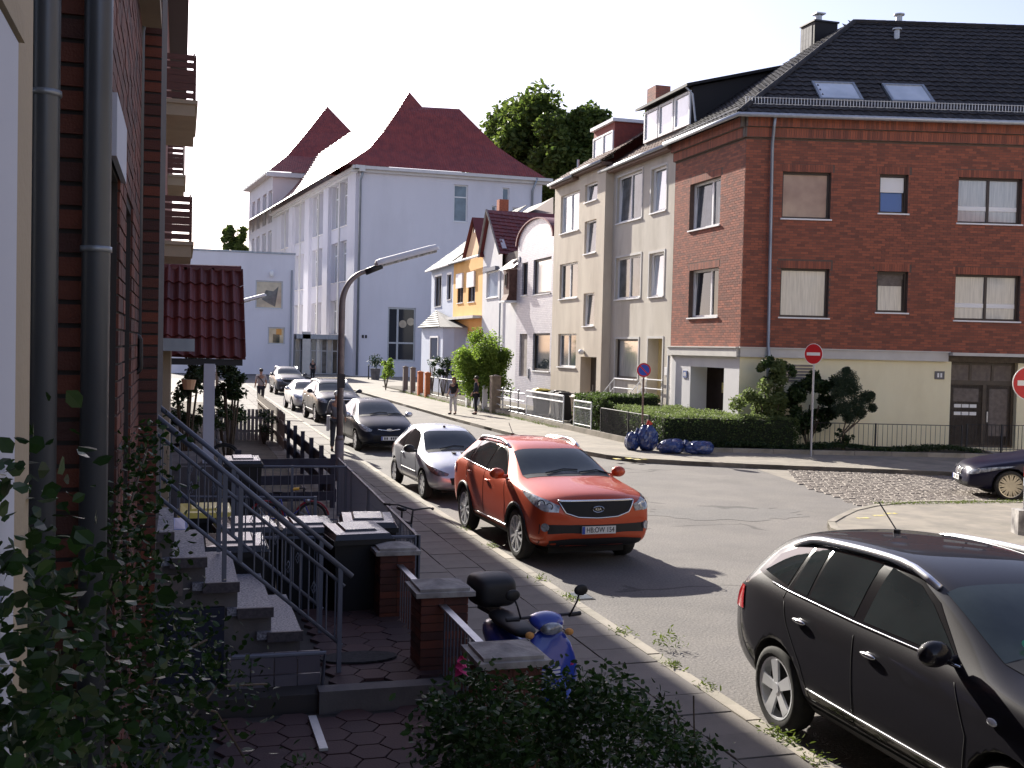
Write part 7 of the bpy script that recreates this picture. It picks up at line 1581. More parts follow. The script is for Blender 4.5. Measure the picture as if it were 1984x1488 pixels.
t = thing('flower_basket', 'pale pink flower pot hanging beneath the porch roof', 'flower pot', atpx(366, 742, 21)); b = MB(); b.tube([(0, 0, -.12), (0, 0, .06)], .09, 10, r2=.13); b.build('pot', MT['peach'], t); b = MB(); b.tube([(0, 0, .05), (0, 0, .5)], .004, 4); b.build('hanger', MT['darkmetal'], t)
# ================================================================== STREET LAMPS
def lamp(label, x, y, sticker=True):
    t = thing('street_lamp', label, 'street lamp', (x, y, .11), group='street lamps with long tube heads')
    b = MB(); b.tube([(0, 0, 0), (0, 0, .9)], .10, 14); b.tube([(0, 0, .9), (0, 0, 1.0)], .10, 14, r2=.075); 
    pts = [(0, 0, 1.0), (0, 0, 3.85)]+[(.62*(1-math.cos(a)), 0, 3.85+.78*math.sin(a)) for a in [math.pi/2*k/9 for k in range(1, 9)]]+[(.72, 0, 4.68)]
    b.tube(pts, .072, 14, r2=.045); b.build('pole', M('lamppole', (.27, .23, .23), (.19, .165, .17), 5, .5, metal=.2), t, smooth=True)
    b = MB(); b.tube([(.50, 0, 4.60), (.86, 0, 4.76)], .07, 10); b.build('bracket', MT['darkmetal'], t, smooth=True)
    A, B = Vector((.72, 0, 4.74)), Vector((2.14, 0, 5.18)); d = (B-A).normalized(); up = Vector((-d.z, 0, d.x)); n = 12; b = MB(); rings = []
    for s_, k in ((0, .5), (.04, .9), (.15, 1), (1.3, 1), (1.44, .9), (1.5, .5)):
        c = A+d*s_; rings.append([c+Vector((0, 1, 0))*.165*k*math.cos(math.pi*j/(n-1))+up*.14*k*math.sin(math.pi*j/(n-1)) for j in range(n)])
    vs = [v for r in rings for v in r]; b.add(vs, [(i*n+j, i*n+j+1, (i+1)*n+j+1, (i+1)*n+j) for i in range(5) for j in range(n-1)]+[(i*n, (i+1)*n, (i+1)*n+n-1, i*n+n-1) for i in range(5)]); b.build('head', MT['white'], t, smooth=False)
    b = MB(); rings = [[A+d*s_+Vector((0, 1, 0))*.085*math.cos(math.pi*j/7)-up*(.004+.05*math.sin(math.pi*j/7)) for j in range(8)] for s_ in (.12, 1.42)]
    b.add(rings[0]+rings[1], [(j, j+1, 8+j+1, 8+j) for j in range(7)]); b.build('diffuser', MT['lamp'], t)
    if sticker:
        b = MB(); b.box(WF, -.085, .085, -.085, -.06, 2.05, 2.35); b.build('door_box', MT['darkmetal'], t)
    return t
lamp('tall curved street lamp with a long tube head, rising beside the navy hatchback', 3.37, 24.4)
lamp('far street lamp, its bright tube head poking out past the porch roof', 1.62, 52.7, False)

# ================================================================== SIGNS
MT['signred'] = M('signred', (.55, .02, .025), rough=.35); MT['signblue'] = M('signblue', (.02, .07, .45), rough=.35); MT['signback'] = M('signback', (.5, .5, .52), rough=.4, metal=.5)
def sign(label, x, y, zc, dia, rz, kind, pole=.03, polemat='signback', base=.11, extra=0):
    t = thing('traffic_sign', label, 'traffic sign', (x, y, base), rz)
    b = MB(); b.tube([(0, .03, -.02), (0, .03, zc+dia/2+extra-base)], pole, 8); b.build('pole', MT[polemat] if isinstance(polemat, str) else polemat, t)
    z = zc-base; r = dia/2
    b = MB(); b.disc((0, -.010, z), (0, -1, 0), r, 32, th=.008); pl_ = b.build('plate', MT['white'], t)
    if kind == 'noentry':
        b = MB(); b.disc((0, -.012, z), (0, -1, 0), r*.95, 32); b.build('red_disc', MT['signred'], pl_); b = MB(); b.box(WF, -r*.72, r*.72, -.0145, -.0125, z-r*.15, z+r*.15); b.build('white_bar', MT['white'], pl_)
    else:
        b = MB(); b.disc((0, -.0125, z), (0, -1, 0), r*.80, 32); b.build('blue_disc', MT['signblue'], pl_)
        b = MB(); b.disc((0, -.0130, z), (0, -1, 0), r*.98, 32, r*.76); a = Vector((.7071, 0, -.7071)); p = Vector((.7071, 0, .7071))*r*.09; c = Vector((0, -.0135, z)); b.quad(c-a*r*.8-p, c+a*r*.8-p, c+a*r*.8+p, c-a*r*.8+p); b.build('red_ring', MT['signred'], pl_)
    return t
rust = M('rustpole', (.16, .10, .08), (.22, .15, .12), 8, .8)
sign('blue no-stopping sign with red ring and slash on a brown pole by the dark fence', 13.55, 31.3, 2.55, .44, -.30, 'nostop', polemat=rust)
sign('red no-entry sign turned edgewise in front of the cream wall', 18.0, 29.02, 3.16, .62, -1.10, 'noentry')
t3 = sign('no-entry sign cut off by the right edge, standing in a concrete foot', 14.02, 15.75, 2.72, .60, -.35, 'noentry', pole=.03)
b = MB(); b.box(WF, -.16, .16, -.13, .19, -.0, .42); b.build('foot', MT['concrete_old'], t3)
b = MB(); b.box(WF, -.045, .045, -.02, .0, 1.0, 1.16); b.build('sticker', MT['signred'], t3)
b = MB(); b.box(WF, -.045, .045, -.02, .0, .84, .98); b.build('sticker', MT['bluewhite'], t3)

# ================================================================== RIGHT-HAND FRONT GARDENS
def hedge(name, label, poly, z0, z1, n_side, n_top, mat='leaf_hedge', topmat=None, size=.055):
    c = np.mean(np.array(poly), 0); t = thing(name, label, 'hedge', (c[0], c[1], z0)); P = np.array(poly); m_ = len(P)
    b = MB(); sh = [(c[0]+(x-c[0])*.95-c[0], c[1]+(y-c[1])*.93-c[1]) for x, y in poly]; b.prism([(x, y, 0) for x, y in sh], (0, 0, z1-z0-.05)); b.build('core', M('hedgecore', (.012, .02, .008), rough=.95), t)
    pts = []; per = [np.linalg.norm(P[(i+1) % m_]-P[i]) for i in range(m_)]; tot = sum(per)
    for i in range(m_):
        k = int(n_side*per[i]/tot); f = NR.random((k, 1)); q = P[i]+(P[(i+1) % m_]-P[i])*f; z = z0+(z1-z0)*NR.random((k, 1)); pts.append(np.hstack([q, z])+NR.normal(size=(k, 3))*.035)
    leaves('foliage', MT[mat], np.concatenate(pts), size, t, asp=.7)
    lo, hi = P.min(0), P.max(0); Q = lo+(hi-lo)*NR.random((n_top*3, 2)); ins = np.zeros(len(Q), bool)
    for i in range(m_):
        (x0, y0), (x1, y1) = P[i], P[(i+1) % m_]; cnd = ((y0 > Q[:, 1]) != (y1 > Q[:, 1])) & (Q[:, 0] < (x1-x0)*(Q[:, 1]-y0)/(y1-y0+1e-12)+x0); ins ^= cnd
    Q = Q[ins][:n_top]; z = z1+.03*np.sin(Q[:, 0]*3)+.03*np.sin(Q[:, 1]*2.3)+NR.normal(size=len(Q))*.03
    leaves('top_foliage', MT[topmat or mat], np.hstack([Q, z[:, None]]), size, t, asp=.7); return t
hedge('hedge', 'broad flat-topped clipped hedge with a dark front side, in the corner garden', [(14.25, 31.35), (18.3, 30.2), (18.6, 31.2), (17.3, 32.1), (17.25, 37.2), (14.6, 37.4)], .15, 1.12, 9000, 15000, 'leaf_hedge', 'leaf_sunlit', .06)
hedge('hedge', 'taller dense hedge behind the dark fence, below the house steps', [(14.15, 36.2), (14.15, 39.2), (17.1, 38.9), (17.1, 37.95), (14.9, 37.75)], .15, 1.45, 7000, 5000, 'leaf_hedge', None, .07)
def lowedge(name, pts, z, w_=.14):
    e = bpy.data.objects.new(name, None); COL.objects.link(e); e['kind'] = 'structure'; me = box_mesh('edging_stone', .98, w_, z-.08); ms = []
    for a, c in zip(pts[:-1], pts[1:]):
        A, B = Vector(a+(0,)), Vector(c+(0,)); L_ = (B-A).length; n = max(1, round(L_/1.2)); d = (B-A)/L_
        for i in range(n): ms.append(place(Vector((A.x+d.x*L_*i/n, A.y+d.y*L_*i/n, .08)), d*(L_/n/.99), Vector((-d.y, d.x, 0)), Vector((0, 0, 1))))
    scatter(e, 'edging_stone', me, ms, 200, loc=(0, 0, 0), mat=MT['kerb'])
lowedge('garden_edging', [(14.1, 31.1), (14.9, 30.6), (19.64, 29.2), (24.0, 28.05), (24.6, 29.3)], .24)
lowedge('garden_edging', [(13.95, 71), (13.95, 36), (14.0, 31.2)], .30)
sheet('garden_soil', [(14.15, 31.2), (14.95, 30.75), (19.64, 29.35), (24.0, 28.2), (25.2, 30.6), (17.5, 32.6), (17.4, 80), (14.1, 80)], .2, MT['soil'], .15)
railing('garden_railing', 'dark bar railing in front of the cream wall left of the brown double door', (18.4, 30.95), (23.75, 29.55), .22, 1.0, 'darkmetal', .15, posts=(0, .5, 1), barr=.008, top=.012)
railing('garden_railing', 'dark bar railing and gate before the brown double door', (23.9, 29.5), (27, 28.7), .22, 1.05, 'darkmetal', .12, posts=(0, .35, 1), barr=.01, top=.012)
t = railing('garden_fence', 'dark fence with a brown end post beside the blue rubbish bags', (14.02, 31.9), (14.02, 36.0), .22, 1.12, 'darkmetal', .10, posts=(0, .4, 1), barr=.010, cat='fence')
b = MB(); b.box(WF, -.05, .05, -.05, .05, .1, 1.0); b.build('end_post', rust, t)
t = railing('garden_gate', 'small galvanised gate with thin bars beside the leafy hedge end', (14.0, 36.9), (14.0, 38.7), .35, 1.25, 'whitemetal', .12, posts=(0, 1), top=.03, cat='gate')
b = MB(); b.tube([(0, 0, 1.02), (0, 1.8, 1.02)], .025, 6); b.build('middle_rail', MT['whitemetal'], t)
t = railing('garden_gate', 'wide galvanised double-railed gate in front of the bins', (14.0, 39.9), (14.0, 44.6), .30, 1.35, 'whitemetal', .11, posts=(0, 1), top=.035, cat='gate')
b = MB(); b.tube([(0, 0, 1.12), (0, 4.7, 1.12)], .03, 6); b.build('middle_rail', MT['whitemetal'], t)
t = railing('garden_railing', 'three-rail pipe fence with round knobs next to the stone pillar', (14.0, 44.9), (14.0, 49.2), .3, 1.2, 'steel', 0, posts=(), top=.03)
for z in (.55, .88): b = MB(); b.tube([(0, 0, z), (0, 4.3, z)], .025, 6); b.build('middle_rail', MT['steel'], t)
for y in (.9, 2.1, 3.3): b = MB(); b.tube([(0, y, .05), (0, y, 1.25)], .03, 6); b.sphere((0, y, 1.3), .06); b.build('post', MT['steel'], t)
t = railing('garden_railing', 'dark wire fence with low wall left of the white gate pillars', (14.0, 54.8), (14.0, 63.4), .3, 1.35, 'darkmetal', .2, posts=(0, .25, .5, .75, 1), top=.02)
def gpil(name, label, Y, w_, h_, mat, X=14.0):
    t = thing(name, label, 'pillar', (X, Y, .1), group='gate pillars of the right-hand gardens'); b = MB(); b.box(WF, -w_/2, w_/2, -w_/2, w_/2, 0, h_-.06); b.build('shaft', mat, t)
    b = MB(); b.box(WF, -w_/2-.03, w_/2+.03, -w_/2-.03, w_/2+.03, h_-.059, h_-.02); b.add([(-w_/2, -w_/2, h_-.02), (w_/2, -w_/2, h_-.02), (w_/2, w_/2, h_-.02), (-w_/2, w_/2, h_-.02), (0, 0, h_+.05)], [(0, 1, 4), (1, 2, 4), (2, 3, 4), (3, 0, 4)]); b.build('cap', mat, t); return t
MT['orangepil'] = M('orangepil', (.55, .18, .06), (.42, .13, .05), 7, .85)
stone = M('stonepil', (.30, .24, .18), (.20, .16, .12), 6, .9, .01, 20)
gpil('gate_pillar', 'rough brown stone gate pillar behind the man in dark clothes', 49.5, .42, 1.75, stone)
gpil('gate_pillar', 'white gate pillar between the leaning bush and the woman', 53.2, .26, 1.5, MT['whitewall']); gpil('gate_pillar', 'left white gate pillar next to the wire fence', 54.4, .28, 1.65, MT['whitewall'])
gpil('gate_pillar', 'narrow white pillar under the big round bush', 51.3, .22, 1.2, MT['whitewall'])
gpil('gate_pillar', 'right-hand orange brick gate pillar', 64.2, .32, 1.5, MT['orangepil']); gpil('gate_pillar', 'left-hand orange brick gate pillar', 66.3, .32, 1.5, MT['orangepil'])
gpil('gate_pillar', 'right-hand grey-brown pillar near the bright green plant', 68.6, .3, 1.7, M('pilgrey', (.2, .17, .15), rough=.9)); gpil('gate_pillar', 'left-hand grey-brown pillar near the bright green plant', 71., .3, 1.7, M('pilgrey', (.17, .14, .13), rough=.9))
bush('round_bush', 'big round bright green bush leaning over the garden fence', 'bush', atpx(938, 712, 52.5), (1.42, 1.5, 1.75), 32000, .12, 'leaf_bright', nc=75, seed=11)
bush('bush', 'small dark clipped shrub in front of the pale blue house', 'bush', atpx(859, 713, 62), (.75, .7, .55), 2600, .09, 'leaf_dark', seed=12)
bush('bush', 'bright yellow-green plant behind the grey-brown pillars', 'bush', atpx(748, 716, 74), (.6, .7, .85), 1500, .15, 'leaf_bright', seed=13)
bush('bush', 'leafy hedge end spilling over the small gate', 'bush', (14.3, 36.6, .85), (.4, .55, .65), 2600, .07, 'leaf_hedge', seed=14)
bush('bush', 'reddish twiggy plant by the bay of the pale blue house', 'bush', atpx(838, 705, 66), (.4, .4, .5), 250, .08, 'leaf_rose', seed=15)
b = MB(); t = thing('bollard', 'thin black bollard standing alone before the school', 'bollard', g(714, 735, .1)); b.tube([(0, 0, 0), (0, 0, 1.15)], .06, 8); b.build('post', MT['darkmetal'], t); b = MB(); b.sphere((0, 0, 1.2), .08); b.build('knob', MT['darkmetal'], t)
t = thing('planter', 'round stone planter with a dark plant near the school wall', 'planter', g(727, 736, .1)); b = MB(); b.tube([(0, 0, 0), (0, 0, 1.0)], .35, 10, r2=.45); b.build('pot', MT['concrete'], t); leaves('foliage', MT['leaf_dark'], np.array(ball((g(727, 736, .1).x, g(727, 736, .1).y, 1.7), .7, 500, .2)), .15, t)
for (X, Y, lab, lid, body) in ((15.3, 46.5, 'dark bin with a mossy yellow lid beside the round bush', 'bin_yellow', 'plastic'), (15.0, 40.6, 'brown bin standing behind the wide gate', 'bin_brown', 'bin_brown'), (15.0, 42.6, 'black bin behind the wide gate', 'bin_lid', 'plastic'), (15.4, 44.4, 'black bin between the yellow-lidded one and the gate', 'bin_lid', 'plastic')):
    bin_((X, Y, .2), 1.5, lab, lid, 'bins in the right-hand gardens', 1.1, body)
bicycle('bicycle standing against the beige house behind the bins', (16.2, 43.5, .15), 1.9, 1., (.02, .02, .03), None, .1)

# shrubs before the cream wall
bush('tall_shrub', 'tall glossy shrub at the house corner, light catching its left side', 'shrub', atpx(1490, 770, 31.2), (1.3, .6, 1.4), 7500, .12, 'leaf_sunlit', nc=34, seed=21)  # light on the left side painted in by the paler leaf colour
bush('tall_shrub', 'dark broad shrub directly behind the no-entry sign', 'shrub', atpx(1568, 775, 31.0), (1.3, .5, 1.38), 9000, .12, 'leaf_dark', nc=34, seed=22)
bush('tall_shrub', 'slender upper sprays of leaves reaching over the string course', 'shrub', atpx(1500, 718, 31.3), (.95, .4, .45), 1500, .11, 'leaf_ivy', nc=16, seed=25)
t = thing('cloud_pruned_conifer', 'dark cloud-pruned conifer on several bare stems before the cream wall', 'tree', tuple(onY(1633, 868, 30.0))[:2]+(.2,)); l = t.location
P = []
for (px, py, r) in ((1640, 735, .42), (1625, 762, .30), (1650, 755, .36), (1640, 718, .16), (1632, 790, .36), (1660, 785, .38), (1680, 770, .28), (1690, 790, .18), (1665, 800, .25), (1688, 765, .14), (1645, 808, .24)):
    c = onY(px, py, 30.0); P.append(ball(tuple(c), r*1.0, int(9000*r), .3, (1, .8, .85)))
leaves('foliage', M('conifer', (.016, .035, .016), (.03, .055, .025), island=True, rough=.7), np.concatenate(P), .05, t, asp=.35)
for i, (px, py) in enumerate(((1640, 800), (1655, 805), (1668, 800), (1685, 792))):
    b = MB(); e = Vector(onY(px, py, 30.0))-l; q = Vector(onY(1632 if i < 2 else 1636, 840, 30.0))-l; b.tube([(0, 0, 0), q, q.lerp(e, .5)+Vector((.03, 0, -.02)), e], .035, 6, r2=.015); b.build('stem', MT['bark'], t)
bush('bush', 'low leafy sprigs at the foot of the pruned conifer', 'bush', atpx(1635, 845, 29.9), (.32, .2, .35), 260, .09, 'leaf_dark', seed=23)
t = thing('ground_ivy', 'dark ground cover along the stone edging below the cream wall', 'plant', (20, 29.5, .2)); f = NR.random((5000, 2)); X = 16+f[:, 0]*7.8; Yb = 29.5-(X-18)*.26+f[:, 1]*1.0; leaves('foliage', MT['leaf_dark'], np.stack([X, Yb+.5, .24+.12*NR.random(5000)+.06*np.sin(X*2)], 1), .08, t)

# blue rubbish bags
MT['bag'] = M('bag', (.012, .03, .13), (.02, .05, .20), 6, .28, .03, 9, spec=.7, coat=.4)
MT['bagred'] = M('bagred', (.6, .05, .03), rough=.4)
def bag(label, x, y, rx, ry, rz_, seed, tie=None):
    t = thing('rubbish_bag', label, 'bag', (x, y, .11), group='blue rubbish bags on the pavement corner'); rr = np.random.default_rng(seed); b = MB(); nu, nv = 28, 16; ph = rr.uniform(0, 6, 12); vs = []
    for j in range(nv+1):
        a = -math.pi/2+math.pi*j/nv
        for k in range(nu):
            th = 2*math.pi*k/nu; w_ = 1+.07*math.sin(3*th+ph[0]+a*2)+.05*math.sin(7*th+ph[1])*math.cos(3*a)+.035*math.sin(11*th+ph[2]+6*a)+.03*math.sin(9*a+ph[3]+2*th); ca = abs(math.cos(a))**.7; sa = math.copysign(abs(math.sin(a))**.9, math.sin(a))
            vs.append((rx*ca*math.cos(th)*w_, ry*ca*math.sin(th)*w_, max(0, rz_*(1+sa*w_))))
    b.add(vs, [(j*nu+k, j*nu+(k+1) % nu, (j+1)*nu+(k+1) % nu, (j+1)*nu+k) for j in range(nv) for k in range(nu)]); b.build('body', MT['bag'], t)
    if tie: b = MB(); b.tube([(tie[0], 0, tie[2]), (tie[0]+.08, .02, tie[2]+.10)], .07, 7, r2=.10); b.build('tied_neck', MT[tie[3]], t)
    return t
bag('standing dark blue rubbish bag with a red tie at the sign pole', 13.62, 31.05, .30, .28, .38, 1, (.0, 0, .76, 'bagred'))
bag('crumpled blue rubbish bag leaning left against the standing one', 13.22, 31.25, .24, .24, .27, 2, (.14, 0, .52, 'bag'))
bag('bulging blue rubbish bag lying in the middle of the row', 14.02, 30.15, .42, .28, .21, 3, (.42, 0, .25, 'bag'))
bag('flat blue rubbish bag lying at the right end of the row', 14.78, 29.85, .46, .25, .19, 4, (-.46, 0, .25, 'bag'))

# kerb weeds
t = thing('kerb_weeds', 'tufts of grass and weeds growing along the left kerb', 'grass', (4.5, 10, .1)); pts = []
for (y, n, r) in ((6.6, 70, .08), (7.6, 150, .12), (8.9, 50, .08), (9.6, 80, .10), (10.8, 70, .09), (12.5, 80, .12), (13.6, 60, .1), (16.0, 60, .1), (17.6, 40, .1), (7.1, 60, .08), (6.0, 200, .12)):
    pts.append(np.stack([4.53+NR.normal(size=n)*.05, y+NR.normal(size=n)*r, .11+abs(NR.normal(size=n))*.03], 1))
pts.append(np.stack([4.95+NR.normal(size=90)*.07, 10.6+NR.normal(size=90)*.08, .04+abs(NR.normal(size=90))*.07], 1))
o = leaves('weeds', MT['grass'], np.concatenate(pts), .05, None, 'stuff', asp=.3); bpy.data.objects.remove(t)
n = 3000; o = leaves('verge_weeds', MT['grass'], np.stack([13.85+NR.normal(size=n)*.07, NR.uniform(40, 72, n), .11+abs(NR.normal(size=n))*.05], 1), .06, None, 'stuff', asp=.3)
n = 900; q = NR.random(n); o = leaves('corner_weeds', MT['grass'], np.stack([13.6+q*4, 19.45+NR.normal(size=n)*.08-.1*q, .115+abs(NR.normal(size=n))*.02], 1), .05, None, 'stuff', asp=.3)

# ================================================================== PEOPLE
def skin(name, pts, edges, rad, mat, parent, sub=2, root=0):
    me = bpy.data.meshes.new(name); me.from_pydata([tuple(p) for p in pts], edges, []); o = bpy.data.objects.new(name, me); COL.objects.link(o)
    m_ = o.modifiers.new('k', 'SKIN'); m_.use_smooth_shade = True
    if not me.skin_vertices: 
        bpy.context.view_layer.objects.active = o; bpy.ops.mesh.customdata_skin_add()
    for i, r in enumerate(rad):
        rr_ = r if isinstance(r, tuple) else (r, r); me.skin_vertices[0].data[i].radius = rr_; me.skin_vertices[0].data[i].use_root = i == root
    s_ = o.modifiers.new('s', 'SUBSURF'); s_.levels = s_.render_levels = sub
    dg = bpy.context.evaluated_depsgraph_get(); fin = bpy.data.meshes.new_from_object(o.evaluated_get(dg)); bpy.data.objects.remove(o)
    return link(name, fin, mat, parent, smooth=True)
MT['skin'] = M('skin', (.42, .24, .17), (.38, .2, .14), 20, .6)
def person(label, loc, rz, h=1.72, top=(.05, .05, .06), legs=(.05, .05, .07), hair=(.03, .02, .015), longhair=False, step=.12, arms=((.05, .10), (.05, .10)), sleeves='short', hairless=False, skirt=False):
    t = thing('person', label, 'person', loc, rz); s_ = h/1.75; V = lambda x, y, z: Vector((x, y, z))*s_
    pel, wst, chest, neck, chin, head, crn = V(0, 0, .93), V(0, 0, 1.08), V(0, .0, 1.28), V(0, 0, 1.46), V(0, .02, 1.53), V(0, .03, 1.62), V(0, .01, 1.72)
    pts = [pel, wst, chest, neck, chin, head, crn]; ed = [(0, 1), (1, 2), (2, 3), (3, 4), (4, 5), (5, 6)]; rad = [(.14*s_, .10*s_), (.125*s_, .09*s_), (.16*s_, .11*s_), .055*s_, .06*s_, (.078*s_, .092*s_), .055*s_]
    J = {}
    for sg, (af, ab) in zip((-1, 1), arms):
        sh, el, wr = V(sg*.18, 0, 1.40), V(sg*(.235), .02-af*.3, 1.13), V(sg*.24, .02+ab, .90+ab*.6)
        if ab > .25: wr = V(sg*.20, ab, 1.12)
        dirn = (wr-el).normalized(); palm = wr+dirn*.07*s_; i0 = len(pts); pts += [sh, el, wr, palm]; rad += [.058*s_, .042*s_, .028*s_, (.038*s_, .018*s_)]; ed += [(2, i0), (i0, i0+1), (i0+1, i0+2), (i0+2, i0+3)]
        side = Vector((0, 1, 0)); 
        for f in range(4):
            q = palm+side*(f-1.5)*.019*s_+dirn*.035*s_; e = q+dirn*(.045+.012*(1.5-abs(f-1.3)))*s_+Vector((-sg*.012, 0, 0)); k = len(pts); pts += [q, e]; rad += [.0095*s_, .007*s_]; ed += [(i0+3, k), (k, k+1)]
        k = len(pts); pts += [wr+dirn*.03*s_+side*.035*s_, wr+dirn*.06*s_+side*.055*s_]; rad += [.011*s_, .008*s_]; ed += [(i0+2, k), (k, k+1)]
        J[sg] = (sh, el, wr)
    L = {}
    for sg, st in ((-1, -step), (1, step)):
        hp, kn, an, toe = V(sg*.095, 0, .88), V(sg*.10, st*.6+.03, .49), V(sg*.10, st, .085), V(sg*.12, st+.17, .035)
        i0 = len(pts); pts += [hp, kn, an, toe]; rad += [.092*s_, .058*s_, .038*s_, (.04*s_, .03*s_)]; ed += [(0, i0), (i0, i0+1), (i0+1, i0+2), (i0+2, i0+3)]; L[sg] = (hp, kn, an, toe)
    skin('body', pts, ed, rad, MT['skin'], t, 2)
    mt = M('clothing', top, tuple(c*.8 for c in top), 12, .85); ml = M('clothing', legs, tuple(c*.8 for c in legs), 12, .85); mh = M('hair', hair, rough=.6)
    pts = [V(0, 0, .90), wst, chest, V(0, 0, 1.42)]; ed = [(0, 1), (1, 2), (2, 3)]; rad = [(.165*s_, .125*s_), (.15*s_, .115*s_), (.185*s_, .13*s_), .075*s_]
    for sg in (-1, 1):
        sh, el, wr = J[sg]; i0 = len(pts); en = el.lerp(wr, .85) if sleeves == 'long' else el.lerp(sh, .15); pts += [sh, el if sleeves == 'long' else sh.lerp(el, .5), en]; rad += [.075*s_, .058*s_, .05*s_ if sleeves != 'long' else .042*s_]; ed += [(2, i0), (i0, i0+1), (i0+1, i0+2)]
    skin('top', pts, ed, rad, mt, t, 1)
    if skirt:
        b = MB(); b.tube([V(0, 0, 1.0), V(0, .02, .45)], .15*s_, 14, r2=.23*s_); b.build('skirt', ml, t, smooth=True)
    else:
        pts = [V(0, 0, .96)]; rad = [(.155*s_, .12*s_)]; ed = []
        for sg in (-1, 1): hp, kn, an, toe = L[sg]; i0 = len(pts); pts += [hp, kn, an+Vector((0, 0, .03))]; rad += [.105*s_, .078*s_, .065*s_]; ed += [(0, i0), (i0, i0+1), (i0+1, i0+2)]
        skin('trousers', pts, ed, rad, ml, t, 1)
    for sg in (-1, 1):
        hp, kn, an, toe = L[sg]; skin('shoe', [an+Vector((0, -.04, -.03))*s_, an+Vector((0, .06, -.045))*s_, toe+Vector((0, .02, .005))], [(0, 1), (1, 2)], [.05*s_, .045*s_, .042*s_], MT['black'], t, 1)
    b = MB(); b.sphere(V(0, -.005, 1.665), .092*s_, .105*s_, .085*s_, 14, 9)
    if longhair: b.sphere(V(0, -.06, 1.52), .085*s_, .05*s_, .17*s_, 12, 8)
    b.build('hair', mh, t, smooth=True)
    b = MB()
    for sg in (-1, 1): b.sphere(V(sg*.032, .112, 1.625), .011*s_, .008*s_, .008*s_, 8, 5)
    b.build('eyes', MT['black'], t); b = MB(); b.sphere(V(0, .125, 1.60), .012*s_, .018*s_, .02*s_, 8, 5); b.build('nose', MT['skin'], t, smooth=True)
    b = MB(); b.box(WF, -.025*s_, .025*s_, .108*s_, .114*s_, 1.563*s_, 1.570*s_); b.build('mouth', M('lips', (.35, .12, .1), rough=.6), t)
    return t
g1 = g(505, 788, .12); t = person('man in a light shirt with a shoulder strap walking away on the left pavement', (g1.x, g1.y, .12), .1, 1.80, (.45, .40, .42), (.035, .035, .05), step=.16)
b = MB(); b.tube([(-.17, .10, 1.43), (0, .15, 1.25), (.17, .10, 1.02)], .018, 5); b.tube([(-.17, -.10, 1.43), (0, -.15, 1.25), (.17, -.10, 1.02)], .018, 5); b.build('shoulder_strap', MT['black'], t)
b = MB(); b.prism([(.24, .12, 1.0), (.24, .36, .94), (.24, .36, 1.10), (.24, .12, 1.16)], (.02, 0, 0)); b.build('papers', MT['white'], t)
g2 = g(651, 874, .12); t = person('grey-haired person in a grey top seen from behind, half hidden by the lamp post', (g2.x, g2.y, .12), -.25, 1.70, (.15, .15, .18), (.03, .03, .04), (.55, .53, .52), step=.14, sleeves='long', arms=((.1, .3), (.05, .1)), skirt=False)
b = MB(); b.prism([(-.30, .15, .55), (-.30, .45, .60), (-.30, .40, .98), (-.30, .18, .98)], (.08, 0, 0)); b.build('carrier_bag', MT['white'], t)
g3 = g(878, 803, .12); person('long-haired woman in a dark top and white trousers facing along the right pavement', (g3.x, g3.y, .12), math.pi*.72, 1.68, (.02, .018, .022), (.62, .60, .60), (.12, .05, .03), True, .05)
g4 = g(922, 803, .12); t = person('man in dark clothes with a pale plastic bag standing by the stone pillar', (g4.x, g4.y, .12), math.pi*.35, 1.74, (.02, .025, .045), (.012, .012, .02), (.03, .02, .015), step=.04, sleeves='long')
b = MB(); b.sphere((.30, .05, .58), .10, .16, .22, 12, 9); b.build('plastic_bag', MT['bluewhite'], t, smooth=True)
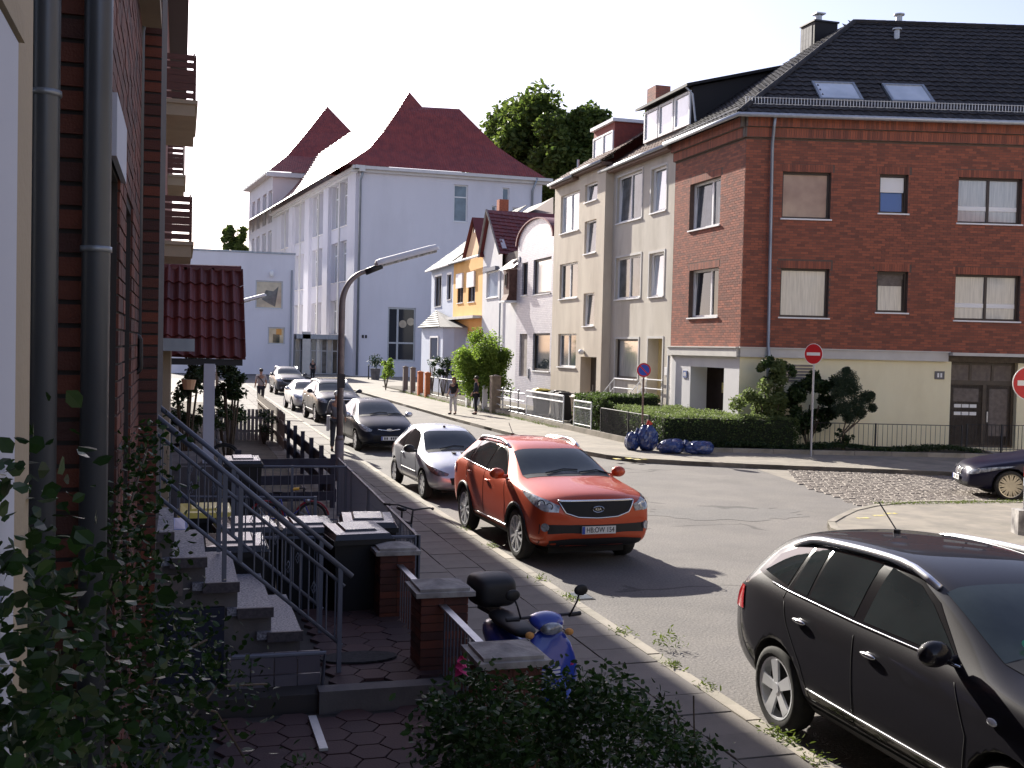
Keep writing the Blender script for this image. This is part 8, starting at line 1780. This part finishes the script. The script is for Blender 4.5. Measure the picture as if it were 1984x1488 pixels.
g5 = g(598, 733, .1); person('distant fair-haired person in black before the glass entrance', (g5.x, g5.y-3, .1), math.pi, 1.72, (.02, .02, .025), (.02, .02, .025), (.5, .4, .3), step=.05)

# green badge inside the foreground windscreen, side blinker
b = MB(); c = Vector((1.12, -.48, 1.20)); b.disc((1.02, -.50, 1.31), (.62, 0, .80), .045, 18); o = b.build('windscreen_badge', M('badgegreen', (.02, .30, .16), rough=.4), KO)
b = MB(); b.sphere((1.22, -.93, .92), .045, .012, .025, 10, 6); b.build('side_indicator', MT['whitemetal'], KO, smooth=True)

# gully grate by the kerb
p = g(1096, 1157, .0); e = thing('gully_grate', 'small dark iron gully grate set in the gutter beside the kerb', 'drain', (4.83, p.y, .003)); b = MB(); b.box(WF, -.17, .17, -.2, .2, 0, .004); b.build('frame', MT['darkmetal'], e)
for k in range(6): b = MB(); b.box(WF, -.14, .14, -.165+k*.06, -.135+k*.06, .0045, .012); b.build('slat', MT['zinc'], e)
# ================================================================== HOUSE ON THE NEAR CORNER (outside the frame, mirrored in the windows and throwing sunlight back)
t = thing('corner_house', 'pale beige house on the near street corner, mirrored in the windows of the brick house', 'house', (15.5, 8, 0)); F = Fr((15.3, 11.0), (-.9, .44), t.location)
b = MB(); F2 = Fr((15.0, 9.8), (.9, -.436), t.location); b.prism([Vector((x-15.5, y-8, 0)) for x, y in ((15.0, 9.8), (15.0, -32), (26, -32), (33, 1.0))], (0, 0, 10.5)); b.build('wall', M('corner_beige', (.62, .54, .42), (.58, .5, .39), 1, .9), t)
b = MB(); b.add([Vector((x-15.5, y-8, z)) for x, y, z in ((14.6, 10.2, 10.5), (14.6, -32, 10.5), (26.4, -32, 10.5), (33.4, 1.0, 10.5), (20.5, 2, 14.5), (20.5, -26, 14.5))], [(0, 4, 5, 1), (1, 5, 2), (2, 5, 4, 3), (3, 4, 0)]); b.build('roof', MT['roofred'], t)
FN = Fr((33, 1.0), (-.9, .436), t.location)
for i in range(5):
    for z in (1.0, 4.2, 7.3): window(t, FN, 1.6+i*3.7, 3.0+i*3.7, z, z+1.5, depth=-.03, fm='white', pm='pane_dark', mull=(.5,))
